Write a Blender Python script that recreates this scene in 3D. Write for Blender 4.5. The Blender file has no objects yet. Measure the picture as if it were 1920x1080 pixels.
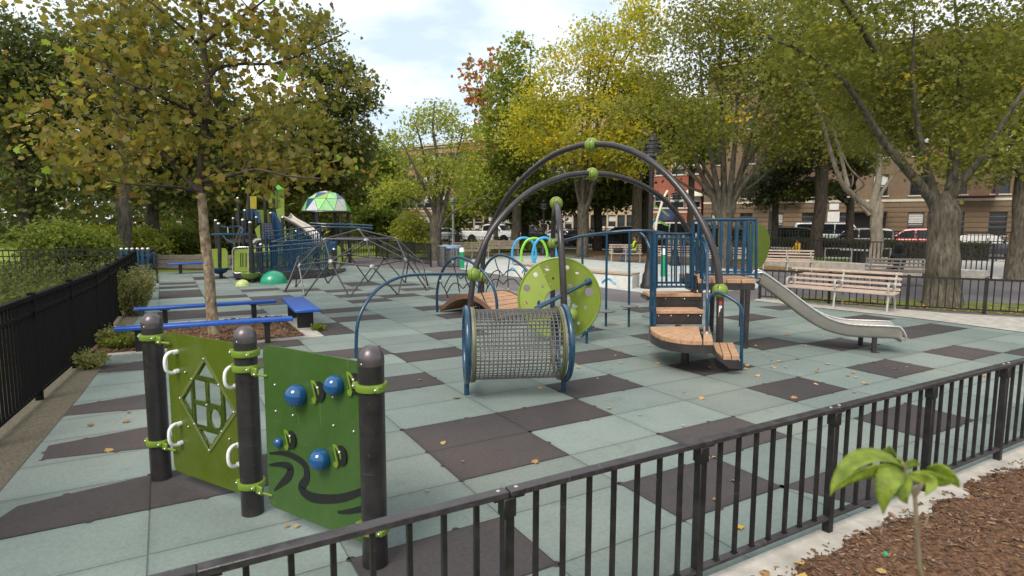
import bpy, math, random
import numpy as np
from mathutils import Vector, Matrix

# ------------------------------------------------------------------ camera, world, sun, exposure
SC = bpy.context.scene
COL = SC.collection
EYE = 2.0
FPX, PITCH, ROLL = 1117.03, 0.108761, 0.003318
_cp, _sp, _cr, _sr = math.cos(PITCH), math.sin(PITCH), math.cos(ROLL), math.sin(ROLL)
FWD = np.array([0, _cp, -_sp]); _u0 = np.array([0, _sp, _cp]); _r0 = np.array([1.0, 0, 0])
RGT = _cr*_r0 + _sr*_u0; UPV = -_sr*_r0 + _cr*_u0
cam_d = bpy.data.cameras.new('camera'); cam = bpy.data.objects.new('camera', cam_d); COL.objects.link(cam)
cam.matrix_world = Matrix(((RGT[0], UPV[0], -FWD[0], 0), (RGT[1], UPV[1], -FWD[1], 0), (RGT[2], UPV[2], -FWD[2], EYE), (0, 0, 0, 1)))
cam_d.sensor_width = 36.0; cam_d.lens = FPX*36.0/1920.0
cam_d.clip_start = 0.05; cam_d.clip_end = 2000
cam_d.dof.use_dof = True; cam_d.dof.focus_distance = 9.0; cam_d.dof.aperture_fstop = 4.8
SC.camera = cam

SUN_EL, SUN_AZ = math.radians(50), math.radians(-150)     # azimuth of the sun seen from above, from +Y clockwise
W = bpy.data.worlds.new('World'); SC.world = W; W.use_nodes = True
nt = W.node_tree; nt.nodes.clear()
def wn(t): return nt.nodes.new(t)
sky = wn('ShaderNodeTexSky'); sky.sky_type = 'NISHITA'; sky.sun_disc = False
sky.sun_elevation = SUN_EL; sky.sun_rotation = SUN_AZ; sky.air_density = 1.0; sky.dust_density = 1.2
tc = wn('ShaderNodeTexCoord'); sep = wn('ShaderNodeSeparateXYZ'); nt.links.new(tc.outputs['Generated'], sep.inputs[0])
mx = wn('ShaderNodeMath'); mx.operation = 'MAXIMUM'; mx.inputs[1].default_value = 0.0; nt.links.new(sep.outputs[2], mx.inputs[0])
ad = wn('ShaderNodeMath'); ad.operation = 'ADD'; ad.inputs[1].default_value = 0.22; nt.links.new(mx.outputs[0], ad.inputs[0])
dv = wn('ShaderNodeVectorMath'); dv.operation = 'DIVIDE'
cb = wn('ShaderNodeCombineXYZ'); [nt.links.new(ad.outputs[0], cb.inputs[i]) for i in range(3)]
nt.links.new(tc.outputs['Generated'], dv.inputs[0]); nt.links.new(cb.outputs[0], dv.inputs[1])
mp = wn('ShaderNodeMapping'); mp.inputs['Location'].default_value = (3.1, 1.3, 0.2); mp.inputs['Scale'].default_value = (1.0, 1.25, 1.0); nt.links.new(dv.outputs[0], mp.inputs[0])
nz = wn('ShaderNodeTexNoise'); nz.inputs['Scale'].default_value = 1.15; nz.inputs['Detail'].default_value = 9; nz.inputs['Roughness'].default_value = 0.56
nt.links.new(mp.outputs[0], nz.inputs['Vector'])
rp = wn('ShaderNodeValToRGB'); rp.color_ramp.elements[0].position = 0.40; rp.color_ramp.elements[1].position = 0.64
rp.color_ramp.elements[0].color = (0, 0, 0, 1)
nt.links.new(nz.outputs[0], rp.inputs[0])
cl = wn('ShaderNodeMixRGB'); cl.inputs['Color2'].default_value = (9.7, 9.5, 9.3, 1)
# thin high veil everywhere, so the blue between the clouds stays pale
vl = wn('ShaderNodeMixRGB'); vl.inputs[0].default_value = 0.78; vl.inputs['Color2'].default_value = (5.8, 6.9, 7.7, 1)
nt.links.new(sky.outputs[0], vl.inputs['Color1']); nt.links.new(vl.outputs[0], cl.inputs['Color1']); nt.links.new(rp.outputs[0], cl.inputs[0])
bg = wn('ShaderNodeBackground'); bg.inputs[1].default_value = 0.10; wo = wn('ShaderNodeOutputWorld')
nt.links.new(cl.outputs[0], bg.inputs[0]); nt.links.new(bg.outputs[0], wo.inputs[0])

sun_d = bpy.data.lights.new('sun', 'SUN'); sun_d.energy = 2.1; sun_d.angle = math.radians(28); sun_d.color = (1, 0.93, 0.82)
sun = bpy.data.objects.new('sun', sun_d); COL.objects.link(sun)
_sd = Vector((math.sin(SUN_AZ)*math.cos(SUN_EL), math.cos(SUN_AZ)*math.cos(SUN_EL), math.sin(SUN_EL)))
sun.rotation_euler = _sd.to_track_quat('Z', 'Y').to_euler(); sun.location = _sd*100
SC.view_settings.view_transform = 'Standard'; SC.view_settings.look = 'None'
SC.view_settings.exposure = 0.58; SC.view_settings.gamma = 1.0
SC.cycles.max_bounces = 6; SC.cycles.transparent_max_bounces = 12; SC.cycles.transmission_bounces = 4
SC.cycles.use_denoising = True

# ------------------------------------------------------------------ measuring: a spot of the photograph -> a point of the place
def ray(x, y): return (x-960)*RGT - (y-540)*UPV + FPX*FWD
def gp(x, y, z=0.0):                       # on the level z
    d = ray(x, y); t = (z-EYE)/d[2]; return Vector((t*d[0], t*d[1], z))
def dp(x, y, Y):                           # at the distance Y
    d = ray(x, y); t = Y/d[1]; return Vector((t*d[0], Y, EYE+t*d[2]))
def pp(x, y, A, B):                        # on the upright plane through A and B
    d = ray(x, y); n = np.array([-(B[1]-A[1]), B[0]-A[0]])
    t = (n[0]*A[0]+n[1]*A[1])/(n[0]*d[0]+n[1]*d[1]); return Vector((t*d[0], t*d[1], EYE+t*d[2]))
def V(*a): return Vector(a)

# ------------------------------------------------------------------ materials
MATS = {}
def mat(name, base, rough=0.5, metal=0.0, var=0.12, scale=6.0, bump=0.0, bscale=60.0, spec=0.5, coat=0.0, c2=None, emit=None, alpha=None, rvar=0.1, trans=0.0):
    if name in MATS: return MATS[name]
    m = bpy.data.materials.new(name); m.use_nodes = True; t = m.node_tree; b = t.nodes['Principled BSDF']; L = t.links.new
    b.inputs['Roughness'].default_value = rough; b.inputs['Metallic'].default_value = metal
    b.inputs['Specular IOR Level'].default_value = spec; b.inputs['Coat Weight'].default_value = coat
    co = t.nodes.new('ShaderNodeTexCoord')
    n = t.nodes.new('ShaderNodeTexNoise'); n.inputs['Scale'].default_value = scale; n.inputs['Detail'].default_value = 6; n.inputs['Roughness'].default_value = 0.62
    L(co.outputs['Object'], n.inputs['Vector'])
    r = t.nodes.new('ShaderNodeValToRGB'); r.color_ramp.elements[0].position = 0.32; r.color_ramp.elements[1].position = 0.68
    lo = [max(0, c*(1-var)) for c in base]; hi = [min(1, c*(1+var)) for c in (c2 or base)]
    r.color_ramp.elements[0].color = (*lo, 1); r.color_ramp.elements[1].color = (*hi, 1)
    L(n.outputs[0], r.inputs[0]); L(r.outputs[0], b.inputs['Base Color'])
    mr = t.nodes.new('ShaderNodeMapRange'); mr.inputs[1].default_value = 0.3; mr.inputs[2].default_value = 0.7
    mr.inputs[3].default_value = max(0.02, rough-rvar); mr.inputs[4].default_value = min(1, rough+rvar)
    L(n.outputs[0], mr.inputs[0]); L(mr.outputs[0], b.inputs['Roughness'])
    if bump > 0:
        n2 = t.nodes.new('ShaderNodeTexNoise'); n2.inputs['Scale'].default_value = bscale; n2.inputs['Detail'].default_value = 5
        L(co.outputs['Object'], n2.inputs['Vector'])
        bp = t.nodes.new('ShaderNodeBump'); bp.inputs['Strength'].default_value = bump; bp.inputs['Distance'].default_value = 0.02
        L(n2.outputs[0], bp.inputs['Height']); L(bp.outputs[0], b.inputs['Normal'])
    if trans: b.inputs['Transmission Weight'].default_value = trans; b.inputs['IOR'].default_value = 1.3
    MATS[name] = m; return m
def nodes(m): return m.node_tree, m.node_tree.nodes, m.node_tree.links.new
def wear(m, scratch=(.5, .5, .48), dust=(.30, .27, .22), amt=.5, dfac=.14, sc=1.0):     # fine scratches and blotchy dust on a used surface
    t, N, L = nodes(m); b = N['Principled BSDF']; src = b.inputs['Base Color'].links[0].from_socket; co = N.new('ShaderNodeTexCoord'); prev = src
    for rot, st in ((.5, (70*sc, 70*sc, 3*sc)), (-.9, (5*sc, 5*sc, 90*sc)), (1.3, (60*sc, 9*sc, 60*sc))):
        mp_ = N.new('ShaderNodeMapping'); mp_.inputs['Rotation'].default_value = (rot, rot*.6, rot*1.7); mp_.inputs['Scale'].default_value = st; L(co.outputs['Object'], mp_.inputs[0])
        n = N.new('ShaderNodeTexNoise'); n.inputs['Scale'].default_value = 1; n.inputs['Detail'].default_value = 2; L(mp_.outputs[0], n.inputs[0])
        r = N.new('ShaderNodeMapRange'); r.inputs[1].default_value = .70; r.inputs[2].default_value = .78; r.inputs[4].default_value = amt; L(n.outputs[0], r.inputs[0])
        x = N.new('ShaderNodeMixRGB'); x.inputs['Color2'].default_value = (*scratch, 1); L(prev, x.inputs['Color1']); L(r.outputs[0], x.inputs[0]); prev = x.outputs[0]
    n = N.new('ShaderNodeTexNoise'); n.inputs['Scale'].default_value = 4.5*sc; n.inputs['Detail'].default_value = 9; n.inputs['Roughness'].default_value = .7; L(co.outputs['Object'], n.inputs[0])
    r = N.new('ShaderNodeMapRange'); r.inputs[1].default_value = .45; r.inputs[2].default_value = .75; r.inputs[4].default_value = dfac*2; L(n.outputs[0], r.inputs[0])
    x = N.new('ShaderNodeMixRGB'); x.inputs['Color2'].default_value = (*dust, 1); L(prev, x.inputs['Color1']); L(r.outputs[0], x.inputs[0]); L(x.outputs[0], b.inputs['Base Color'])

M_BLACK = mat('black_iron', (0.008, 0.0075, 0.008), 0.5, 0.0, 0.25, 9, 0.05, 160)
M_BRONZE = mat('bronze_powder_coat', (0.050, 0.043, 0.045), 0.30, 0.35, 0.12, 5, 0.03, 300)
M_POST = mat('dark_post_paint', (0.017, 0.0145, 0.016), 0.36, 0.0, 0.18, 7, 0.04, 200, coat=0.15)
M_BLUE = mat('navy_powder_coat', (0.006, 0.046, 0.098), 0.28, 0.0, 0.10, 5, coat=0.3)
M_BENCH = mat('bright_blue_plastic', (0.008, 0.085, 0.42), 0.42, 0.0, 0.12, 7, 0.03, 120)
M_LIME = mat('lime_plastic', (0.175, 0.25, 0.028), 0.38, 0.0, 0.08, 5, coat=0.1)
M_LIME2 = mat('lime_clamp', (0.150, 0.235, 0.020), 0.42, 0.0, 0.10, 8)
M_WHEEL = mat('apple_green_plastic', (0.170, 0.228, 0.018), 0.36, 0.0, 0.06, 3)
M_PANEL_A = mat('olive_green_plastic', (0.074, 0.110, 0.006), 0.33, 0.0, 0.07, 2)
M_PANEL_B = mat('leaf_green_plastic', (0.038, 0.092, 0.014), 0.36, 0.0, 0.07, 2)
M_INK = mat('black_plastic', (0.008, 0.009, 0.009), 0.45)
M_BALL = mat('glossy_blue_plastic', (0.006, 0.075, 0.21), 0.10, 0.0, 0.05, 3, coat=0.6, rvar=0.03)
M_STEEL = mat('bare_steel', (0.62, 0.60, 0.57), 0.30, 0.9, 0.1, 20)
M_SLIDE = mat('brushed_slide_steel', (0.40, 0.365, 0.33), 0.46, 0.55, 0.10, 3)
M_GREYMET = mat('grey_painted_mesh', (0.175, 0.165, 0.16), 0.38, 0.35, 0.12, 8)
M_WHITE = mat('white_plastic', (0.82, 0.82, 0.80), 0.35)
M_DECK = mat('red_cedar_composite', (0.42, 0.235, 0.130), 0.62, 0.0, 0.14, 14, 0.12, 90, c2=(0.49, 0.285, 0.165))
M_CONC = mat('pale_concrete', (0.40, 0.372, 0.33), 0.85, 0.0, 0.24, 5, 0.25, 45, spec=0.25)
M_CONC2 = mat('grey_concrete', (0.40, 0.385, 0.355), 0.85, 0.0, 0.16, 3, 0.2, 40, spec=0.25)
M_BENCHW = mat('weathered_bench_slat', (0.44, 0.34, 0.275), 0.72, 0.0, 0.18, 9, 0.15, 50)
M_BENCHL = mat('pale_bench_casting', (0.42, 0.42, 0.40), 0.6, 0.1, 0.12, 9)
M_ROPE = mat('dark_rope', (0.018, 0.018, 0.020), 0.8)
M_GLASSC = mat('scratched_clear_panel', (0.80, 0.84, 0.82), 0.12, trans=1.0, var=0.03)
M_GLASSC.node_tree.nodes['Principled BSDF'].inputs['IOR'].default_value = 1.05
M_PANE = mat('dark_window_pane', (0.022, 0.026, 0.030), 0.08, 0.0, 0.3, 1.5, rvar=0.05)
M_RUBBER = mat('tyre_rubber', (0.013, 0.013, 0.013), 0.8)

wear(M_PANEL_A, (.26, .30, .10), (.20, .20, .10), .45, .10); wear(M_PANEL_B, (.20, .28, .14), (.14, .16, .10), .45, .10); wear(M_WHEEL, (.34, .38, .16), (.28, .27, .14), .4, .10)
wear(M_POST, (.16, .15, .15), (.10, .09, .08), .4, .14); wear(M_BLACK, (.10, .08, .07), (.06, .05, .042), .5, .16); wear(M_BENCH, (.10, .22, .55), (.16, .18, .24), .35, .10); wear(M_BLUE, (.08, .13, .18), (.07, .08, .09), .4, .10)
wear(M_BRONZE, (.17, .16, .16), (.12, .105, .09), .35, .14); wear(M_DECK, (.60, .42, .32), (.30, .22, .16), .4, .16); wear(M_SLIDE, (.62, .60, .57), (.30, .27, .24), .4, .14)
# ------------------------------------------------------------------ mesh builder
class MB:
    def __init__(s): s.v = []; s.f = []; s.mi = []
    def add(s, vs, fs, mi=0):
        o = len(s.v); s.v.extend([tuple(v) for v in vs]); s.f.extend([tuple(i+o for i in f) for f in fs]); s.mi.extend([mi]*len(fs)); return s
    def box(s, c, size, rz=0.0, mi=0, R=None, bev=0.0):
        x, y, z = size[0]/2, size[1]/2, size[2]/2
        if R is None: R = Matrix.Rotation(rz, 3, 'Z')
        c = Vector(c)
        if bev <= 0:
            vs = [c+R@Vector((sx*x, sy*y, sz*z)) for sz in (-1, 1) for sx, sy in ((-1, -1), (1, -1), (1, 1), (-1, 1))]
            return s.add(vs, [(3, 2, 1, 0), (4, 5, 6, 7), (0, 1, 5, 4), (1, 2, 6, 5), (2, 3, 7, 6), (3, 0, 4, 7)], mi)
        b = min(bev, x*.9, y*.9, z*.9)
        rings = []
        for zz, k in ((-z, b), (-z+b, 0), (z-b, 0), (z, b)):
            ring = []
            for sx, sy, o in ((-1, -1, 0), (1, -1, 1), (1, 1, 0), (-1, 1, 1)):
                p = [(sx*(x-b), sy*(y-k)), (sx*(x-k), sy*(y-b))]
                if o == 0: p = [(sx*(x-k), sy*(y-b)), (sx*(x-b), sy*(y-k))]
                ring += [(q[0], q[1]) for q in p]
            rings.append([c+R@Vector((q[0], q[1], zz)) for q in ring])
        vs = sum(rings, []); fs = []
        for k in range(3):
            for i in range(8): fs.append((k*8+i, k*8+(i+1) % 8, k*8+8+(i+1) % 8, k*8+8+i))
        fs.append(tuple(reversed(range(8)))); fs.append(tuple(range(24, 32)))
        return s.add(vs, fs, mi)
    def tube(s, pts, r, n=10, mi=0, caps=True, closed=False, flat=None):
        pts = [Vector(p) for p in pts]; k = len(pts)
        rs = r if isinstance(r, (list, tuple)) else [r]*k
        tang = []
        for i in range(k):
            a = pts[(i-1) % k] if (closed or i > 0) else pts[i]; b = pts[(i+1) % k] if (closed or i < k-1) else pts[i]
            d = (b-a); tang.append(d.normalized() if d.length > 1e-9 else Vector((0, 0, 1)))
        t0 = tang[0]; ref = Vector((0, 0, 1)) if abs(t0.z) < 0.9 else Vector((1, 0, 0))
        u = t0.cross(ref).normalized(); vs = []
        for i in range(k):
            t = tang[i]; u = (u-t*u.dot(t))
            u = u.normalized() if u.length > 1e-6 else t.orthogonal().normalized()
            w = t.cross(u)
            for j in range(n):
                a = 2*math.pi*j/n+(math.pi/4 if n == 4 else 0); vs.append(pts[i]+(u*math.cos(a)+w*math.sin(a))*rs[i])
        fs = []
        for i in range(k if closed else k-1):
            for j in range(n):
                a, b = i*n+j, i*n+(j+1) % n; i2 = (i+1) % k; c, d = i2*n+(j+1) % n, i2*n+j
                fs.append((a, b, c, d))
        if caps and not closed:
            fs.append(tuple(reversed(range(n)))); fs.append(tuple(range((k-1)*n, k*n)))
        return s.add(vs, fs, mi)
    def cyl(s, p0, p1, r0, r1=None, n=14, mi=0): return s.tube([p0, p1], [r0, r0 if r1 is None else r1], n, mi)
    def lathe(s, c, prof, n=20, mi=0, axis=(0, 0, 1), sx=1.0, sy=1.0):
        ax = Vector(axis).normalized(); q = Vector((0, 0, 1)).rotation_difference(ax); c = Vector(c); vs = []; fs = []
        for r, z in prof:
            for j in range(n):
                a = 2*math.pi*j/n; vs.append(c+q@Vector((max(r, 1e-4)*math.cos(a)*sx, max(r, 1e-4)*math.sin(a)*sy, z)))
        k = len(prof)
        for i in range(k-1):
            for j in range(n): fs.append((i*n+j, i*n+(j+1) % n, (i+1)*n+(j+1) % n, (i+1)*n+j))
        fs.append(tuple(reversed(range(n)))); fs.append(tuple(range((k-1)*n, k*n)))
        return s.add(vs, fs, mi)
    def sphere(s, c, r, n=18, mi=0, sz=1.0, sx=1.0, sy=1.0, lo=-1.0):
        m = n//2; a0 = math.asin(lo)
        prof = [(r*math.cos(a0+(math.pi/2-a0)*i/m), r*sz*math.sin(a0+(math.pi/2-a0)*i/m)) for i in range(m+1)]
        return s.lathe(c, prof, n, mi, sx=sx, sy=sy)
    def prism(s, poly, d0, d1, O=(0, 0, 0), X=(1, 0, 0), Y=(0, 0, 1), mi=0):
        O, X, Y = Vector(O), Vector(X), Vector(Y); N = X.cross(Y); k = len(poly)
        vs = [O+X*p[0]+Y*p[1]+N*d0 for p in poly]+[O+X*p[0]+Y*p[1]+N*d1 for p in poly]
        fs = [tuple(reversed(range(k))), tuple(range(k, 2*k))]+[(i, (i+1) % k, k+(i+1) % k, k+i) for i in range(k)]
        return s.add(vs, fs, mi)
    def holed(s, outer, holes, d0, d1, O=(0, 0, 0), X=(1, 0, 0), Y=(0, 0, 1), mi=0):   # flat plate with holes
        from mathutils.geometry import tessellate_polygon
        O, X, Y = Vector(O), Vector(X), Vector(Y); N = X.cross(Y)
        loops = [outer]+holes; flat = [p for l in loops for p in l]
        tr = tessellate_polygon([[Vector((p[0], p[1], 0)) for p in l] for l in loops]); k = len(flat)
        vs = [O+X*p[0]+Y*p[1]+N*d0 for p in flat]+[O+X*p[0]+Y*p[1]+N*d1 for p in flat]; fs = []
        for a, b, c in tr:
            (x0, y0), (x1, y1), (x2, y2) = flat[a], flat[b], flat[c]
            if (x1-x0)*(y2-y0)-(x2-x0)*(y1-y0) < 0: b, c = c, b
            fs += [(c, b, a), (a+k, b+k, c+k)]
        o = 0
        for l in loops:
            m = len(l); ar = sum(l[i][0]*l[(i+1) % m][1]-l[(i+1) % m][0]*l[i][1] for i in range(m))
            flip = (ar > 0) != (l is outer)
            for i in range(m):
                a, b = o+i, o+(i+1) % m; q = (a, b, b+k, a+k)
                fs.append(tuple(reversed(q)) if flip else q)
            o += m
        return s.add(vs, fs, mi)
    def sheet(s, pts, mi=0):
        return s.add(pts, [tuple(range(len(pts)))], mi)
    def build(s, name, mats, parent=None, world=False, smooth=True, ang=38, loc=None):
        me = bpy.data.meshes.new(name); vs = s.v
        if parent is not None and world:
            inv = MW[parent.name].inverted(); vs = [inv@Vector(v) for v in vs]
        if loc is not None: vs = [(v[0]-loc[0], v[1]-loc[1], v[2]-loc[2]) for v in vs]
        me.from_pydata([tuple(v) for v in vs], [], s.f)
        if not isinstance(mats, (list, tuple)): mats = [mats]
        for m in mats: me.materials.append(m)
        if len(mats) > 1: me.polygons.foreach_set('material_index', s.mi)
        if smooth:
            me.polygons.foreach_set('use_smooth', [True]*len(s.f)); me.set_sharp_from_angle(angle=math.radians(ang))
        me.update()
        o = bpy.data.objects.new(name, me); COL.objects.link(o)
        if parent is not None: o.parent = parent; MW[o.name] = MW.get(parent.name, Matrix())
        else:
            if loc is not None: o.location = loc
            MW[o.name] = Matrix.Translation(o.location)
        return o
MW = {}
def tag(o, label=None, cat=None, group=None, kind=None):
    if label: o['label'] = label
    if cat: o['category'] = cat
    if group: o['group'] = group
    if kind: o['kind'] = kind
    return o
def thing(name, label, cat, loc=(0, 0, 0), rz=0.0, group=None):
    o = bpy.data.objects.new(name, None); COL.objects.link(o); o.empty_display_size = 0.2
    o.location = loc; o.rotation_euler = (0, 0, rz)
    MW[o.name] = Matrix.Translation(Vector(loc)) @ Matrix.Rotation(rz, 4, 'Z')
    return tag(o, label, cat, group)
def dup(root, loc, rz=0.0, label=None, group=None, scale=None):
    r = root.copy(); COL.objects.link(r); r.location = loc; r.rotation_euler = (0, 0, rz)
    if scale: r.scale = scale
    if label: r['label'] = label
    if group: r['group'] = group
    MW[r.name] = Matrix.Translation(Vector(loc)) @ Matrix.Rotation(rz, 4, 'Z')
    for ch in list(root.children):
        c = ch.copy(); COL.objects.link(c); c.parent = r
        for gc in list(ch.children):
            d = gc.copy(); COL.objects.link(d); d.parent = c
    return r
def circle(r, n=24, cx=0, cy=0, a0=0.0): return [(cx+r*math.cos(a0+2*math.pi*i/n), cy+r*math.sin(a0+2*math.pi*i/n)) for i in range(n)]
def smoothpts(pts, k=6, closed=False):        # Catmull-Rom through the points
    P = [Vector(p) for p in pts]; n = len(P); out = []
    rng = range(n) if closed else range(n-1)
    for i in rng:
        p0 = P[(i-1) % n] if (closed or i > 0) else P[0]*2-P[1]; p1 = P[i]; p2 = P[(i+1) % n]
        p3 = P[(i+2) % n] if (closed or i < n-2) else P[-1]*2-P[-2]
        for j in range(k):
            t = j/k; out.append(0.5*((2*p1)+(p2-p0)*t+(2*p0-5*p1+4*p2-p3)*t*t+(3*p1-p0-3*p2+p3)*t*t*t))
    if not closed: out.append(P[-1])
    return out
def rrect(w, h, r, n=5, cx=0, cy=0):          # rounded rectangle outline
    out = []
    for sx, sy, a0 in ((1, 1, 0), (-1, 1, 90), (-1, -1, 180), (1, -1, 270)):
        for i in range(n+1):
            a = math.radians(a0+90*i/n); out.append((cx+sx*(w/2-r)+r*math.cos(a), cy+sy*(h/2-r)+r*math.sin(a)))
    return out
# ------------------------------------------------------------------ ground, rubber tiles, paths, beds
rnd = random.Random(7)
K = EYE/1.7
GO = V(-0.902101*K, 4.756245*K, 0); GA = 0.528786; TU, TV = 0.885316*K, 0.561774*K
DA = V(math.cos(GA), math.sin(GA), 0); DB = V(math.sin(GA), -math.cos(GA), 0)
def grid(u, v, z=0.0): p = GO+DA*(u*TU)+DB*(v*TV); return V(p.x, p.y, z)
def uv(p): d = p-GO; return d.dot(DA)/TU, d.dot(DB)/TV

# soil and grass, one sheet to the horizon
m = bpy.data.materials.new('park_soil'); m.use_nodes = True; t, N, L = nodes(m); b = N['Principled BSDF']; b.inputs['Roughness'].default_value = 0.95; b.inputs['Specular IOR Level'].default_value = 0.1
co = N.new('ShaderNodeTexCoord'); n1 = N.new('ShaderNodeTexNoise'); n1.inputs['Scale'].default_value = 0.22; n1.inputs['Detail'].default_value = 8; n2 = N.new('ShaderNodeTexNoise'); n2.inputs['Scale'].default_value = 9; n2.inputs['Detail'].default_value = 8
L(co.outputs['Object'], n1.inputs[0]); L(co.outputs['Object'], n2.inputs[0])
r1 = N.new('ShaderNodeValToRGB'); e = r1.color_ramp.elements; e[0].position = .40; e[0].color = (.105, .085, .055, 1); e[1].position = .56; e[1].color = (.125, .175, .030, 1); L(n1.outputs[0], r1.inputs[0])
mm = N.new('ShaderNodeMixRGB'); mm.blend_type = 'MULTIPLY'; mm.inputs[0].default_value = .8
r2 = N.new('ShaderNodeValToRGB'); r2.color_ramp.elements[0].color = (.45, .42, .38, 1); r2.color_ramp.elements[1].color = (1.4, 1.4, 1.3, 1); L(n2.outputs[0], r2.inputs[0])
L(r1.outputs[0], mm.inputs[1]); L(r2.outputs[0], mm.inputs[2]); L(mm.outputs[0], b.inputs['Base Color'])
bp = N.new('ShaderNodeBump'); bp.inputs['Strength'].default_value = .6; L(n2.outputs[0], bp.inputs['Height']); L(bp.outputs[0], b.inputs['Normal'])
M_SOIL = m
g_ = MB(); g_.sheet([(900*math.cos(a), 900*math.sin(a)+80, -0.03) for a in [2*math.pi*i/48 for i in range(48)]])
tag(g_.build('ground', M_SOIL, smooth=False), kind='structure')

# asphalt of the play yard and the paths beyond
m = bpy.data.materials.new('path_asphalt'); m.use_nodes = True; t, N, L = nodes(m); b = N['Principled BSDF']; b.inputs['Roughness'].default_value = .9; b.inputs['Specular IOR Level'].default_value = .25
co = N.new('ShaderNodeTexCoord'); n1 = N.new('ShaderNodeTexNoise'); n1.inputs['Scale'].default_value = .5; n1.inputs['Detail'].default_value = 8; n2 = N.new('ShaderNodeTexNoise'); n2.inputs['Scale'].default_value = 70
L(co.outputs['Object'], n1.inputs[0]); L(co.outputs['Object'], n2.inputs[0])
r1 = N.new('ShaderNodeValToRGB'); e = r1.color_ramp.elements; e[0].position = .3; e[0].color = (.105, .094, .098, 1); e[1].position = .7; e[1].color = (.165, .150, .152, 1); L(n1.outputs[0], r1.inputs[0])
mm = N.new('ShaderNodeMixRGB'); mm.blend_type = 'OVERLAY'; mm.inputs[0].default_value = .45; L(r1.outputs[0], mm.inputs[1]); L(n2.outputs[0], mm.inputs[2]); L(mm.outputs[0], b.inputs['Base Color'])
M_ASPH = m
yard = [gp(640, 498), gp(1150, 575), gp(1440, 572), gp(1424, 561.5), V(11.2, 12.6, 0), V(17, 9.2, 0), V(30, 9, 0), V(26, 22, 0), V(13.4, 28.5, 0), V(9, 36, 0), V(1, 40, 0), V(-2.5, 34, 0), V(-5.6, 33, 0), gp(760, 478), gp(650, 484)]
a_ = MB(); a_.sheet([(p[0], p[1], -0.012) for p in yard]); tag(a_.build('asphalt_yard', M_ASPH, smooth=False), kind='structure')

# rubber safety tiles
FD = V(math.cos(math.radians(30.0)), math.sin(math.radians(30.0)), 0); FN = V(FD.y, -FD.x, 0); FB = V(2.06, 3.69, 0)      # near fence: direction, outward normal, a base point
TF = [V(-2.6, 0.6, 0), V(-5.98, 8.0, 0), V(-6.68, 9.5, 0), V(-10.75, 17.0, 0)]            # tall fence on the far side of the yard, from us to its far end
rub = [FB+FD*11-FN*.03, FB-FD*4.9-FN*.03, V(-3.55, 3.6, 0), gp(150, 741), gp(208, 662), gp(256, 598), gp(273, 524), gp(300, 511), gp(395, 508), V(-11, 25, 0), V(-8.5, 29, 0), gp(640, 498), gp(800, 507), gp(870, 522), gp(960, 545),
       gp(1180, 568), gp(1412, 564), gp(1490, 573), gp(1697, 595), gp(1770, 604), gp(1920, 624), V(17, 10.5, 0)]
DARKPX = [(840, 800), (960, 850), (1040, 770), (1490, 727), (1670, 689), (1307, 679), (1238, 639), (1123, 671), (1117, 620), (1376, 597), (1416, 645), (1194, 585), (1559, 640), (1687, 628), (1754, 658), (1628, 592), (1467, 573.5), (1755, 609),
          (1110, 718), (1320, 910), (1370, 800), (1500, 915), (1700, 780), (686, 566), (659, 556), (733, 555), (758, 543), (788, 534), (718, 534), (630, 545), (577, 542), (653, 532), (640, 583), (667, 595), (615, 607), (807, 577), (820, 559), (843, 597), (823, 625), (857, 551), (805, 666), (672, 663), (768, 717), (635, 625), (565, 645),
          (445, 557), (497, 543), (377, 585), (322, 597), (367, 555), (367, 545), (365, 538), (318, 532), (312, 552), (365, 520), (365, 524), (285, 525), (285, 530), (468, 589), (518, 569), (528, 559), (230, 694), (230, 756), (230, 842), (220, 945), (350, 915), (500, 680), (480, 560)]
def inside(p, poly):
    c = False; n = len(poly)
    for i in range(n):
        a, b2 = poly[i], poly[(i+1) % n]
        if (a[1] > p[1]) != (b2[1] > p[1]) and p[0] < (b2[0]-a[0])*(p[1]-a[1])/(b2[1]-a[1])+a[0]: c = not c
    return c
dark = set()
for x, y in DARKPX:
    q = gp(x, y); u, v = uv(q)
    if x < 300 and y > 660: v = v/0.935
    dark.add((math.floor(u), math.floor(v)))
for c in ((0, 0), (0, 1), (1, 0), (2, -1), (4, 1), (6, 1), (2, 2), (-1, 3), (9, 2), (8, 4), (-3, 0), (-2, 0)): dark.add(c)
r_ = MB(); iR = Matrix.Rotation(-GA, 3, 'Z')
def loc(p): q = iR@(V(p[0], p[1], 0)-GO); return (q.x, q.y, p[2] if len(p) > 2 else 0.0)
r_.sheet([loc((p[0], p[1], 0.0)) for p in rub], 0)
for (u, v) in dark:
    cs = [grid(u, v), grid(u+1, v), grid(u+1, v+1), grid(u, v+1)]
    ins = [inside(c, rub) for c in cs]
    if not all(ins):
        if not any(ins): continue
        ctr = (cs[0]+cs[2])/2
        if not inside(ctr, rub): continue
        f0, f1 = 0.0, 1.0
        cs = [c if i else ctr+(c-ctr)*0.55 for c, i in zip(cs, ins)]
    r_.sheet([loc((c.x, c.y, 0.004)) for c in cs], 1)
    if cs[0].y < 15:
        for (a, b2, nn) in ((cs[0], cs[1], -DB), (cs[1], cs[2], DA), (cs[2], cs[3], DB), (cs[3], cs[0], -DA)):   # interlocking tabs
            ln = (b2-a).length; k = 3 if ln > .8 else 2
            for j in range(k+1):
                out = (j+u+v) % 2 == 0
                c = a.lerp(b2, (j+.02)/(k+.04)); rr = 0.026
                ang = math.atan2(nn.y, nn.x)
                pts = [c+V(math.cos(ang+w), math.sin(ang+w), 0)*rr for w in [math.radians(d) for d in range(-90, 91, 30)]]
                if out: r_.sheet([loc((p.x, p.y, 0.0045)) for p in pts], 1)
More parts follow.
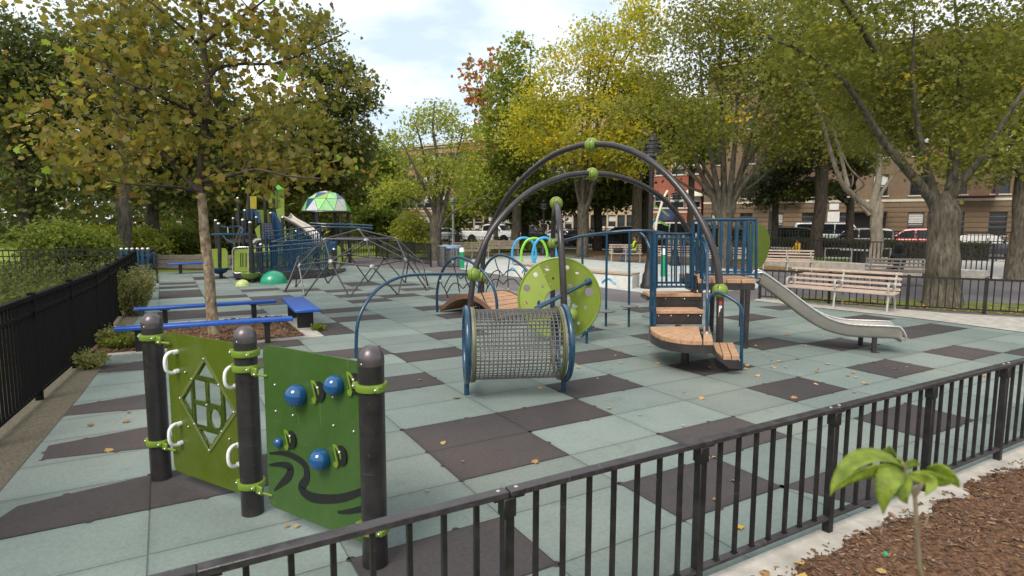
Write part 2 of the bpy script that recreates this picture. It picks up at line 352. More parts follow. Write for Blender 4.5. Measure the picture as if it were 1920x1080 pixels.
def rubber(name, c0, c1, c2):
    m = bpy.data.materials.new(name); m.use_nodes = True; t, N, L = nodes(m); b = N['Principled BSDF']; b.inputs['Roughness'].default_value = .82; b.inputs['Specular IOR Level'].default_value = .3
    co = N.new('ShaderNodeTexCoord'); sp = N.new('ShaderNodeSeparateXYZ'); L(co.outputs['Object'], sp.inputs[0])
    def seam(o, size, off):
        d = N.new('ShaderNodeMath'); d.operation = 'DIVIDE'; d.inputs[1].default_value = size; L(sp.outputs[o], d.inputs[0])
        w = N.new('ShaderNodeMath'); w.operation = 'PINGPONG'; w.inputs[1].default_value = .5; L(d.outputs[0], w.inputs[0])
        mu = N.new('ShaderNodeMath'); mu.operation = 'MULTIPLY'; mu.inputs[1].default_value = size; L(w.outputs[0], mu.inputs[0]); return mu
    s1, s2 = seam(0, TU, 0), seam(1, TV, 0); mi = N.new('ShaderNodeMath'); mi.operation = 'MINIMUM'; L(s1.outputs[0], mi.inputs[0]); L(s2.outputs[0], mi.inputs[1])
    sr = N.new('ShaderNodeMapRange'); sr.inputs[1].default_value = .003; sr.inputs[2].default_value = .0075; L(mi.outputs[0], sr.inputs[0])
    n1 = N.new('ShaderNodeTexNoise'); n1.inputs['Scale'].default_value = 1.1; n1.inputs['Detail'].default_value = 9; n1.inputs['Roughness'].default_value = .7; L(co.outputs['Object'], n1.inputs[0])
    r1 = N.new('ShaderNodeValToRGB'); e = r1.color_ramp.elements; e[0].position = .3; e[0].color = (*c0, 1); e[1].position = .72; e[1].color = (*c1, 1); L(n1.outputs[0], r1.inputs[0])
    n2 = N.new('ShaderNodeTexNoise'); n2.inputs['Scale'].default_value = 170; n2.inputs['Detail'].default_value = 2; L(co.outputs['Object'], n2.inputs[0])
    r2 = N.new('ShaderNodeValToRGB'); e = r2.color_ramp.elements; e[0].position = .60; e[0].color = (0, 0, 0, 1); e[1].position = .70; e[1].color = (1, 1, 1, 1); L(n2.outputs[0], r2.inputs[0])
    m1 = N.new('ShaderNodeMixRGB'); m1.inputs['Color2'].default_value = (*c2, 1); L(r1.outputs[0], m1.inputs['Color1'])
    f = N.new('ShaderNodeMath'); f.operation = 'MULTIPLY'; f.inputs[1].default_value = .55; L(r2.outputs[0], f.inputs[0]); L(f.outputs[0], m1.inputs[0])
    # per-tile tone
    wn_ = N.new('ShaderNodeTexWhiteNoise'); fl = N.new('ShaderNodeCombineXYZ')
    for o, size in ((0, TU), (1, TV)):
        d = N.new('ShaderNodeMath'); d.operation = 'DIVIDE'; d.inputs[1].default_value = size; L(sp.outputs[o], d.inputs[0]); q = N.new('ShaderNodeMath'); q.operation = 'FLOOR'; L(d.outputs[0], q.inputs[0]); L(q.outputs[0], fl.inputs[o])
    L(fl.outputs[0], wn_.inputs['Vector']); tr = N.new('ShaderNodeMapRange'); tr.inputs[3].default_value = .83; tr.inputs[4].default_value = 1.10; L(wn_.outputs['Value'], tr.inputs[0])
    # worn, dusty patches
    n3 = N.new('ShaderNodeTexNoise'); n3.inputs['Scale'].default_value = .38; n3.inputs['Detail'].default_value = 6; L(co.outputs['Object'], n3.inputs[0])
    r3 = N.new('ShaderNodeMapRange'); r3.inputs[1].default_value = .5; r3.inputs[2].default_value = .75; r3.inputs[4].default_value = .7; L(n3.outputs[0], r3.inputs[0])
    m0 = N.new('ShaderNodeMixRGB'); m0.inputs['Color2'].default_value = (c1[0]*1.25+.02, c1[1]*1.12+.012, c1[2]*1.05+.008, 1); L(m1.outputs[0], m0.inputs['Color1']); L(r3.outputs[0], m0.inputs[0])
    m2 = N.new('ShaderNodeMixRGB'); m2.blend_type = 'MULTIPLY'; m2.inputs[0].default_value = 1; L(m0.outputs[0], m2.inputs[1]); L(tr.outputs[0], m2.inputs[2])
    # scuffs and grit: mid-scale mottling, and dark dirt gathered along the joints
    n4 = N.new('ShaderNodeTexNoise'); n4.inputs['Scale'].default_value = 34; n4.inputs['Detail'].default_value = 4; n4.inputs['Roughness'].default_value = .7; L(co.outputs['Object'], n4.inputs[0])
    r4 = N.new('ShaderNodeMapRange'); r4.inputs[1].default_value = .3; r4.inputs[2].default_value = .7; r4.inputs[3].default_value = .86; r4.inputs[4].default_value = 1.13; L(n4.outputs[0], r4.inputs[0])
    n5 = N.new('ShaderNodeTexNoise'); n5.inputs['Scale'].default_value = 2.6; n5.inputs['Detail'].default_value = 10; n5.inputs['Roughness'].default_value = .75; n5.inputs['Distortion'].default_value = .8; L(co.outputs['Object'], n5.inputs[0])
    r5 = N.new('ShaderNodeMapRange'); r5.inputs[1].default_value = .56; r5.inputs[2].default_value = .72; r5.inputs[3].default_value = 1; r5.inputs[4].default_value = .76; L(n5.outputs[0], r5.inputs[0])
    jd = N.new('ShaderNodeMapRange'); jd.inputs[2].default_value = .07; jd.inputs[3].default_value = .90; L(mi.outputs[0], jd.inputs[0])
    for q_ in (r4, r5, jd):
        mm_ = N.new('ShaderNodeMixRGB'); mm_.blend_type = 'MULTIPLY'; mm_.inputs[0].default_value = 1; L(m2.outputs[0], mm_.inputs[1]); L(q_.outputs[0], mm_.inputs[2]); m2 = mm_
    sm = N.new('ShaderNodeMapRange'); sm.inputs[3].default_value = .58; sm.inputs[4].default_value = 1; L(sr.outputs[0], sm.inputs[0])
    m3 = N.new('ShaderNodeMixRGB'); m3.blend_type = 'MULTIPLY'; m3.inputs[0].default_value = 1; L(m2.outputs[0], m3.inputs[1]); L(sm.outputs[0], m3.inputs[2]); L(m3.outputs[0], b.inputs['Base Color'])
    wv = N.new('ShaderNodeTexNoise'); wv.inputs['Scale'].default_value = 90; wv.inputs['Detail'].default_value = 3; L(co.outputs['Object'], wv.inputs[0])
    ah = N.new('ShaderNodeMath'); ah.operation = 'MULTIPLY_ADD'; ah.inputs[1].default_value = .25; L(wv.outputs[0], ah.inputs[0]); L(sr.outputs[0], ah.inputs[2])
    bp = N.new('ShaderNodeBump'); bp.inputs['Strength'].default_value = .5; bp.inputs['Distance'].default_value = .01; L(ah.outputs[0], bp.inputs['Height']); L(bp.outputs[0], b.inputs['Normal'])
    return m
M_TEAL = rubber('teal_rubber', (.146, .184, .168), (.198, .238, .220), (.30, .32, .29)); M_DARKT = rubber('charcoal_rubber', (.047, .041, .041), (.066, .058, .058), (.15, .13, .125))
o = r_.build('rubber_ground', [M_TEAL, M_DARKT], smooth=False); o.location = GO; o.rotation_euler = (0, 0, GA); tag(o, kind='structure')

def flat(name, pts, z, material): s = MB(); s.sheet([(p[0], p[1], z) for p in pts]); return tag(s.build(name, material, smooth=False), kind='structure')
def slab(name, pts, z0, z1, material, bev=0.0):
    s = MB(); k = len(pts); ar = sum(pts[i][0]*pts[(i+1) % k][1]-pts[(i+1) % k][0]*pts[i][1] for i in range(k))
    if ar < 0: pts = list(reversed(pts))
    s.prism([(p[0], p[1]) for p in pts], z0, z1, (0, 0, 0), (1, 0, 0), (0, 1, 0)); return tag(s.build(name, material, smooth=False), kind='structure')
# spray pad, path under the big bench, leafy strip and lawn beyond
M_PAD = mat('pale_pad_concrete', (.44, .46, .445), .8, 0, .12, 1.5, .08, 40)
flat('spray_pad', [gp(x, y) for x, y in ((862, 504), (960, 518), (1100, 535), (1210, 549), (1330, 548), (1420, 540), (1430, 512), (1330, 500), (1180, 492), (1000, 479), (900, 482), (870, 492))], -.006, M_PAD)
flat('bench_path', [gp(1412, 563.5), gp(1490, 572.5), gp(1697, 594.5), gp(1770, 603.5), gp(1920, 623.5), gp(1990, 600), gp(1770, 587), gp(1600, 572), gp(1424, 559)], .005, M_CONC)
M_LITTER = mat('leaf_litter_soil', (.115, .080, .050), .95, 0, .45, 7, .5, 30, spec=.1, c2=(.24, .15, .075))
flat('leaf_litter_strip', [gp(1085, 481), gp(1200, 486), gp(1300, 496), gp(1400, 503), gp(1520, 513), gp(1640, 520), gp(1720, 512), gp(1640, 503), gp(1450, 494), gp(1200, 474), gp(1090, 469)], -.004, M_LITTER)
M_GRASS = mat('short_lawn', (.11, .085, .05), .95, 0, .35, 3, .5, 40, spec=.1, c2=(.13, .17, .035))
flat('lawn', [V(10.4, 13.75, 0), V(7.0, 15.75, 0), V(7.4, 16.5, 0), V(12, 15.4, 0), V(30, 9.5, 0), V(28, 6, 0), V(17, 10.1, 0)], -.004, M_GRASS)
flat('meadow', [V(-5.3, 34.5, 0), V(-26, 30, 0), V(-60, 60, 0), V(-34, 78, 0), V(-8, 58, 0)], -.015, mat('bright_meadow', (.15, .20, .03), .95, 0, .3, 2, .4, 30, spec=.1, c2=(.23, .28, .045)))

# street beyond the park
SD = V(0.8485, -0.5292, 0); SN = V(0.5292, 0.8485, 0); SB = V(20.6, 36.0, 0)          # along the street, away from us, a point of the park's street fence
def st(t, n, z=0.0): p = SB+SD*t+SN*n; return V(p.x, p.y, z)
flat('street', [st(-160, 3), st(60, 3), st(60, 14), st(-160, 14)], -.008, mat('street_asphalt', (.07, .068, .066), .9, 0, .2, 1.2))
flat('pavement', [st(-160, 14), st(60, 14), st(60, 19), st(-160, 19)], .12, mat('pavement_concrete', (.36, .34, .31), .9, 0, .15, 1.5))
slab('kerb', [st(-160, 13.8), st(60, 13.8), st(60, 14), st(-160, 14)], -.02, .125, M_CONC2)
flat('park_pavement', [st(-160, 0.4), st(60, 0.4), st(60, 3), st(-160, 3)], .0, mat('pavement_concrete', (.36, .34, .31)))

# tree pit in front of the young plane tree
PC = gp(608, 632); PL, PD, KW = 3.55, 2.95, .17
def pit(a, b2, z=0.0): p = PC-DA*a-DB*b2; return V(p.x, p.y, z)
M_MULCH = mat('wood_mulch', (.072, .038, .023), .95, 0, .5, 34, .9, 80, spec=.12, c2=(.155, .085, .05))
k_ = MB()
for a0, a1, b0, b1 in ((0, PL, 0, KW), (0, PL, PD-KW, PD), (0, KW*1.6, KW, PD-KW)):
    k_.prism([(0, 0), (a1-a0, 0), (a1-a0, b1-b0), (0, b1-b0)], -.02, .018, pit(a0, b0), -DA, -DB)
tag(k_.build('tree_pit_kerb', M_CONC, smooth=False), kind='structure')
def bumpy(name, corners, nx, ny, amp, z0, material, seed, freq=3.0):
    rr = random.Random(seed); s = MB(); P = []
    from mathutils import noise
    for i in range(ny+1):
        for j in range(nx+1):
            u, v = j/nx, i/ny
            p = (corners[0]*(1-u)+corners[1]*u)*(1-v)+(corners[3]*(1-u)+corners[2]*u)*v
            e = min(1, min(u, 1-u, v, 1-v)*12)
            P.append((p.x, p.y, z0+amp*e*(noise.noise(V(p.x*freq, p.y*freq, seed))+.5*noise.noise(V(p.x*freq*3.1, p.y*freq*3.1, seed+4))+.5)))
    F = [(i*(nx+1)+j, i*(nx+1)+j+1, (i+1)*(nx+1)+j+1, (i+1)*(nx+1)+j) for i in range(ny) for j in range(nx)]
    s.add(P, F); return s.build(name, material)
tag(bumpy('tree_pit_mulch', [pit(KW*1.6, KW), pit(KW*1.6, PD-KW), pit(PL+.9, PD-KW), pit(PL+.9, KW)], 40, 50, .05, .004, M_MULCH, 3), kind='stuff')
# soil strip along the tall fence
M_EDGE = mat('weedy_edge_soil', (.105, .09, .066), .95, 0, .2, 45, .3, 90, spec=.1, c2=(.145, .125, .094))
flat('fence_edge_strip', [V(-2.2, .6, 0), V(-3.5, 3.6, 0), gp(152, 741), gp(211, 662), gp(258, 598), gp(275, 524), gp(262, 510), V(-11.6, 17.4, 0), V(-7.4, 9.5, 0), V(-6.6, 8, 0), V(-3.2, .4, 0)], .006, M_EDGE)

# near kerb and mulch bed on our side of the near fence
kk = []
for t_ in range(-14, 26): kk.append(FB+FD*(t_*.5)+FN*(.33+.04*math.sin(t_*1.9)))
slab('planting_bed_kerb', [FB+FD*12.5-FN*.035, FB-FD*7-FN*.035]+kk, -.05, .012, M_CONC)
s = MB(); from mathutils import noise as NZ
NXB, NYB = 150, 60; P = []
for i in range(NYB+1):
    for j in range(NXB+1):
        tt = -1.2+j*11.0/NXB
        edge = .15+.10*NZ.noise(V(tt*1.3, 2.2, 0))+.08*NZ.noise(V(tt*4.1, 7.7, 1))+.045*NZ.noise(V(tt*17, 3, 1))
        w = edge+(i/NYB)**1.6*3.6; q = FB+FD*tt+FN*w; k2 = min(1.0, (i/NYB)*9)
        hz = .006+k2*(.035+.05*NZ.noise(V(q.x*2.5, q.y*2.5, 5))+.022*NZ.noise(V(q.x*11, q.y*11, 6))+.012*NZ.noise(V(q.x*34, q.y*34, 6)))+.02*k2
        P.append((q.x, q.y, max(hz, .004 if i == 0 else .013)))
s.add(P, [((i+1)*(NXB+1)+j, (i+1)*(NXB+1)+j+1, i*(NXB+1)+j+1, i*(NXB+1)+j) for i in range(NYB) for j in range(NXB)])
tag(s.build('mulch_bed', M_MULCH), kind='stuff')
def bedz(tt, w):                                                # height of the mulch surface, and whether there is mulch at all
    e_ = .15+.10*NZ.noise(V(tt*1.3, 2.2, 0))+.08*NZ.noise(V(tt*4.1, 7.7, 1))+.045*NZ.noise(V(tt*17, 3, 1)); q = FB+FD*tt+FN*w
    if w < e_: return .014, False
    k2 = min(1.0, ((w-e_)/3.6)**(1/1.6)*9); return max(.013, .006+k2*(.035+.05*NZ.noise(V(q.x*2.5, q.y*2.5, 5))+.022*NZ.noise(V(q.x*11, q.y*11, 6))+.012*NZ.noise(V(q.x*34, q.y*34, 6)))+.02*k2), True
s = MB(); rc = random.Random(5)
def chip(s, q, z, L0):
    a = rc.uniform(0, 6.28); R = Matrix.Rotation(a, 3, 'Z')@Matrix.Rotation(rc.gauss(0, .45), 3, 'X')@Matrix.Rotation(rc.gauss(0, .30), 3, 'Y')
    s.box((q.x, q.y, z), (L0, L0*rc.uniform(.18, .45), L0*rc.uniform(.08, .2)), R=R, mi=rc.choice((0, 0, 0, 0, 1, 1, 1, 1, 2)))
for _ in range(13000):
    tt = rc.uniform(-1.0, 6.0); w = .10+rc.random()**1.5*2.6; q = FB+FD*tt+FN*w; hz, on_ = bedz(tt, w)
    if not on_ and rc.random() < .8: continue
    chip(s, q, hz+.005, rc.uniform(.010, .038)*(1 if rc.random() < .96 else 1.9))
for _ in range(1500):
    q = pit(KW*1.7+rc.random()*(PL+.2), KW+.05+rc.random()*(PD-2*KW-.1)); chip(s, q, .035, rc.uniform(.03, .09))
tag(s.build('mulch_chips', [mat('bark_chip_dark', (.085, .05, .032), .95, 0, .4, 30), mat('bark_chip_brown', (.16, .095, .055), .95, 0, .4, 30), mat('bark_chip_pale', (.27, .17, .10), .95, 0, .3, 30)], smooth=False), kind='stuff')
# ------------------------------------------------------------------ near fence
def near_fence():
    root = thing('low_picket_fence', 'low black iron picket fence with a flat top rail crossing the foreground', 'fence', FB)
    H0, sp, nb = .845, 1.20, 8
    posts = range(-6, 10)
    z = MB()
    for k in range(-6, 9):                                           # flat top rail, one length per two bays, with a hairline joint
        a = FB+FD*(k*sp+(.004 if k % 2 == 0 else 0)); b2 = FB+FD*((k+1)*sp-(.004 if k % 2 else 0)); c = (a+b2)/2
        z.box((c.x, c.y, H0-.014), ((b2-a).length, .058, .028), math.radians(30), bev=.003)
    z.build('top_rail', M_RAIL, root, True)
    z = MB()
    for k in range(-6, 9):
        c = FB+FD*((k+.5)*sp); z.box((c.x, c.y, .11), (sp-.052, .045, .022), math.radians(30), bev=.002)
    z.build('bottom_rail', M_RAIL, root, True)
    for k in range(-6, 9):
        z = MB()
        for j in range(1, nb):
            c = FB+FD*((k+j/nb)*sp); z.box((c.x, c.y, (.121+H0-.028)/2), (.021, .021, H0-.028-.121), math.radians(30))
            z.box((c.x, c.y, .1235), (.034, .03, .005), math.radians(30))
        z.build('picket_panel', M_BLACK, root, True)
    for k in posts:
        z = MB(); c = FB+FD*(k*sp)
        z.box((c.x, c.y, (H0-.03)/2), (.05, .05, H0-.03), math.radians(30), bev=.004)
        p = z.build('post', M_BLACK, root, True)
        z = MB(); z.box((c.x, c.y, H0-.075), (.062, .062, .088), math.radians(30), bev=.004); z.box((c.x, c.y, H0-.033), (.15, .05, .009), math.radians(30))
        z.build('post_bracket', M_BLACK, p, True)
    for k in range(-6, 10, 1):
        if k % 2 == 0:
            z = MB()
            for d in (-.045, .045):
                c = FB+FD*(k*sp+d); z.lathe((c.x, c.y, H0), [(.0105, 0), (.0105, .003), (.006, .006), (0.001, .0065)], 12)
            z.build('rail_bolt', M_STEEL, root, True)
M_RAIL = mat('satin_black_rail', (.020, .018, .021), .40, 0, .4, 14, .1, 90, c2=(.034, .030, .034), coat=.1)
wear(M_RAIL, (.16, .13, .12), (.09, .075, .07), .5, .18)
near_fence()

# ------------------------------------------------------------------ activity panel: three stout posts, two panels
def activity():
    P1, P2, P3 = gp(303, 897), gp(474.5, 961), gp(704, 1058); base = (P1+P2+P3)/3
    root = thing('activity_panel', 'two green play panels with a diamond window and blue balls, clamped between stout posts', 'play panel', (base.x, base.y, 0))
    HP = 1.315; RP = .0735
    def seg(k): return
    for P, r in ((P1, RP), (P2, RP), (P3, RP)):
        z = MB(); z.lathe((P.x, P.y, -.02), [(r, 0), (r, HP-.10), (r*1.0, HP-.094)], 28)
        po = z.build('post', M_POST, root, True)
        z = MB(); z.lathe((P.x, P.y, 0), [(r+.002, HP-.115), (r+.002, HP-.085)]+[((r+.002)*math.cos(a), HP-.085+.083*math.sin(a)) for a in [math.radians(d) for d in range(9, 91, 9)]], 28)
        c = z.build('cap', mat('cap_aluminium_dark', (.115, .10, .105), .33, .6, .15, 14), po, True)
        z = MB(); q = math.atan2(-P.y, -P.x)
        z.sphere((P.x+(r+.001)*math.cos(q-.75), P.y+(r+.001)*math.sin(q-.75), HP-.10), .006, 10); z.build('rivet', M_STEEL, c, True)
    def clamp(P, zc, d, both=None, ear=True):
        # a ring round the post, a lug towards the panel and a rod into it
        z = MB(); r = RP
        z.lathe((P.x, P.y, zc), [(r+.001, -.021), (r+.015, -.021), (r+.017, -.016), (r+.017, .016), (r+.015, .021), (r+.001, .021)], 30)
        dv = V(d.x, d.y, 0).normalized(); sd = V(-dv.y, dv.x, 0)
        cam2 = V(-P.x, -P.y, 0).normalized()
        e = sd if sd.dot(cam2) > 0 else -sd
        for s_, out in ((dv, .105), (-dv, .098)):
            c = P+s_*(r+.012)+e*.03; z.box((c.x, c.y, zc), (.038, .05, .040), math.atan2(s_.y, s_.x), bev=.007)
        if ear:
            c = P+dv*(r+.052)+e*.028; z.box((c.x, c.y, zc-.012), (.06, .018, .058), math.atan2(dv.y, dv.x), bev=.006)
            c2 = P+dv*(r+.015)+e*.028; z.cyl(c2+V(0, 0, zc-.028), P+dv*(r+.165)+e*.01+V(0, 0, zc-.028), .0085, n=10)
        o = z.build('clamp', M_LIME2, root, True)
        bc = [(P+s_*(r+.014)+e*.056, zc) for s_ in (dv, -dv)]+([(P+dv*(r+.066)+e*.038, zc-.026)] if ear else [])
        for c, zz in bc: z = MB(); z.sphere((c.x, c.y, zz), .0095, 10); z.build('clamp_bolt', M_STEEL, o, True)
    d12 = (P2-P1); d23 = (P3-P2)
    clamp(P1, 1.13, d12); clamp(P1, .305, d12)
    clamp(P2, 1.13, -d12, ear=False); clamp(P2, 1.03, d23); clamp(P2, .215, d23)
    clamp(P3, 1.075, -d23, ear=False); clamp(P3, .235, -d23, ear=False)

    # ---- panel with the diamond window
    dA = d12.normalized(); nA = V(dA.y, -dA.x, 0)
    if nA.dot(-P1) < 0: nA = -nA
    # panel plane a little behind the post axis
    A0 = P1+dA*.16-nA*.02; A1 = P2-dA*.03-nA*.02
    def on(x, y): return pp(x, y, A0, A1)
    def loc2(p): return ((p-A0).dot(dA), p.z)
    TL, TR = loc2(on(317, 621)), loc2(on(440, 646)); BL = loc2(on(333, 884)); BR = (loc2(on(455, 925))[0], loc2(on(448, 921))[1])
    L_ = max(TR[0], BR[0])+.06; zt = (TL[1]+TR[1])/2; zb = (BL[1]+BR[1])/2
    outl = rrect(L_, zt-zb, .055, 5, L_/2, (zt+zb)/2)
    dia = [loc2(on(x, y)) for x, y in ((385.5, 668), (446, 771), (397.5, 851), (338, 745.5))]
    cx, cz = sum(p[0] for p in dia)/4, sum(p[1] for p in dia)/4
    hw = (dia[1][0]-dia[3][0])/2; hh = (dia[0][1]-dia[2][1])/2
    def D(k): return [(cx+hw*k*a, cz+hh*k*b2) for a, b2 in ((0, 1), (1, 0), (0, -1), (-1, 0))]
    ccw = lambda l: l if sum(l[i][0]*l[(i+1) % len(l)][1]-l[(i+1) % len(l)][0]*l[i][1] for i in range(len(l))) > 0 else list(reversed(l))
    # window grid: openings cut in the sheet inside the diamond
    holes = []
    w, h = hw, hh; q = .075
    sqx, sqz = .47*w, .47*h
    def clipd(poly, k=.86):                                           # keep inside the diamond |x|/w+|z|/h<k
        def cut(pl, f):
            out = []
            for i in range(len(pl)):
                a, b2 = pl[i], pl[(i+1) % len(pl)]; fa, fb = f(a), f(b2)
                if fa >= 0: out.append(a)
                if (fa >= 0) != (fb >= 0): tt = fa/(fa-fb); out.append((a[0]+(b2[0]-a[0])*tt, a[1]+(b2[1]-a[1])*tt))
            return out
        for sx, sz in ((1, 1), (1, -1), (-1, 1), (-1, -1)): poly = cut(poly, lambda p: k-sx*p[0]/w-sz*p[1]/h)
        return poly
    b_ = .045*w
    rects = [(-sqx, -b_, b_, sqz), (b_, sqx, b_, sqz), (-sqx, -b_, -sqz, -b_)]
    for x0, x1, z0, z1 in rects: holes.append([(x0, z0), (x1, z0), (x1, z1), (x0, z1)])
    holes.append([(sqx*.53+.40*sqx*math.cos(a), -sqz*.53+.43*sqz*math.sin(a)) for a in [2*math.pi*i/18 for i in range(18)]])
    big = 2*max(w, h); e = 2.2*b_
    holes += [clipd([(-big, sqz+e), (big, sqz+e), (big, big), (-big, big)]), clipd([(-big, -big), (big, -big), (big, -sqz-e), (-big, -sqz-e)]),
              clipd([(-big, -sqz), (-sqx-e, -sqz), (-sqx-e, sqz), (-big, sqz)]), clipd([(sqx+e, -sqz), (big, -sqz), (big, sqz), (sqx+e, sqz)])]
    holes = [ccw([(cx+x, cz+y) for x, y in hl]) for hl in holes if len(hl) > 2]
    z = MB(); z.holed(ccw(outl), holes, -.008, .008, A0, dA, V(0, 0, 1)); pan = z.build('window_panel', M_PANEL_A, root, True)
    NA = dA.cross(V(0, 0, 1)); f = 1 if NA.dot(-A0) > 0 else -1         # towards the camera
    z = MB(); z.holed(ccw(D(1.0)), [ccw(D(.90))], f*.0085, f*.014, A0, dA, V(0, 0, 1)); z.build('window_edge', mat('polycarbonate_edge', (.13, .155, .05), .15, 0, .1), pan, True)
    z = MB(); z.prism(ccw(D(.985)), f*.0085, f*.0125, A0, dA, V(0, 0, 1)); z.build('window_pane', M_GLASSC, pan, True, smooth=False)
    def p3(x, y, o): q2 = on(x, y); return q2+NA*(f*o)
    z = MB()
    for x, y in ((385, 672), (362.5, 709.5), (413.5, 720.5), (341, 745.5), (442, 772), (368, 794), (419, 808), (396, 843), (391, 758), (351, 697), (428, 713), (357, 799), (434, 822)):
        z.sphere(p3(x, y, .015), .0085, 10)
    z.build('window_screw', M_STEEL, pan, True)
    def handle(x, y, s_):
        z = MB(); a, b2 = p3(x, y-18*s_, .008), p3(x+2, y+18*s_, .008)
        up = (a-b2).normalized(); n = NA*f
        pts = smoothpts([a, a+n*.05+up*.004, a+n*.085-up*.02, (a+b2)/2+n*.095, b2+n*.085+up*.02, b2+n*.05-up*.004, b2], 5)
        z.tube(pts, .013, 10)
        for q2 in (a, b2): z.tube([q2, q2+n*.028], .018, 12)
        return z.build('grab_handle', M_WHITE, pan, True)
    for x, y in ((334, 677), (341.5, 811), (446, 704), (452, 850)): handle(x, y, 1)
    # ---- panel with the blue balls
    dB = d23.normalized(); B0 = P2+dB*.13; B1 = P3-dB*.02
    def onb(x, y): return pp(x, y, B0, B1)
    def l2(p): return ((p-B0).dot(dB), p.z)
    tl, tr, bl = l2(onb(495, 647)), l2(onb(672, 675)), l2(onb(507, 945)); br = l2(onb(682, 1018))
    Lb = (P3-P2).length-.13-.02; x0 = min(tl[0], bl[0]); ztb, zbb = (tl[1]+tr[1])/2, (bl[1]+br[1])/2
    z = MB(); z.prism(ccw(rrect(Lb-x0, ztb-zbb, .06, 5, (Lb+x0)/2, (ztb+zbb)/2)), -.009, .009, B0, dB, V(0, 0, 1)); pb = z.build('ball_panel', M_PANEL_B, root, True)
    NB = dB.cross(V(0, 0, 1)); fb = 1 if NB.dot(-B0) > 0 else -1
    # drawn swooshes, inlaid black plastic
    def ribbon(pts, ws):
        Q = [l2(onb(x, y)) for x, y in pts]; Q = [V(a, b2, 0) for a, b2 in Q]; Q = smoothpts(Q, 6); n = len(Q); l, r2 = [], []
        from bisect import bisect
        for i, p in enumerate(Q):
            t_ = (Q[min(i+1, n-1)]-Q[max(i-1, 0)]).normalized(); nn = V(-t_.y, t_.x, 0); k = i/(n-1)*(len(ws)-1); a = int(min(k, len(ws)-2)); wv = 1.45*(ws[a]+(ws[a+1]-ws[a])*(k-a))
            l.append(p+nn*wv); r2.append(p-nn*wv)
        z = MB(); vs = []; fs = []
        for i in range(n):
            for p, d in ((l[i], fb*.0125), (r2[i], fb*.0125), (l[i], fb*.0085), (r2[i], fb*.0085)): vs.append(B0+dB*p.x+V(0, 0, p.y)+NB*d)
        for i in range(n-1):
            a, b2 = 4*i, 4*i+4; fs += [(a, a+1, b2+1, b2), (a+2, a, b2, b2+2), (a+1, a+3, b2+3, b2+1)]
        z.add(vs, fs); z.build('drawn_line', M_INK, pb, True)
    ribbon([(508, 849), (540, 850), (572, 868), (578, 894), (568, 915), (590, 932), (640, 933), (684, 919)], [.004, .012, .017, .019, .022, .022, .018, .014])
    ribbon([(508, 871), (530, 870), (547, 876), (543, 893), (530, 906), (517, 918)], [.005, .012, .020, .020, .013, .004])
    ribbon([(636, 959), (655, 958), (690, 951)], [.005, .010, .014])
    for bx, by, R, nx, ny, ns in ((565, 739, .071, 598, 733, 1.0), (635, 720.5, .0625, 665, 718, 1.0), (527, 828, .033, 546, 823, .92), (609, 858, .067, 639, 853, 1.0)):
        c = onb(bx, by)+NB*(fb*R*.55); z = MB(); z.sphere(c, R, 28); z.build('blue_ball', M_BALL, pb, True)
        n0 = onb(nx+4, ny)+NB*(fb*.0095)
        z = MB(); k = ns
        el = [(.052*k*math.cos(a), .062*k*math.sin(a)) for a in [2*math.pi*i/22 for i in range(22)]]
        z.prism(ccw(el), 0 if fb > 0 else -.012, .012 if fb > 0 else 0, n0, dB, V(0, 0, 1)); pl = z.build('note_backing', M_INK, pb, True)
        z = MB(); o = onb(nx, ny)+NB*(fb*.022)
        note = [(-.040, .066), (-.028, .066), (.0, .054), (.026, .018), (.030, -.012), (.022, -.012), (.016, .016), (-.012, .046), (-.024, .050), (.004, -.050), (-.006, -.072), (-.026, -.074), (-.038, -.058), (-.034, -.044), (-.020, -.036), (-.012, -.038)]
        z.prism(ccw([(a*k, b2*k) for a, b2 in note]), -.005, .005, o, dB, V(0, 0, 1)); z.build('musical_note', M_LIME2, pb, True)
        z = MB(); z.sphere(onb(nx+3, ny-7)+NB*(fb*.022), .011*k, 10); z.build('note_screw', M_STEEL, pb, True)
    z = MB()
    for x, y in ((518, 721), (520, 770), (552, 778), (628, 797), (666, 808), (627, 744)): z.sphere(onb(x, y)+NB*(fb*.010), .0085, 10)
    z.build('panel_screw', M_STEEL, pb, True)
activity()

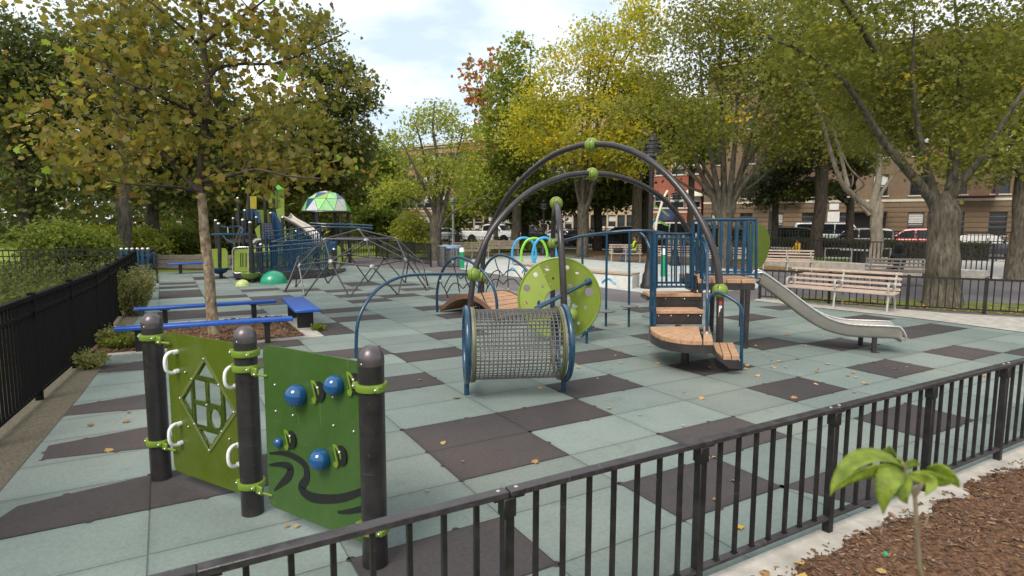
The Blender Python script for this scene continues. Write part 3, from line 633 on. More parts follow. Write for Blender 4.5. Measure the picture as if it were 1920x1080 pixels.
# ------------------------------------------------------------------ crawl tunnel of wire mesh
def tunnel():
    c0, c1 = gp(875, 740), gp(1056.5, 734); mid = (c0+c1)/2
    root = thing('crawl_tunnel', 'grey wire mesh crawl tunnel between two blue hoops, in the middle of the rubber yard', 'crawl tunnel', (mid.x, mid.y, 0))
    ax = (c1-c0).normalized(); R = .415; zc = .595; L_ = (c1-c0).length; nrm = V(-ax.y, ax.x, 0)
    def ring(t, r, k=44): o = c0+ax*t; return [o+nrm*(r*math.cos(a))+V(0, 0, zc+r*math.sin(a)) for a in [2*math.pi*i/k for i in range(k)]]
    z = MB(); t0, t1 = .085, L_-.085; n = 21
    for i in range(n): z.tube(ring(t0+(t1-t0)*i/(n-1), R-.02), .0072, 4, closed=True)
    nl = 50
    for i in range(nl):
        a = 2*math.pi*i/nl; q = nrm*((R-.013)*math.cos(a))+V(0, 0, zc+(R-.013)*math.sin(a)); z.tube([c0+ax*t0+q, c0+ax*t1+q], .0072, 4)
    z.build('wire_mesh', M_GREYMET, root, True, ang=60)
    for t, s_ in ((0, 1), (L_, -1)):
        z = MB(); z.tube(ring(t, R+.012, 60), .034, 14, closed=True); h = z.build('hoop', M_BLUE, root, True)
        z = MB()
        o = c0+ax*t; b_ = o+V(0, 0, zc-R-.01); z.cyl(V(o.x, o.y, -.01), V(b_.x, b_.y, b_.z+.02), .031, n=16); z.build('foot', M_BLUE, root, True)
        z = MB(); A = ring(t+s_*.045, R+.022, 60); B = ring(t+s_*.045, R-.03, 60); C = ring(t+s_*.072, R+.022, 60); D = ring(t+s_*.072, R-.03, 60)
        k = 60; vs = A+C+D+B; fs = []
        for i in range(k):
            j = (i+1) % k
            for a, b2 in ((0, k), (k, 2*k), (2*k, 3*k), (3*k, 0)): fs.append((a+i, a+j, b2+j, b2+i))
        z.add(vs, fs); z.build('end_ring', mat('weathered_flange', (.20, .185, .15), .45, .5, .2, 10), root, True)
        z = MB(); A = ring(t+s_*.076, R+.018, 60); B = ring(t+s_*.076, R-.05, 60); C = ring(t+s_*.092, R+.018, 60); D = ring(t+s_*.092, R-.05, 60); vs = A+C+D+B; z.add(vs, fs); z.build('green_ring', mat('dull_olive_ring', (.10, .115, .035), .5, 0, .15, 10), root, True)
        z = MB()
        for i in range(0, 60, 5): z.sphere(ring(t+s_*.093, R-.028, 60)[i], .009, 8)
        z.build('ring_screw', M_STEEL, root, True)
tunnel()

# ------------------------------------------------------------------ blue benches
def blue_bench(a, b2, label, side, legs, w=.235, h=.41, slats=1):
    a, b2 = V(a.x, a.y, 0), V(b2.x, b2.y, 0); d = (b2-a).normalized(); nn = V(-d.y, d.x, 0)*side; L_ = (b2-a).length; c = (a+b2)/2+nn*(w/2)
    root = thing('blue_bench', label, 'bench', (c.x, c.y, 0), math.atan2(d.y, d.x), 'flat blue benches round the play yard')
    z = MB()
    if slats == 1: z.box((0, 0, h-.028), (L_, w, .056), bev=.012)
    else:
        for k in (-1, 1): z.box((0, k*w*.27, h-.028), (L_, w*.46, .056), bev=.01)
    z.build('seat', M_BENCH, root)
    for t in legs:
        z = MB(); x = -L_/2+t*L_; z.box((x, 0, (h-.06)/2), (.085, w*.62, h-.062), bev=.004); z.box((x, 0, h-.066), (.16, w*.9, .010)); z.build('leg', M_BLACK, root)
blue_bench(gp(212, 617, .40), gp(550, 597, .40), 'long blue bench on the near side of the plane tree', 1, (.12, .84))
blue_bench(gp(250, 580, .40), gp(518.5, 564, .40), 'long blue bench just behind the trunk of the plane tree', 1, (.20, .83))
bA, bB = gp(602, 580, .40), gp(569, 556.5, .40)
blue_bench(bA, bB, 'short blue bench turned end on at the corner of the tree pit', 1, (.18, .82), w=.46)
blue_bench(gp(316, 495, .40), gp(406, 492, .40), 'far blue bench beside the timber planter by the tall fence', 1, (.25, .8), w=.45, slats=2)
# ------------------------------------------------------------------ arch climber with stairs, deck and slide
def climber():
    org = V(1.8, 10.2, 0)
    root = thing('arch_climber', 'big climbing structure of crossing dark arches with green joint balls, wooden stairs, blue railings and a steel slide', 'climbing frame', org)
    root['label'] = 'big climber of crossing dark arches with green balls, stairs, deck and steel slide'
    def P(name, z, m, par=None, **k): return z.build(name, m, par or root, True, **k)
    RT = .055
    # --- three arches
    UL, UR = dp(904, 582, 13.6), gp(1348, 667); UL.z = 0
    up_px = [(904, 582), (904, 520), (908, 470), (922, 425), (947, 375), (985, 330), (1035, 292), (1080, 275), (1109, 271), (1150, 273), (1195, 288), (1240, 318), (1283, 365), (1318, 420), (1340, 475), (1349, 530), (1350, 580), (1349, 641), (1348, 667)]
    ua = [pp(x, y, UL, UR) for x, y in up_px]; ua[0].z = 0; ua[-1].z = -.01
    z = MB(); z.tube(smoothpts(ua, 5), RT, 16); P('arch', z, M_BRONZE)
    LL, LR = dp(878, 632, 10.75), dp(1313, 560, 13.9)
    lo_px = [(876, 640), (880, 590), (887, 525), (900, 478), (921, 434), (955, 392), (1000, 355), (1050, 333), (1085, 326), (1109, 325), (1150, 329), (1195, 343), (1240, 370), (1275, 408), (1297, 445), (1309, 485), (1313, 540), (1314, 572)]
    la = [pp(x, y, LL, LR) for x, y in lo_px]; la[0].z = -.01; la[-1].z = -.01
    z = MB(); z.tube(smoothpts(la, 5), RT, 16); P('arch', z, M_BRONZE)
    ta = [V(.84, 9.62, -.01), V(.835, 9.62, .9), V(.80, 9.75, 1.5), V(.79, 10.2, 2.02), V(.80, 10.8, 2.26), V(.86, 11.6, 2.36), V(.9, 12.4, 2.24), V(.91, 12.95, 1.85), V(.91, 13.2, 1.3), V(.91, 13.2, -.01)]
    ta = [dp(1058, 590, 9.62), dp(1057, 560, 9.62), dp(1054.5, 500, 9.66), dp(1051, 440, 9.8), dp(1047, 400, 10.2), dp(1044, 385, 10.75), dp(1042, 381, 11.5), dp(1040.5, 388, 12.3), dp(1039, 405, 12.9), dp(1037, 450, 13.2), dp(1036.5, 520, 13.2), dp(1036, 585, 13.2)]
    ta = [V(ta[0].x, ta[0].y, -.01)]+ta; ta[-1].z = -.01
    z = MB(); z.tube(smoothpts(ta, 5), RT, 16); P('arch', z, M_BRONZE)
    # --- joint balls
    def ball(c, R, d=V(0, 0, 1)):
        z = MB(); z.sphere(c, R, 24); b_ = P('joint_ball', z, M_LIME)
        z = MB(); ax = V(-c.x, -c.y, .0).normalized(); sd = ax.cross(V(0, 0, 1))
        pts = [c+(V(0, 0, 1)*math.sin(a)*.8+sd*math.cos(a)*.25+ax*math.cos(a)*.97*abs(1)).normalized()*(R*1.001) for a in [math.radians(q) for q in range(-80, 88, 8)]]
        z.tube(pts, .0035, 5); z.build('seam', M_INK, b_, True)
        z = MB()
        for k in (-.55, .6): z.sphere(c+(ax+V(0, 0, k)+sd*.28*(1 if k > 0 else -1)).normalized()*(R*.985), .012, 8)
        z.build('ball_bolt', M_INK, b_, True)
    ball(pp(1109, 271.5, UL, UR), .128); ball(pp(1110, 326, LL, LR), .128)
    ball(pp(887.5, 515, LL, LR), .132); ball(pp(907, 519, UL, UR), .125)
    ball(dp(1043, 381, 11.3), .125); ball(dp(1037, 456, 13.2), .125); ball(pp(1350, 545, UL, UR), .118); ball(pp(1303, 457, LL, LR), .128)
    ball(dp(1071, 591, 9.7), .125)
    # --- curved blue bar towards the yard
    A, B = gp(668, 672), pp(875, 514, LL, LR)
    px = [(668, 674), (668, 640), (671, 605), (681, 578), (700, 550), (724, 531), (752, 519), (780, 515), (830, 514), (877, 514)]
    z = MB(); q = [pp(x, y, A, B) for x, y in px]; q[0].z = -.01; z.tube(smoothpts(q, 6), .026, 12); P('curved_bar', z, M_BLUE)
    # --- spinning disc panel
    C = V(0, 0, 0); C = dp(1048, 560, 9.98); R = .685
    nv = V(-C.x-.3, -C.y, .25).normalized(); X = V(0, 0, 1).cross(nv).normalized(); Y = nv.cross(X)
    def on(x, y):
        d = Vector(ray(x, y)); t = (C-V(0, 0, EYE)).dot(nv)/d.dot(nv); p = V(0, 0, EYE)+d*t-C; return (p.dot(X), p.dot(Y))
    holes = [circle(.215, 28, *on(1046, 566))]
    for x, y, w in ((1004, 515, 9), (988, 540, 13.5), (1017.5, 537.5, 5), (1026, 503.5, 9), (1063, 502, 9), (1082, 511, 6.5), (1037, 522, 5), (1104.5, 547, 16), (1077, 574, 10.5), (1097.5, 576.5, 7), (1085, 606, 6), (1014, 569, 14), (986, 568.5, 7), (1065, 621, 10), (1069, 536, 8)):
        holes.append(circle(w/2/1117*10.0, 16, *on(x, y)))
    holes[0] = [(a*1.0, b2) for a, b2 in holes[0]]
    z = MB(); z.holed(circle(R, 64), holes, -.018, .012, C, X, Y); disc = P('disc_panel', z, M_WHEEL)
    z = MB(); z.tube([C+X*(R*math.cos(a))+Y*(R*math.sin(a)) for a in [2*math.pi*i/64 for i in range(64)]], .021, 8, closed=True); z.build('disc_rim', M_LIME, disc, True)
    a0, a1 = math.atan2(*reversed(on(1007, 490))), math.atan2(*reversed(on(1080, 628)))                     # the paler second leaf of the disc
    if a1 < a0: a1 += 2*math.pi
    sec = [(R*.965*math.cos(a0+(a1-a0)*i/30), R*.965*math.sin(a0+(a1-a0)*i/30)) for i in range(31)]
    hx, hy = on(1046, 566)
    inner = [(hx+.225*math.cos(a0+(a1-a0)*i/18), hy+.225*math.sin(a0+(a1-a0)*i/18)) for i in range(18, -1, -1)]
    poly = sec+inner
    hl = [h for h in holes[1:] if inside((sum(p[0] for p in h)/len(h), sum(p[1] for p in h)/len(h)), poly)]
    z = MB(); z.holed(poly, hl, .0125, .022, C, X, Y); z.build('disc_leaf', mat('pale_green_leaf', (.29, .37, .075), .3, 0, .08, 2), disc, True)
    z = MB()
    for x, y in ((1012, 497), (1022, 515), (1032, 533), (1070, 601), (1079, 620)): u, v = on(x, y); z.sphere(C+X*u+Y*v+nv*.014, .010, 8)
    z.build('disc_screw', M_STEEL, disc, True)
    u, v = on(1103, 528); F = C+X*u+Y*v+nv*.03
    z = MB(); z.lathe(F, [(.062, -.018), (.062, .004), (.03, .03), (.01, .045)], 16, axis=nv); fl = P('bar_flange', z, M_BLUE)
    z = MB(); e = dp(990, 588, 9.3); z.tube([F+nv*.03, e], .027, 12); P('brace_bar', z, M_BLUE)
    z = MB(); z.tube([dp(1078, 540, 9.86), dp(1003, 577, 9.5)], .02, 10); P('brace_bar', z, M_BLUE)
    f0 = gp(1100, 644); z = MB(); z.cyl(V(f0.x, f0.y, -.01), V(f0.x, f0.y, .22), .022, n=12); z.tube([dp(1089, 632, f0.y-.02), dp(1113, 610, f0.y-.02)], .028, 4); P('disc_foot', z, M_BLUE)
    z = MB(); z.sphere(dp(1090, 630, f0.y-.05), .009, 8); z.sphere(dp(1111, 611, f0.y-.05), .009, 8); z.sphere(dp(1100, 620, f0.y-.05), .009, 8); P('foot_bolt', z, M_STEEL)
    # --- stepper trail: overhead rail, hanging posts, pods
    rail = [dp(1037, 456, 13.2), dp(1060, 450.5, 12.7), dp(1092, 443, 12.1), dp(1136, 437, 11.6), dp(1180, 433, 11.45), dp(1224, 434, 11.4), dp(1265, 442, 12.0), dp(1303, 456, 13.2)]
    z = MB(); z.tube(smoothpts(rail, 6), .031, 12); P('overhead_rail', z, M_BLUE)
    for x, yb, Y, yp in ((1136, 612, 11.47, 583), (1179, 613, 11.43, 574), (1220, 613, 11.3, 592), (1092.5, 600, 12.1, 570)):
        g0 = gp(x, yb); g0 = V(g0.x/g0.y*Y, Y, 0); top = min((p for p in smoothpts(rail, 6)), key=lambda p: abs(p.x/p.y-g0.x/g0.y))
        z = MB(); z.cyl(V(g0.x, g0.y, -.01), V(top.x, g0.y, top.z-.015), .023, n=12); hp = P('hanging_post', z, M_BLUE)
        zp = dp(x, yp, Y).z
        z = MB(); pr = [(.02, -.016), (.165, -.016), (.18, -.004), (.178, .010), (.168, .014), (.05, .016), (.024, .03)]
        z.lathe((g0.x, g0.y, zp), pr, 10); P('step_pod', z, mat('grey_step_rubber', (.15, .155, .155), .6, 0, .12, 12))
    # --- curved blue leg by the lamp
    q = [dp(1197, 434, 11.6), dp(1211, 448, 11.5), dp(1222, 480, 11.3), dp(1226, 540, 11.0), dp(1227, 600, 10.9)]; q[-1].z = 0
    z = MB(); z.tube(smoothpts(q, 6), .03, 12); P('curved_leg', z, M_BLUE)
    # --- stairs
    def plank(poly, z1, h=.052, n=''): gx, gy = sum(q[0] for q in poly)/len(poly), sum(q[1] for q in poly)/len(poly); poly = [(gx+(x-gx)*(1-.011/max(.05, math.hypot(x-gx, y-gy))), gy+(y-gy)*(1-.011/max(.05, math.hypot(x-gx, y-gy)))) for x, y in poly]; z = MB(); z.prism(ccw2(poly), z1-h, z1, (0, 0, 0), (1, 0, 0), (0, 1, 0)); return P('plank', z, M_DECK, ang=20)
    def ccw2(l): return l if sum(l[i][0]*l[(i+1) % len(l)][1]-l[(i+1) % len(l)][0]*l[i][1] for i in range(len(l))) > 0 else list(reversed(l))
    def f(p): return (p.x, p.y)
    zl = .47
    # landing: fan of planks with a curved front
    hub = gp(1309, 611, zl); front = [(1217, 612.5), (1219, 619), (1227, 625), (1240, 631), (1256, 635), (1275, 638), (1297, 640), (1317, 640)]
    fr = [gp(x, y, zl) for x, y in front]; rim = smoothpts([V(p.x, p.y, 0) for p in fr], 4)
    backl = gp(1218, 611, zl); backr = gp(1320, 611, zl)
    cuts = [0, 5, 10, 15, 20, 24, 28]
    for a, b2 in zip(cuts[:-1], cuts[1:]):
        b_ = min(b2, len(rim)-1); seg = [f(p) for p in rim[a:b_+1]]
        k = [f(hub+(rim[a]-hub)*.02), f(hub+(rim[b_]-hub)*.02)]
        seg = [(x+(hub.x-x)*.012, y+(hub.y-y)*.012) for x, y in seg]
        plank([k[0]]+seg+[k[1]], zl)
    plank([f(gp(1319, 611, zl)), f(gp(1319, 640, zl)), f(gp(1337, 640, zl)), f(gp(1330, 611, zl))], zl)
    z = MB(); pl = [V(p.x, p.y, 0) for p in rim]+[gp(1337, 640, zl), gp(1331, 610, zl), gp(1218, 610, zl)]
    z.prism(ccw2([(p.x, p.y+.012) for p in pl]), zl-.165, zl-.054, (0, 0, 0), (1, 0, 0), (0, 1, 0)); P('landing_frame', z, M_BRONZE)
    c = gp(1284, 682); z = MB(); z.cyl(V(c.x, c.y, -.01), V(c.x, c.y, zl-.1), .06, n=18); P('landing_post', z, M_BRONZE)
    c = gp(1270, 652); z = MB(); z.cyl(V(c.x, c.y, -.01), V(c.x, c.y, zl-.1), .05, n=14); P('landing_post', z, M_BRONZE)
    # two risers with treads
    def tread(y0, z1, x0, x1, depth, yb):
        a, b2 = gp(x0, y0, z1), gp(x1, y0, z1); d = (b2-a).normalized(); n = V(-d.y, d.x, 0)
        z = MB(); w = (b2-a).length; c = (a+b2)/2+n*(depth/2); z.box((c.x, c.y, z1-.027), (w, depth, .054), math.atan2(d.y, d.x), bev=.006); P('tread', z, M_DECK)
        z = MB(); c = (a+b2)/2+n*.03; z.box((c.x, c.y, (z1-.056+yb)/2), (w-.03, .02, z1-.058-yb), math.atan2(d.y, d.x)); P('riser', z, M_BRONZE)
        z = MB()
        for k in (.06, .32, .68, .94): q = a.lerp(b2, k)+n*.018; z.sphere((q.x, q.y, z1-.085), .011, 8)
        P('riser_bolt', z, M_STEEL)
    tread(582, .69, 1230.5, 1320, .36, zl); tread(550.5, .895, 1217, 1316, .40, .64)
    z = MB(); a = gp(1217, 550.5, .895); z.box((a.x+.40, a.y+.25, .81), (.86, .44, .05)); P('tread_frame', z, M_BRONZE)
    # lowest step hanging off the landing
    zs = .255
    pts = [[(1340, 642), (1354, 642), (1370, 668), (1357, 668)], [(1355.5, 642), (1369, 642), (1386.5, 668), (1371.5, 668)]]
    for pq in ([(1336, 642), (1348, 642), (1355, 668), (1343, 660)], [(1349, 642), (1361, 642), (1371, 668), (1356.5, 668)], [(1362.5, 642), (1374, 642), (1387, 668), (1372.5, 668)]): plank([f(gp(x, y, zs)) for x, y in pq], zs, .05)
    Yf = gp(1371, 668, zs).y
    side = [dp(1321, 646, Yf), dp(1337, 646, Yf), dp(1345, 665, Yf), dp(1358, 676, Yf), dp(1388, 677, Yf), dp(1388, 691, Yf), dp(1368, 691, Yf), dp(1345, 674, Yf)]
    O = V(0, Yf, 0); z = MB(); z.prism([(p.x, p.z) for p in side][::-1], -.012, .012, O, (1, 0, 0), (0, 0, 1)); P('step_side', z, M_BRONZE)
    Yb = gp(1374, 642, zs).y; z = MB(); z.prism([(p.x*.985+.02, p.z) for p in side][::-1], -.012, .012, V(0, Yb, 0), (1, 0, 0), (0, 0, 1)); P('step_side', z, M_BRONZE)
    # --- deck
    zd = 1.125; Yd, Ye = 9.42, 10.5
    xa, xb = dp(1308, 523, Yd).x, dp(1418, 523, Yd).x; n = 4; w = (xb-xa)/n
    for i in range(n):
        z = MB(); z.box((xa+w*(i+.5), (Yd+Ye)/2, zd-.034), (w-.014, Ye-Yd, .068), bev=.006); P('deck_plank', z, M_DECK)
    z = MB()
    for y in (Yd+.03, Ye-.03): z.box(((xa+xb)/2, y, zd-.125), (xb-xa-.02, .05, .105), bev=.004)
    for x in (xa+.04, xb-.04): z.box((x, (Yd+Ye)/2, zd-.12), (.05, Ye-Yd-.12, .09))
    P('deck_frame', z, M_BRONZE)
    z = MB(); z.box((xa-.02, Yd+.28, zd-.08), (.03, .56, .26)); P('deck_riser', z, M_BRONZE)
    for x, y in ((1397, 653), (1333, 627), (1389, 612)):
        g0 = gp(x, y); z = MB(); z.cyl(V(g0.x, g0.y, -.01), V(g0.x, g0.y, zd-.07), .042, n=14); P('deck_post', z, M_BRONZE)
    # --- railings
    def rail_panel(xl, xr, yt, yb, Y, n, flat=False, Y2=None, ext=None):
        Y2 = Y2 or Y
        a, b2, c, d = dp(xl, yt, Y), dp(xr, yt, Y2), dp(xl, yb, Y), dp(xr, yb, Y2)
        z = MB(); z.tube([a, b2], .021, 10); r0 = P('railing', z, M_BLUE); z = MB(); z.tube([c, d], .019, 10); z.build('bottom_rail', M_BLUE, r0, True)
        for i in range(n):
            k = (i+.6)/(n+.2); p, q = a.lerp(b2, k), c.lerp(d, k); z = MB()
            if flat:
                dr = (b2-a).normalized(); z.box((p+q)/2, (.044, .014, (p-q).length-.02), math.atan2(dr.y, dr.x))
            else: z.cyl(q, p, .0125, n=8)
            z.build('picket', M_BLUE, r0, True)
        for p, q in ((a, c), (b2, d)):
            z = MB(); z.cyl(V(q.x, q.y, q.z-(ext or .07)), p+V(0, 0, .02), .024, n=12); z.build('railing_post', M_BLUE, r0, True)
    rail_panel(1315, 1418, 411.5, 514.5, 9.46, 7, True)
    rail_panel(1300, 1402, 413, 509.5, 10.42, 7, True)
    rail_panel(1226.5, 1299, 438.5, 537.5, 9.05, 8, False, 9.55)
    rail_panel(1222, 1306, 447, 530, 9.9, 5, False, 10.3)
    for x, yt, yb, Y in ((1227.5, 437, 611, 8.85), (1221, 441, 617, 9.15), (1299, 412, 543, 9.5), (1316, 410, 545, 9.44)):
        a, b2 = dp(x, yt, Y), dp(x, yb, Y); z = MB(); z.cyl(V(b2.x, b2.y, b2.z), a, .025, n=12); P('railing_post', z, M_BLUE)
    q = [dp(1325.5, 624, 8.32), dp(1326, 580, 8.32), dp(1330, 558, 8.34), dp(1341, 550, 8.3), dp(1352, 550, 8.22), dp(1370, 559, 8.12), dp(1384, 569, 8.05), dp(1390, 582, 8.02), dp(1390.5, 620, 8.02), dp(1390, 692, 8.02)]; q[-1].z = 0
    z = MB(); z.tube(smoothpts(q, 5), .0235, 12); P('handrail', z, M_BLUE)
    z = MB(); p = gp(1325.5, 625, zl); z.lathe((p.x, p.y, zl), [(.075, 0), (.075, .010), (.03, .014), (.028, .03)], 16); P('post_base', z, M_STEEL)
    z = MB(); p = dp(1389, 680, 7.99); z.box((p.x-.03, p.y, .10), (.05, .02, .15)); P('handrail_plate', z, M_BLUE)
    z = MB(); z.sphere((p.x-.03, p.y-.014, .05), .014, 8); z.sphere((p.x-.03, p.y-.014, .15), .014, 8); P('plate_bolt', z, M_STEEL)
    q = [dp(1317, 444, 9.3), dp(1322, 447, 9.2), dp(1326, 468, 9.0), dp(1326, 560, 8.5), dp(1326, 610, 8.4)]; z = MB(); z.tube(smoothpts(q, 5), .0225, 12); P('handrail', z, M_BLUE)
    q = [dp(1317, 455, 9.38), dp(1321, 459, 9.3), dp(1324, 480, 9.2), dp(1320, 492, 9.25), dp(1319, 510, 9.3), dp(1322, 526, 9.25)]; z = MB(); z.tube(smoothpts(q, 5), .02, 12); P('handrail', z, M_BLUE)
    # --- green leaf panel behind the slide mouth
    Yg = 10.45; lf = [(1406, 424), (1408, 420), (1424, 420.5), (1434, 426), (1441, 438), (1443.5, 455), (1440, 475), (1434, 490), (1427, 499), (1420, 502), (1408, 500), (1405, 498)]
    L2 = smoothpts([V(dp(x, y, Yg).x, dp(x, y, Yg).z, 0) for x, y in lf], 4, True)
    z = MB(); z.prism([(p.x, p.y) for p in L2][::-1], -.012, .012, V(0, Yg, 0), (1, 0, 0), (0, 0, 1)); P('leaf_panel', z, M_PANEL_A)
    # --- steel slide
    near = [(1418, 514), (1426, 511), (1436, 514), (1455, 527), (1481, 546), (1512, 570), (1540, 589), (1562, 600), (1586, 606.5), (1612, 609.5), (1664, 611.5)]
    Y0, Y1 = 9.62, 9.05
    cl_ = []
    for i, (x, y) in enumerate(near):
        t_ = (x-1418)/(1664-1418); cl_.append(dp(x, y, Y0+(Y1-Y0)*t_))
    ex = cl_[-1]+V(.17, .03, -.02); lip = ex+V(.06, .01, -.13)
    top = smoothpts(cl_, 5); dirv = (cl_[-1]-cl_[0]); dirv.z = 0; dirv.normalize(); side = V(-dirv.y, dirv.x, 0)
    wd, dpth = .52, .20
    def depth(i): k = i/(len(top)-1); return dpth*min(1, .35+k*5)*(1.0 if k < .97 else 1.0)
    z = MB(); n = len(top); prof = []
    for i, p in enumerate(top):
        dd = depth(i); t_ = (top[min(i+1, n-1)]-top[max(i-1, 0)]).normalized(); nn = side.cross(t_); nn = nn if nn.z > 0 else -nn
        row = []
        for a, b2 in ((0, 0), (.012, -.02), (.012, -dd*.75), (.05, -dd*.96), (.12, -dd), (wd-.12, -dd), (wd-.05, -dd*.96), (wd-.012, -dd*.75), (wd-.012, -.02), (wd, 0)): row.append(p+side*a+nn*b2)
        prof.append(row)
    q = prof[-1]; prof.append([p+dirv*.16-V(0, 0, .002) for p in q]); q = prof[-1]
    prof.append([p+dirv*.05-V(0, 0, .05) for p in q])
    vs = [p for r in prof for p in r]; m_ = 10; k = len(prof)
    fs = [(i*m_+j, i*m_+j+1, (i+1)*m_+j+1, (i+1)*m_+j) for i in range(k-1) for j in range(m_-1)]
    z.add(vs, fs)
    off = []                                                        # underside, a few millimetres below
    for i, r in enumerate(prof):
        t_ = (prof[min(i+1, k-1)][5]-prof[max(i-1, 0)][5]).normalized(); nn = side.cross(t_); nn = nn if nn.z > 0 else -nn
        off.append([p-nn*.007+(side*(-.007) if j < 4 else side*.007 if j > 5 else V(0, 0, 0)) for j, p in enumerate(r)])
    vs2 = [p for r in off for p in r]; z.add(vs2, [tuple(reversed(f_)) for f_ in fs])
    sl = P('slide_chute', z, M_SLIDE, ang=50)
    for e in (0, 9):
        pts = [r[e] for r in prof]+[prof[-1][e]+V(.045*dirv.x, .045*dirv.y, -.085), prof[-1][e]+V(.052*dirv.x, .052*dirv.y, -.15)]
        z = MB(); z.tube(pts, .017, 10); z.build('slide_rail', M_STEEL, sl, True)
    r = prof[-1]; z = MB(); z.tube([r[0]+V(dirv.x*.052, dirv.y*.052, -.15), r[9]+V(dirv.x*.052, dirv.y*.052, -.15)], .016, 10); z.build('slide_lip', M_STEEL, sl, True)
    z = MB(); z.box((cl_[0].x+.04, cl_[0].y+wd/2, zd-.03), (.16, wd, .03)); z.build('slide_mouth', M_STEEL, sl, True)
    for x, y, yt in ((1638, 661, 621), (1613, 648, 624)):
        g0 = gp(x, y); tp = dp(x, yt, g0.y)
        z = MB(); z.cyl(V(g0.x, g0.y, -.01), V(g0.x, g0.y, tp.z), .038, n=14); z.sphere((g0.x, g0.y, tp.z), .038, 12); lg = z.build('slide_leg', M_BRONZE, root, True)
        if x > 1630:
            z = MB(); v = V(-g0.x, -g0.y, 0).normalized()*.036
            for dz in (.0, -.062): z.sphere((g0.x+v.x, g0.y+v.y, tp.z+dz), .021, 12, sz=.8)
            z.build('leg_bolt', M_STEEL, lg, True)
    # --- warning sticker on the arch by the stairs
    c = pp(1353, 577, UL, UR); z = MB(); v = V(-c.x, -c.y, 0).normalized(); sd = V(-v.y, v.x, 0)
    def curved(zc, h, mi):
        vs = []; fs = []
        for i in range(7):
            a = -.2+.75*i/6; d = (v*math.cos(a)+sd*math.sin(a))*(RT+.002); vs += [V(c0.x, c0.y, zc-h/2)+d, V(c0.x, c0.y, zc+h/2)+d]
        for i in range(6): fs.append((2*i, 2*i+2, 2*i+3, 2*i+1))
        z.add(vs, fs, mi)
    c0 = pp(1349.5, 580, UL, UR); curved(c.z-.05, .17, 0); curved(c.z+.075, .055, 1)
    z.build('warning_sticker', [M_WHITE, mat('red_print', (.45, .03, .02), .5)], root, True)
climber()

# ------------------------------------------------------------------ rope-sided plank bridge
def bridge():
    P0, P1 = V(-1.60, 13.35, 0), V(-.28, 12.15, 0); d = (P1-P0).normalized(); s_ = V(-d.y, d.x, 0)
    if s_.y < 0: s_ = -s_
    L_ = (P1-P0).length; wd = 1.12; c = (P0+P1)/2+s_*(wd/2)
    root = thing('plank_bridge', 'humped wooden plank bridge with blue hoops and dark rope nets, behind the wire tunnel', 'bridge', (c.x, c.y, 0))
    n = 13; H = .40
    def arc(k): return P0+d*(L_*k)+V(0, 0, .03+H*math.sin(math.pi*min(1, max(0, k)))**.85)
    for i in range(n):
        a, b2 = arc(i/n), arc((i+1)/n); t_ = (b2-a).normalized(); nn = s_.cross(t_); nn = nn if nn.z > 0 else -nn
        R = Matrix((t_, s_, nn)).transposed(); q = (a+b2)/2+s_*(wd/2); z = MB(); z.box(q, ((b2-a).length-.010, wd, .05), R=R, bev=.004); z.build('plank', M_DECK, root, True)
    for o in (-.02, wd+.02):
        pts = [arc(i/24)+s_*o for i in range(25)]; z = MB()
        vs = []
        for p in pts: vs += [p+s_*(-.014)+V(0, 0, .045), p+s_*.014+V(0, 0, .045), p+s_*.014-V(0, 0, .06), p+s_*(-.014)-V(0, 0, .06)]
        fs = []
        for i in range(24):
            for j in range(4): a, b2 = 4*i+j, 4*i+(j+1) % 4; fs.append((a, b2, b2+4, a+4))
        fs += [(3, 2, 1, 0), (96, 97, 98, 99)]
        z.add(vs, fs); z.build('side_board', mat('bridge_side_brown', (.17, .085, .05), .6, 0, .15, 8), root, True)
    for o, lbl in ((-.10, 0), (wd+.10, 1)):
        q0 = P0+s_*o-d*.02; q1 = P1+s_*o+d*.05
        def hp(k, zz): return q0.lerp(q1, k)+V(0, 0, zz)
        pts = [hp(0, -.01), hp(.0, .45), hp(.06, .80), hp(.17, 1.08), hp(.33, 1.25), hp(.46, 1.25), hp(.62, 1.16), hp(.80, .98), hp(.94, .72), hp(1, .40), hp(1, -.01)]
        hoop = smoothpts(pts, 6); z = MB(); z.tube(hoop, .031, 12); z.build('hoop', M_BLUE, root, True)
        ropes = []
        for kt, kb in ((.05, .16), (.28, .36), (.56, .58), (.83, .80)):
            a = min(hoop[8:-8], key=lambda p: abs((p-q0).dot(d)-kt*L_)); b2 = arc(kb)+s_*(o*.2 if o < 0 else wd)+V(0, 0, .05)
            mid = (a+b2)/2+d*(.09*(1 if kt < .5 else -1))+s_*(-.05 if o < 0 else .05)
            r_p = smoothpts([a, a.lerp(mid, .5)+V(0, 0, -.02), mid, b2.lerp(mid, .4), b2], 5); ropes.append(r_p)
            z = MB(); z.tube(r_p, .0125, 7); rp_ = z.build('net_rope', M_ROPE, root, True)
            for q1_, q2_ in ((r_p[0], r_p[2]), (r_p[-1], r_p[-3])): z = MB(); z.tube([q1_, q2_], .019, 8); z.build('rope_clamp', M_STEEL, rp_, True)
        for lv in (.42, .66):
            pts = []
            for i, r_p in enumerate(ropes): pts.append(r_p[int(len(r_p)*lv)]); 
            w = []
            for i in range(len(pts)-1): w += [pts[i], pts[i].lerp(pts[i+1], .5)+V(0, 0, .10 if i % 2 == 0 else -.10)]
            w.append(pts[-1]); z = MB(); z.tube(smoothpts(w, 6), .0125, 7); z.build('net_rope', M_ROPE, root, True)
bridge()

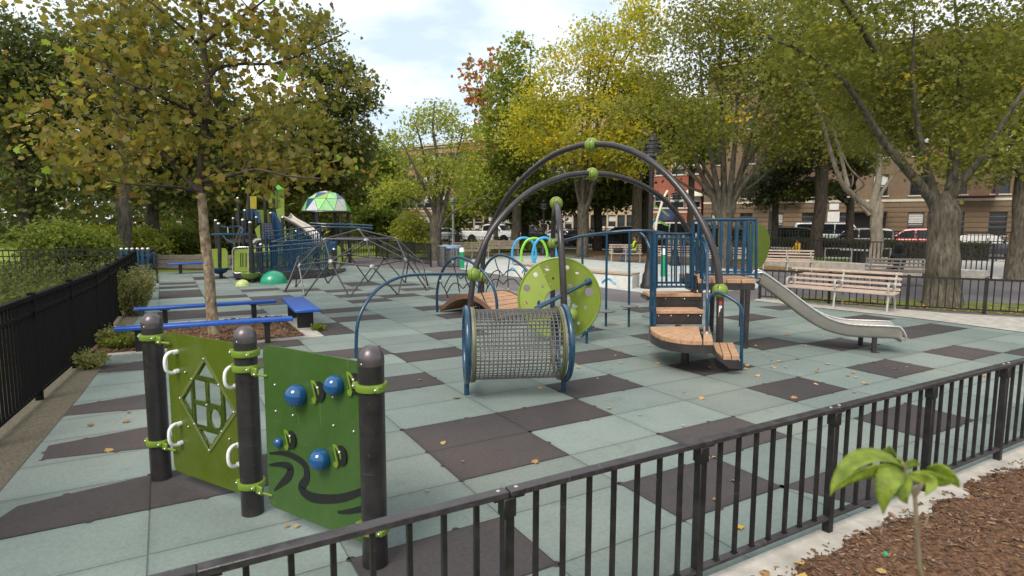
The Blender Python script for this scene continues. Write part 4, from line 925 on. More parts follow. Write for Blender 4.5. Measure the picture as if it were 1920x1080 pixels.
# ------------------------------------------------------------------ geodesic dome
def dome():
    c = V(-4.62, 18.0, 0); root = thing('geodesic_climber', 'grey steel geodesic dome climber standing alone on the rubber tiles', 'climbing dome', c, .12)
    phi = (1+5**.5)/2; R, H = 2.1, 1.79
    V0 = [V(0, 0, 1)]+[V(2/5**.5*math.cos(a), 2/5**.5*math.sin(a), 1/5**.5) for a in [2*math.pi*i/5 for i in range(5)]]+[V(2/5**.5*math.cos(a), 2/5**.5*math.sin(a), -1/5**.5) for a in [2*math.pi*(i+.5)/5 for i in range(5)]]
    E0 = [(0, i) for i in range(1, 6)]+[(i, i % 5+1) for i in range(1, 6)]+[(i, i+5) for i in range(1, 6)]+[(i % 5+1, i+5) for i in range(1, 6)]
    T0 = [(0, i, i % 5+1) for i in range(1, 6)]+[(i, i % 5+1, i+5) for i in range(1, 6)]
    mid = {}
    def mp_(a, b2):
        k = (min(a, b2), max(a, b2))
        if k not in mid: mid[k] = ((V0[a]+V0[b2])/2).normalized()
        return k
    ed = set(); P = {}
    for i, p in enumerate(V0): P[i] = p
    for a, b2, c2 in T0:
        m1, m2, m3 = mp_(a, b2), mp_(b2, c2), mp_(a, c2)
        for e in ((a, m1), (m1, b2), (b2, m2), (m2, c2), (c2, m3), (m3, a), (m1, m2), (m2, m3), (m3, m1)): ed.add(tuple(sorted(e, key=str)))
    for i in range(1, 6):
        m1 = mp_(i, i+5); m2 = mp_(i % 5+1, i+5); m0 = mp_(i+5, (i % 5)+6)
        ed.add(tuple(sorted((m1, m2), key=str)))
    P.update(mid)
    def pos(k): p = P[k]; return V(p.x*R*(1.0 if p.z > .1 else 1.02), p.y*R*(1.0 if p.z > .1 else 1.02), max(0, p.z)*H)
    M_D = mat('galvanised_grey_tube', (.085, .08, .085), .30, .6, .12, 9)
    seen = {}
    for a, b2 in ed:
        p, q = pos(a), pos(b2)
        if P[a].z < -.05 and P[b2].z < -.05: continue
        if p.z < .02 and q.z < .02: continue
        if P[a].z < -.05 or P[b2].z < -.05: continue
        z = MB(); z.cyl(p, q, .0215, n=8); z.build('strut', M_D, root); seen[a] = p; seen[b2] = q
    for k, p in seen.items():
        if p.z < .02:
            z = MB(); z.lathe((p.x, p.y, 0), [(.055, -.01), (.055, .012), (.02, .03)], 10); z.build('foot_plate', M_D, root)
        else:
            nn = V(p.x/R, p.y/R, p.z/H).normalized(); z = MB(); z.lathe(p, [(.065, -.012), (.07, 0), (.05, .014), (.015, .024)], 12, axis=nn); z.build('hub', mat('hub_casting', (.30, .29, .30), .4, .6, .1), root)
dome()

# ------------------------------------------------------------------ half domes
def half_dome(p, r, name, label, m, sz):
    root = thing(name, label, 'play dome', (p.x, p.y, 0)); z = MB(); z.sphere((0, 0, 0), r, 32, sz=sz, lo=0.0); z.build('shell', m, root)
    z = MB(); z.lathe((0, 0, 0), [(r+.012, -.005), (r+.012, .018), (r-.01, .03)], 40); z.build('base_rim', m, root)
g0 = gp(513.5, 531); half_dome(g0, .43, 'climbing_mound', 'large emerald green half dome on the rubber tiles', mat('emerald_plastic', (.012, .25, .135), .28, 0, .08, 2, coat=.2), .97)
g0 = gp(455, 536); half_dome(g0, .212, 'climbing_mound', 'small pale lime half dome by the foot of the play tower', mat('pale_lime_plastic', (.42, .48, .17), .4, 0, .08, 3), .95)
# ------------------------------------------------------------------ trees and shrubs
def leafmat(name, cols, rough=.55, trans=.5):
    m = bpy.data.materials.new(name); m.use_nodes = True; t, N, L = nodes(m); b = N['Principled BSDF']; b.inputs['Roughness'].default_value = rough; b.inputs['Specular IOR Level'].default_value = .35
    a = N.new('ShaderNodeAttribute'); a.attribute_name = 'tint'; r = N.new('ShaderNodeValToRGB'); r.color_ramp.interpolation = 'LINEAR'
    while len(r.color_ramp.elements) < len(cols): r.color_ramp.elements.new(.5)
    for e, (p, c) in zip(r.color_ramp.elements, cols): e.position = p; e.color = (*c, 1)
    L(a.outputs['Fac'], r.inputs[0]); L(r.outputs[0], b.inputs['Base Color'])
    tr = N.new('ShaderNodeBsdfTranslucent'); h = N.new('ShaderNodeHueSaturation'); h.inputs['Value'].default_value = 1.5; h.inputs['Saturation'].default_value = 1.05; L(r.outputs[0], h.inputs['Color']); L(h.outputs[0], tr.inputs[0])
    mx_ = N.new('ShaderNodeMixShader'); mx_.inputs[0].default_value = trans; L(b.outputs[0], mx_.inputs[1]); L(tr.outputs[0], mx_.inputs[2]); L(mx_.outputs[0], N['Material Output'].inputs[0]); return m
LM_PLANE = leafmat('plane_leaf', [(0, (.128, .128, .024)), (.40, (.212, .190, .036)), (.70, (.27, .21, .045)), (.90, (.27, .15, .036)), (1, (.28, .40, .05))])
LM_OLIVE = leafmat('olive_leaf', [(0, (.105, .122, .022)), (.55, (.200, .205, .036)), (.88, (.29, .27, .044)), (1, (.58, .37, .020))])
LM_YELL = leafmat('yellow_leaf', [(0, (.21, .23, .028)), (.4, (.37, .365, .040)), (.75, (.54, .45, .040)), (1, (.70, .45, .018))])
LM_DARK = leafmat('dark_leaf', [(0, (.048, .064, .018)), (.6, (.105, .125, .030)), (.9, (.165, .165, .036)), (1, (.26, .18, .038))])
LM_MID = leafmat('mid_green_leaf', [(0, (.105, .140, .024)), (.6, (.190, .235, .038)), (.92, (.28, .30, .045)), (1, (.50, .39, .025))])
LM_LIGHT = leafmat('light_green_leaf', [(0, (.19, .235, .040)), (.5, (.32, .34, .056)), (.85, (.42, .41, .060)), (1, (.56, .44, .032))])
LM_RED = leafmat('red_leaf', [(0, (.13, .14, .035)), (.4, (.33, .16, .05)), (.75, (.48, .11, .042)), (1, (.60, .15, .035))])
def barkmat(name, c, c2, sc, st=(1, 1, .22), bump=.8):
    m = bpy.data.materials.new(name); m.use_nodes = True; t, N, L = nodes(m); b = N['Principled BSDF']; b.inputs['Roughness'].default_value = .92; b.inputs['Specular IOR Level'].default_value = .15
    co = N.new('ShaderNodeTexCoord'); mp_ = N.new('ShaderNodeMapping'); mp_.inputs['Scale'].default_value = st; L(co.outputs['Object'], mp_.inputs[0])
    n = N.new('ShaderNodeTexNoise'); n.inputs['Scale'].default_value = sc; n.inputs['Detail'].default_value = 8; n.inputs['Roughness'].default_value = .65; L(mp_.outputs[0], n.inputs[0])
    r = N.new('ShaderNodeValToRGB'); e = r.color_ramp.elements; e[0].position = .36; e[0].color = (*c, 1); e[1].position = .64; e[1].color = (*c2, 1); L(n.outputs[0], r.inputs[0]); L(r.outputs[0], b.inputs['Base Color'])
    bp = N.new('ShaderNodeBump'); bp.inputs['Strength'].default_value = bump; bp.inputs['Distance'].default_value = .03; L(n.outputs[0], bp.inputs['Height']); L(bp.outputs[0], b.inputs['Normal']); return m
BK_GREY = barkmat('grey_furrowed_bark', (.054, .045, .034), (.160, .138, .104), 14)
BK_DARK = barkmat('dark_bark', (.035, .028, .022), (.10, .080, .062), 12)
BK_PLANE = barkmat('flaking_plane_bark', (.11, .072, .046), (.38, .30, .205), 13, (1, 1, .6), .35)
BK_PALE = barkmat('pale_smooth_bark', (.16, .135, .105), (.32, .275, .215), 8, (1, 1, .35), .5)
T_MAPLE = np.array([(0, -.55), (.14, -.36), (.46, -.40), (.44, -.10), (.60, .16), (.36, .24), (.27, .42), (.10, .50), (0, .68), (-.12, .48), (-.29, .40), (-.36, .22), (-.62, .18), (-.45, -.08), (-.44, -.42), (-.14, -.36)])
T_OVAL = np.array([(0, -.5), (.30, -.12), (.22, .22), (0, .5), (-.22, .22), (-.30, -.12)])
T_SPRAY = np.array([(0, -.5), (.34, -.30), (.20, -.02), (.46, .20), (.10, .24), (0, .55), (-.16, .20), (-.46, .10), (-.22, -.08), (-.30, -.34)])
T_QUAD = np.array([(0, -.5), (.32, 0), (0, .5), (-.32, 0)])
def leaf_cloud(name, C, size, material, parent, tmpl, tint, up=.45, seed=0, fold=.18):
    rg = np.random.default_rng(seed); n = len(C); k = len(tmpl)
    nv = rg.normal(size=(n, 3)); nv /= np.linalg.norm(nv, axis=1)[:, None]; nv = nv*(1-up)+np.array([0, 0, up]); nv /= np.linalg.norm(nv, axis=1)[:, None]
    a = rg.normal(size=(n, 3)); t = a-nv*(a*nv).sum(1)[:, None]; t /= np.linalg.norm(t, axis=1)[:, None]; b = np.cross(nv, t)
    s = (size*rg.uniform(.45, 1.35, n))[:, None, None]
    vv = C[:, None, :]+s*(tmpl[None, :, 0:1]*t[:, None, :]+tmpl[None, :, 1:2]*b[:, None, :]-fold*(np.abs(tmpl[None, :, 0:1])+.4*tmpl[None, :, 1:2]**2)*nv[:, None, :])
    me = bpy.data.meshes.new(name); me.vertices.add(n*k); me.vertices.foreach_set('co', vv.reshape(-1).astype(np.float32))
    me.loops.add(n*k); me.loops.foreach_set('vertex_index', np.arange(n*k, dtype=np.int32)); me.polygons.add(n)
    me.polygons.foreach_set('loop_start', np.arange(0, n*k, k, dtype=np.int32)); me.polygons.foreach_set('loop_total', np.full(n, k, dtype=np.int32))
    at = me.attributes.new('tint', 'FLOAT', 'FACE'); at.data.foreach_set('value', np.clip(tint, 0, 1).astype(np.float32))
    me.materials.append(material); me.update(calc_edges=True)
    o = bpy.data.objects.new(name, me); COL.objects.link(o)
    if parent is not None: o.parent = parent
    return o
def wobble(a, b, n, amp, rg, sag=0.0, rise=0.0):
    out = []
    for i in range(n+1):
        k = i/n; p = a.lerp(b, k); w = math.sin(math.pi*k)
        p = p+V(rg.gauss(0, amp)*w, rg.gauss(0, amp)*w, rise*w-sag*w); out.append(p)
    return smoothpts(out, 2)
def tree(name, label, base, r0, fork, limbs, blobs, lmat, bark, ls=.2, nclump=220, per=55, tmpl=T_OVAL, seed=1, group=None, lean=(0, 0), csz=.55, leader=None, tintb=0.0, tints=.25, up=.45, shell=.35, cat='tree', nl=9, flat_=.5, twig=.02, tsides=12, bark2=None):
    """blobs: list of (cx, cy, cz, rx, ry, rz) in the tree's own axes; limbs: explicit polylines [(pts, radius)] or None"""
    rg = random.Random(seed); ng = np.random.default_rng(seed)
    root = thing(name, label, cat, (base.x, base.y, 0), 0, group)
    z = MB(); top = V(lean[0], lean[1], fork); paths = []
    tp = [V(0, 0, -.05), V(0, 0, .02)]+[V(lean[0]*k+rg.gauss(0, r0*.10), lean[1]*k+rg.gauss(0, r0*.10), fork*k) for k in (.22, .45, .7)]+[top]
    tr = [r0*1.26, r0*1.17, r0*1.02, r0*.98, r0*.94, r0*(.96 if leader is None else .8)]
    if leader is None: tp.append(top+V(0, 0, r0*1.5)); tr.append(r0*.25)
    P = smoothpts(tp, 4); R = np.interp(np.linspace(0, 1, len(P)), np.linspace(0, 1, len(tr)), tr); z.tube(P, list(R), max(tsides, 24 if r0 > .28 else tsides))
    ntv = len(z.v)
    nodes_ = []
    def addpath(pts, ra, rb, n=8, keep=0.25):
        k = len(pts); rr = [ra+(rb-ra)*(i/(k-1))**.8 for i in range(k)]; z.tube(pts, rr, n, mi=1)
        for i, p in enumerate(pts):
            if i/(k-1) >= keep: nodes_.append((p, rr[i]))
    if leader is not None:
        pts = smoothpts([top]+[V(*p) for p in leader], 5); addpath(pts, r0*.8, .02, 10, .0)
    vol = np.array([b[3]*b[4]*b[5] for b in blobs])**.75; pr = vol/vol.sum()
    C = []; tries = 0
    while len(C) < nclump and tries < nclump*30:
        tries += 1; b = blobs[int(ng.choice(len(blobs), p=pr))]; d = ng.normal(size=3); d /= np.linalg.norm(d); k = (shell+(1-shell)*ng.random())**.6
        p = np.array([b[0]+d[0]*b[3]*k, b[1]+d[1]*b[4]*k, b[2]+d[2]*b[5]*k])
        if p[2] < .35: continue
        C.append(p)
    C = np.array(C)
    if limbs is None:
        ang0 = rg.uniform(0, 6.28); bl = sorted(blobs, key=lambda b: -b[3]*b[4]*b[5])
        for i in range(nl):
            b = bl[i % len(bl)]; a = ang0+i*2.399; e = rg.uniform(.25, .8); k = .82
            tgt = V(b[0]+b[3]*k*math.cos(a)*math.cos(e*1.1), b[1]+b[4]*k*math.sin(a)*math.cos(e*1.1), b[2]+b[5]*k*math.sin(e*1.45)-.1*b[5])
            zs = fork*(1-.16*rg.random()) if leader is None else None
            if leader is not None: st_ = pts[int(rg.uniform(0, .6)*len(pts))]; st_ = V(*st_)
            else: st_ = V(lean[0]*zs/fork, lean[1]*zs/fork, zs)
            m1 = st_.lerp(tgt, .45); m1 = m1+V(-(tgt.x-st_.x)*.16, -(tgt.y-st_.y)*.16, (tgt-st_).length*.07)
            addpath(smoothpts([st_, st_.lerp(m1, .5)+V(rg.gauss(0, .1), rg.gauss(0, .1), 0), m1, m1.lerp(tgt, .55)+V(rg.gauss(0, .22), rg.gauss(0, .22), rg.gauss(0, .15)), tgt], 5), r0*rg.uniform(.34, .56), .018, 8, .28)
    else:
        for pl, ra in limbs:
            Q = [V(*p) for p in pl]
            if abs(Q[0].z-fork) < r0*2.2 and leader is None: Q = [V(lean[0]+(Q[0].x-lean[0])*.3, lean[1]+(Q[0].y-lean[1])*.3, fork-r0*1.3)]+Q
            addpath(smoothpts(Q, 6), ra*1.12, max(.012, ra*.16), 10, .3)
    NP = np.array([[p.x, p.y, p.z] for p, _ in nodes_]); NR = [r for _, r in nodes_]
    order = np.argsort(np.linalg.norm(C-NP.mean(0), axis=1))
    NPl = [NP]
    for ci in order:                                                # twigs from the nearest limb to every clump
        c = C[ci]; d = np.linalg.norm(NP-c, axis=1)+np.maximum(0, NP[:, 2]-c[2])*.8; j = int(d.argmin()); p = V(*NP[j]); q = V(*c)
        if (q-p).length > .15:
            tw = min(NR[j]*.62, twig*(.7+.35*(q-p).length)); w = wobble(p, q, 3, .09*(q-p).length, rg, rise=.06*(q-p).length); z.tube(w, [tw+(.006-tw)*(i/(len(w)-1)) for i in range(len(w))], 4, caps=False, mi=1)
            if len(NP) < 1200:
                NP = np.vstack([NP, [[w[len(w)//2].x, w[len(w)//2].y, w[len(w)//2].z]]]); NR.append(tw*.7)
    if r0 > .25:                                                    # furrows and burls
        for i in range(ntv):
            x, y, q = z.v[i]; ax = lean[0]*q/fork, lean[1]*q/fork; dx, dy = x-ax[0], y-ax[1]; l = math.hypot(dx, dy)+1e-6; a_ = V(dx/l, dy/l, 0)
            k = NZ.noise(V(a_.x*3.4, a_.y*3.4, q*.55+seed))*.10+NZ.noise(V(a_.x*1.1, a_.y*1.1, q*.5+seed*2))*.11; k += max(0, 1-q/.5)*.22*max(0, NZ.noise(V(a_.x*2.0, a_.y*2.0, seed*3.3)))
            z.v[i] = (x+a_.x*k*r0*1.1, y+a_.y*k*r0*1.1, q)
    z.build('trunk', [bark, bark2 or bark], root, ang=80)
    off = ng.normal(size=(nclump_ := len(C), per, 3)); off[:, :, 2] *= flat_
    rad = ng.uniform(.7, 1.25, nclump_)[:, None, None]*csz
    # lay each clump out along a drooping spray
    LC = (C[:, None, :]+off*rad*.62).reshape(-1, 3)
    LC[:, 2] -= (np.linalg.norm(off[:, :, :2], axis=2)*rad[:, :, 0]*.16).reshape(-1)
    tint = np.clip(np.repeat(ng.normal(.42+tintb, tints*.7, nclump_), per)+ng.normal(0, tints*.55, nclump_*per), 0, 1)
    keep = LC[:, 2] > .15
    leaf_cloud('crown', LC[keep], np.full(keep.sum(), ls), lmat, root, tmpl, tint[keep], up, seed)
    return root
def rel(base, pts): return [(p.x-base.x, p.y-base.y, p.z) for p in pts]
def B(base, x, y, Y, rx, rz, ry=None):                              # a blob seen at a spot of the photograph, at distance Y
    p = dp(x, y, Y); return (p.x-base.x, p.y-base.y, p.z, rx, ry or rx, rz)

# --- young plane tree in the pit
b0 = gp(402, 629); Y = b0.y
ld = [dp(378, 360, Y), dp(376, 300, Y), dp(389, 200, Y), dp(388, 140, Y), dp(379, 60, Y), dp(373, 0, Y), dp(372, -70, Y), dp(378, -150, Y)]
def PT(*pp_): return [dp(x, y, Y+dy) for x, y, dy in pp_]
lim = [(rel(b0, PT((378, 365, 0), (350, 335, .1), (320, 300, .2), (280, 268, .3), (240, 230, .2), (190, 190, .1), (140, 160, 0))), .05), (rel(b0, PT((376, 362, 0), (340, 352, -.3), (290, 348, -.6), (240, 345, -.8), (200, 338, -1.0))), .032),
       (rel(b0, PT((380, 332, 0), (410, 316, .1), (450, 300, .2), (500, 288, .3), (560, 282, .3), (620, 285, .2))), .034), (rel(b0, PT((380, 340, 0), (430, 330, -.5), (480, 318, -.9), (540, 330, -1.0), (600, 335, -1.0))), .028),
       (rel(b0, PT((390, 145, 0), (410, 128, .2), (450, 120, .4), (520, 118, .6), (590, 90, .6), (650, 60, .6))), .035), (rel(b0, PT((388, 160, 0), (350, 130, .3), (300, 90, .5), (250, 40, .7), (220, 0, .7))), .034),
       (rel(b0, PT((386, 230, 0), (350, 205, -.3), (290, 175, -.8), (230, 150, -1.0), (180, 110, -1.0))), .034), (rel(b0, PT((384, 260, 0), (440, 235, .5), (500, 205, .8), (570, 190, 1.0), (620, 200, 1))), .034),
       (rel(b0, PT((384, 80, 0), (420, 50, -.3), (470, 20, -.5), (520, -20, -.6))), .028), (rel(b0, PT((380, 90, 0), (340, 50, -.4), (290, 10, -.6), (240, -30, -.7))), .028), (rel(b0, PT((382, 350, 0), (400, 345, .9), (430, 330, 1.6), (470, 315, 2.0))), .028)]
bl = [B(b0, 230, 130, Y, 1.1, .8, 1.2), B(b0, 330, 60, Y, 1.2, 1.0, 1.3), B(b0, 480, 60, Y, 1.0, .85, 1.2), B(b0, 570, 60, Y+.5, .75, .45), B(b0, 250, 245, Y, 1.25, .7, 1.4), B(b0, 400, 215, Y, 1.2, .8, 1.4), B(b0, 540, 190, Y, 1.05, .65, 1.2),
      B(b0, 620, 150, Y+.6, .5, .45), B(b0, 500, 290, Y, 1.15, .5, 1.4), B(b0, 610, 315, Y, .75, .38, .9), B(b0, 210, 320, Y, .9, .38, 1.2), B(b0, 330, 310, Y+.6, 1.0, .4, 1.2), B(b0, 380, -90, Y, 1.5, .9), B(b0, 470, 335, Y-.3, .6, .28), B(b0, 170, 40, Y, .8, .8), B(b0, 120, 220, Y, .9, .9), B(b0, 640, 55, Y+.6, .25, .2)]
tree('plane_tree', 'young plane tree with olive rusty lobed leaves and flaking bark in the mulch pit', b0, .088, dp(378, 362, Y).z, lim, bl, LM_PLANE, BK_PLANE, ls=.098, nclump=270, per=25, tmpl=T_MAPLE, seed=11, lean=(dp(378, 362, Y).x-b0.x, 0), csz=.42, leader=rel(b0, ld), tints=.34, up=.35, shell=.2, flat_=.55, twig=.010, tsides=14, bark2=BK_DARK, tintb=-.05)

# --- big trees on the right
b1 = gp(1766, 571); Y = b1.y
def PY(Y): return lambda *q: [dp(x, y, Y+dy) for x, y, dy in q]
PT = PY(Y)
lim = [(rel(b1, PT((1752, 385, 0), (1728, 350, -.1), (1700, 318, -.2), (1660, 270, -.4), (1625, 215, -.7), (1580, 150, -1), (1520, 105, -1.2), (1440, 70, -1.4))), .15), (rel(b1, PT((1775, 390, 0), (1787, 330, .2), (1790, 240, .5), (1800, 130, .8), (1790, 0, 1.2))), .20),
       (rel(b1, PT((1752, 380, 0), (1735, 300, -.3), (1718, 220, -.5), (1712, 130, -.6), (1715, 20, -.8))), .12), (rel(b1, PT((1760, 390, 0), (1740, 320, .5), (1690, 210, 1.2), (1655, 100, 1.8), (1630, -20, 2.2))), .12),
       (rel(b1, PT((1778, 380, 0), (1835, 300, -.5), (1900, 200, -1), (1970, 90, -1.2))), .15), (rel(b1, PT((1640, 95, -1), (1600, 30, -1.6), (1540, -50, -2.2), (1480, -100, -2.5))), .06), (rel(b1, PT((1772, 390, 0), (1815, 330, 1), (1880, 260, 2.2), (1940, 160, 3))), .12)]
bl = [B(b1, 1500, 90, Y-1, 1.5, .9), B(b1, 1600, 120, Y, 1.6, 1.3), B(b1, 1700, 200, Y+.5, 1.5, 1.2), B(b1, 1800, 120, Y, 2.0, 1.8), B(b1, 1650, -60, Y-.5, 2.2, 1.3), B(b1, 1560, -20, Y-1, 1.6, .9), B(b1, 1850, 250, Y, 1.6, 1.0), B(b1, 1900, 60, Y, 1.8, 1.6), B(b1, 1790, -120, Y, 2.2, 1.2), B(b1, 1720, 300, Y-.6, .6, .35), B(b1, 1670, 250, Y+1.4, 1.2, .6), B(b1, 1590, 190, Y+1, 1.2, .5)]
tree('maple_tree', 'huge tree with a thick furrowed grey trunk just behind the big bench', b1, .36, dp(1764, 400, Y).z, lim, bl, LM_OLIVE, BK_GREY, ls=.115, nclump=470, per=50, tmpl=T_SPRAY, seed=21, csz=.52, tints=.22, shell=.15, lean=(-.1, 0), twig=.013, tsides=22)

b2 = gp(1637, 506); Y = b2.y; PT = PY(Y)
lim = [(rel(b2, PT((1632, 392, 0), (1605, 370, 0), (1580, 345, -.2), (1562, 300, -.5), (1540, 220, -1), (1520, 170, -1.2), (1490, 120, -1.3))), .17), (rel(b2, PT((1638, 380, 0), (1648, 330, .2), (1650, 260, .4), (1640, 180, .6), (1650, 60, 1))), .2), (rel(b2, PT((1642, 385, 0), (1660, 350, .4), (1690, 310, 1), (1740, 250, 2))), .12),
       (rel(b2, PT((1590, 352, -.1), (1570, 270, .5), (1530, 180, 1), (1500, 60, 1.5))), .09), (rel(b2, PT((1600, 365, 0), (1620, 345, -.6), (1590, 310, -1), (1560, 235, -1.4))), .08)]
bl = [B(b2, 1540, 150, Y, 2.4, 2.0), B(b2, 1640, 120, Y, 2.6, 2.4), B(b2, 1600, 20, Y, 3.2, 2.2), B(b2, 1720, 180, Y+1, 2.2, 1.8), B(b2, 1500, 230, Y, 1.6, 1.0), B(b2, 1600, 260, Y+1, 1.6, .8)]
tree('maple_tree', 'forked pale barked tree with a brown scar at the fork, by the low terrace wall', b2, .26, dp(1636, 388, Y).z, lim, bl, LM_OLIVE, BK_PALE, ls=.155, nclump=320, per=46, tmpl=T_SPRAY, seed=22, csz=.75, tints=.22, shell=.2, tintb=.05, twig=.016, tsides=16)

b3 = dp(1357, 500, 27.6); b3.z = 0; Y = b3.y; PT = PY(Y)
lim = []
for x0, x1, x2, x3, y1, y2, y3, ra, dy in ((1335, 1300, 1255, 1205, 330, 285, 240, .16, -.4), (1338, 1312, 1290, 1268, 320, 250, 160, .20, 1), (1348, 1335, 1320, 1310, 300, 200, 70, .22, -.5), (1357, 1356, 1352, 1350, 280, 170, 20, .24, .6), (1368, 1376, 1384, 1390, 290, 180, 40, .22, -.8), (1376, 1395, 1420, 1440, 300, 210, 110, .2, .8),
                                           (1380, 1412, 1450, 1500, 320, 260, 190, .18, -.5), (1382, 1420, 1465, 1520, 340, 300, 265, .12, .5), (1332, 1290, 1240, 1195, 350, 318, 300, .12, 1.2), (1350, 1318, 1272, 1225, 310, 225, 130, .15, 1.5), (1372, 1405, 1470, 1540, 300, 210, 120, .14, 1.4)):
    lim.append((rel(b3, PT((x0+(1357-x0)*.35, 398, 0), (x0, 368, dy*.1), (x1, y1, dy*.4), (x2, y2, dy*.9), (x3, y3, dy*1.5))), ra))
bl = [B(b3, 1230, 200, Y, 2.3, 1.8), B(b3, 1290, 90, Y, 2.6, 2.2), B(b3, 1390, 80, Y, 3.0, 2.4), B(b3, 1480, 160, Y, 2.4, 2.0), B(b3, 1350, 210, Y-1, 2.6, 1.5), B(b3, 1440, 260, Y, 1.9, 1.0), B(b3, 1240, 290, Y, 1.7, .8), B(b3, 1350, -20, Y, 3.2, 2.0), B(b3, 1450, 30, Y, 2.6, 1.8), B(b3, 1520, 110, Y, 1.8, 1.6), B(b3, 1300, -90, Y, 2, 1.3)]
tree('linden_tree', 'vase shaped many limbed olive tree directly behind the stair railing', b3, .31, dp(1357, 400, Y).z, lim, bl, LM_OLIVE, BK_GREY, ls=.152, nclump=520, per=48, tmpl=T_SPRAY, seed=23, csz=.72, tints=.24, shell=.2, tintb=.05, twig=.016, tsides=16)

# --- yellowing tree behind the arches
b4 = dp(1092, 480, 35.5); b4.z = 0; Y = b4.y
bl = [B(b4, 1000, 230, Y, 2.2, 1.8), B(b4, 1080, 130, Y, 2.5, 2.3), B(b4, 1170, 110, Y, 2.4, 2.5), B(b4, 1120, 230, Y-1, 3.0, 1.8), B(b4, 1050, 270, Y-1, 2.6, 1.2), B(b4, 1195, 50, Y, 1.5, 1.6), B(b4, 1110, 60, Y, 1.2, 1.3), B(b4, 1200, 210, Y, 1.8, 2.0), B(b4, 1160, 290, Y, 2.0, .9), B(b4, 1040, 170, Y, 1.7, 1.7), B(b4, 1215, 20, Y, 1.1, 1.3), B(b4, 1150, 300, Y-1, 2.4, .8)]
tree('yellow_maple', 'golden yellow maple rising right behind the crossing arches', b4, .34, 2.9, None, bl, LM_YELL, BK_GREY, ls=.175, nclump=430, per=54, tmpl=T_SPRAY, seed=24, csz=.85, tints=.30, shell=.25, nl=13, twig=.02)
b5 = dp(968, 470, 41); b5.z = 0; Y = b5.y
bl = [B(b5, 940, 260, Y, 2.6, 2.2), B(b5, 1000, 300, Y, 2.6, 1.8), B(b5, 960, 170, Y, 1.6, 2.2), B(b5, 920, 340, Y, 2.2, 1.4), B(b5, 1010, 220, Y, 2.0, 1.8), B(b5, 975, 100, Y, 1.0, 1.3)]
tree('maple_tree', 'tall green and gold tree behind the hood of the white pickup', b5, .33, 4.0, None, bl, LM_MID, BK_GREY, ls=.25, nclump=300, per=50, tmpl=T_SPRAY, seed=25, csz=.9, tints=.28, shell=.25, nl=10, tintb=.1)
b6 = dp(912, 455, 63); b6.z = 0; Y = b6.y
bl = [B(b6, 893, 150, Y, 1.6, 2.6), B(b6, 915, 200, Y, 1.4, 3.1), B(b6, 900, 270, Y, 1.7, 2.6), B(b6, 930, 120, Y, 1.0, 1.7)]
tree('red_maple', 'thin half bare tree with sparse red leaves against the sky', b6, .26, 5.5, None, bl, LM_RED, BK_DARK, ls=.34, nclump=130, per=10, tmpl=T_MAPLE, seed=26, csz=.7, tints=.35, shell=.3, nl=9, leader=[(0, 0, 9), (.1, 0, 14), (.3, 0, 19)], twig=.018)
# --- light tree by the litter bins
b7 = gp(815, 488); Y = b7.y; PT = PY(Y)
lim = []
for pts, ra in ((((812, 420, 0), (800, 395, 0), (780, 375, .4), (755, 365, .8), (735, 355, 1)), .15), (((818, 418, 0), (815, 380, .2), (802, 330, .3), (790, 270, .3), (775, 220, .3)), .17), (((820, 415, 0), (822, 360, 0), (820, 300, -.3), (812, 240, -.3), (815, 190, -.2)), .2), (((825, 415, 0), (838, 370, .2), (850, 320, .4), (862, 270, .5), (872, 230, .5)), .17),
                ((828, 425, 0) and ((828, 425, 0), (845, 402, -.3), (868, 388, -.6), (900, 372, -1), (925, 360, -1)), .09), (((822, 400, 0), (835, 340, 1), (845, 290, 1.6), (848, 230, 2)), .12), (((815, 400, 0), (795, 350, -1), (770, 300, -1.5), (752, 265, -1.8)), .12)): lim.append((rel(b7, PT(*pts)), ra))
bl = [B(b7, 765, 255, Y, 1.1, .9), B(b7, 815, 215, Y, 1.2, .9), B(b7, 860, 250, Y, 1.2, .9), B(b7, 790, 300, Y, 1.5, .7), B(b7, 850, 310, Y, 1.5, .8), B(b7, 750, 350, Y, 1.5, .6), B(b7, 710, 365, Y, 1.0, .45), B(b7, 820, 350, Y, 1.3, .6), B(b7, 885, 340, Y, .8, .6)]
tree('linden_tree', 'airy light green tree with a round top beside the two litter bins', b7, .30, dp(818, 418, Y).z, lim, bl, LM_LIGHT, BK_GREY, ls=.16, nclump=250, per=28, tmpl=T_SPRAY, seed=27, csz=.62, tints=.26, shell=.2, twig=.016)

# --- trees and shrubs behind the play tower
def far(name, label, x, yb, Y, r0, fork, blobs, lm, bk, n, per, ls, seed, **k):
    b_ = dp(x, yb, Y); b_.z = 0
    return tree(name, label, b_, r0, fork, None, [B(b_, *q) for q in blobs], lm, bk, ls=ls, nclump=n, per=per, seed=seed, tmpl=k.pop('tmpl', T_SPRAY), **k)
far('oak_tree', 'tall dark green tree with an open top behind the geometric canopy', 632, 470, 40, .34, 4.5, [(600, 120, 40, 2.2, 1.8), (650, 170, 40, 1.9, 1.9), (610, 230, 40, 2.8, 2.0), (660, 270, 40, 2.0, 1.5), (590, 320, 40, 2.6, 1.6), (680, 190, 40, .9, .8), (640, 350, 40, 2.2, 1.2), (580, 50, 40, 1.2, 1.2)], LM_DARK, BK_DARK, 360, 46, .25, 31, csz=.85, nl=12, shell=.25, tintb=.12)
far('oak_tree', 'dense dark green tree between the tall dark tree and the airy light tree', 702, 470, 52, .3, 3.5, [(700, 300, 52, 1.9, 2.0), (715, 350, 52, 2.4, 1.8), (690, 370, 52, 2.4, 1.8), (725, 300, 52, 1.0, 1.0)], LM_MID, BK_DARK, 200, 46, .30, 32, csz=1.0, nl=9, shell=.3, tintb=-.1)
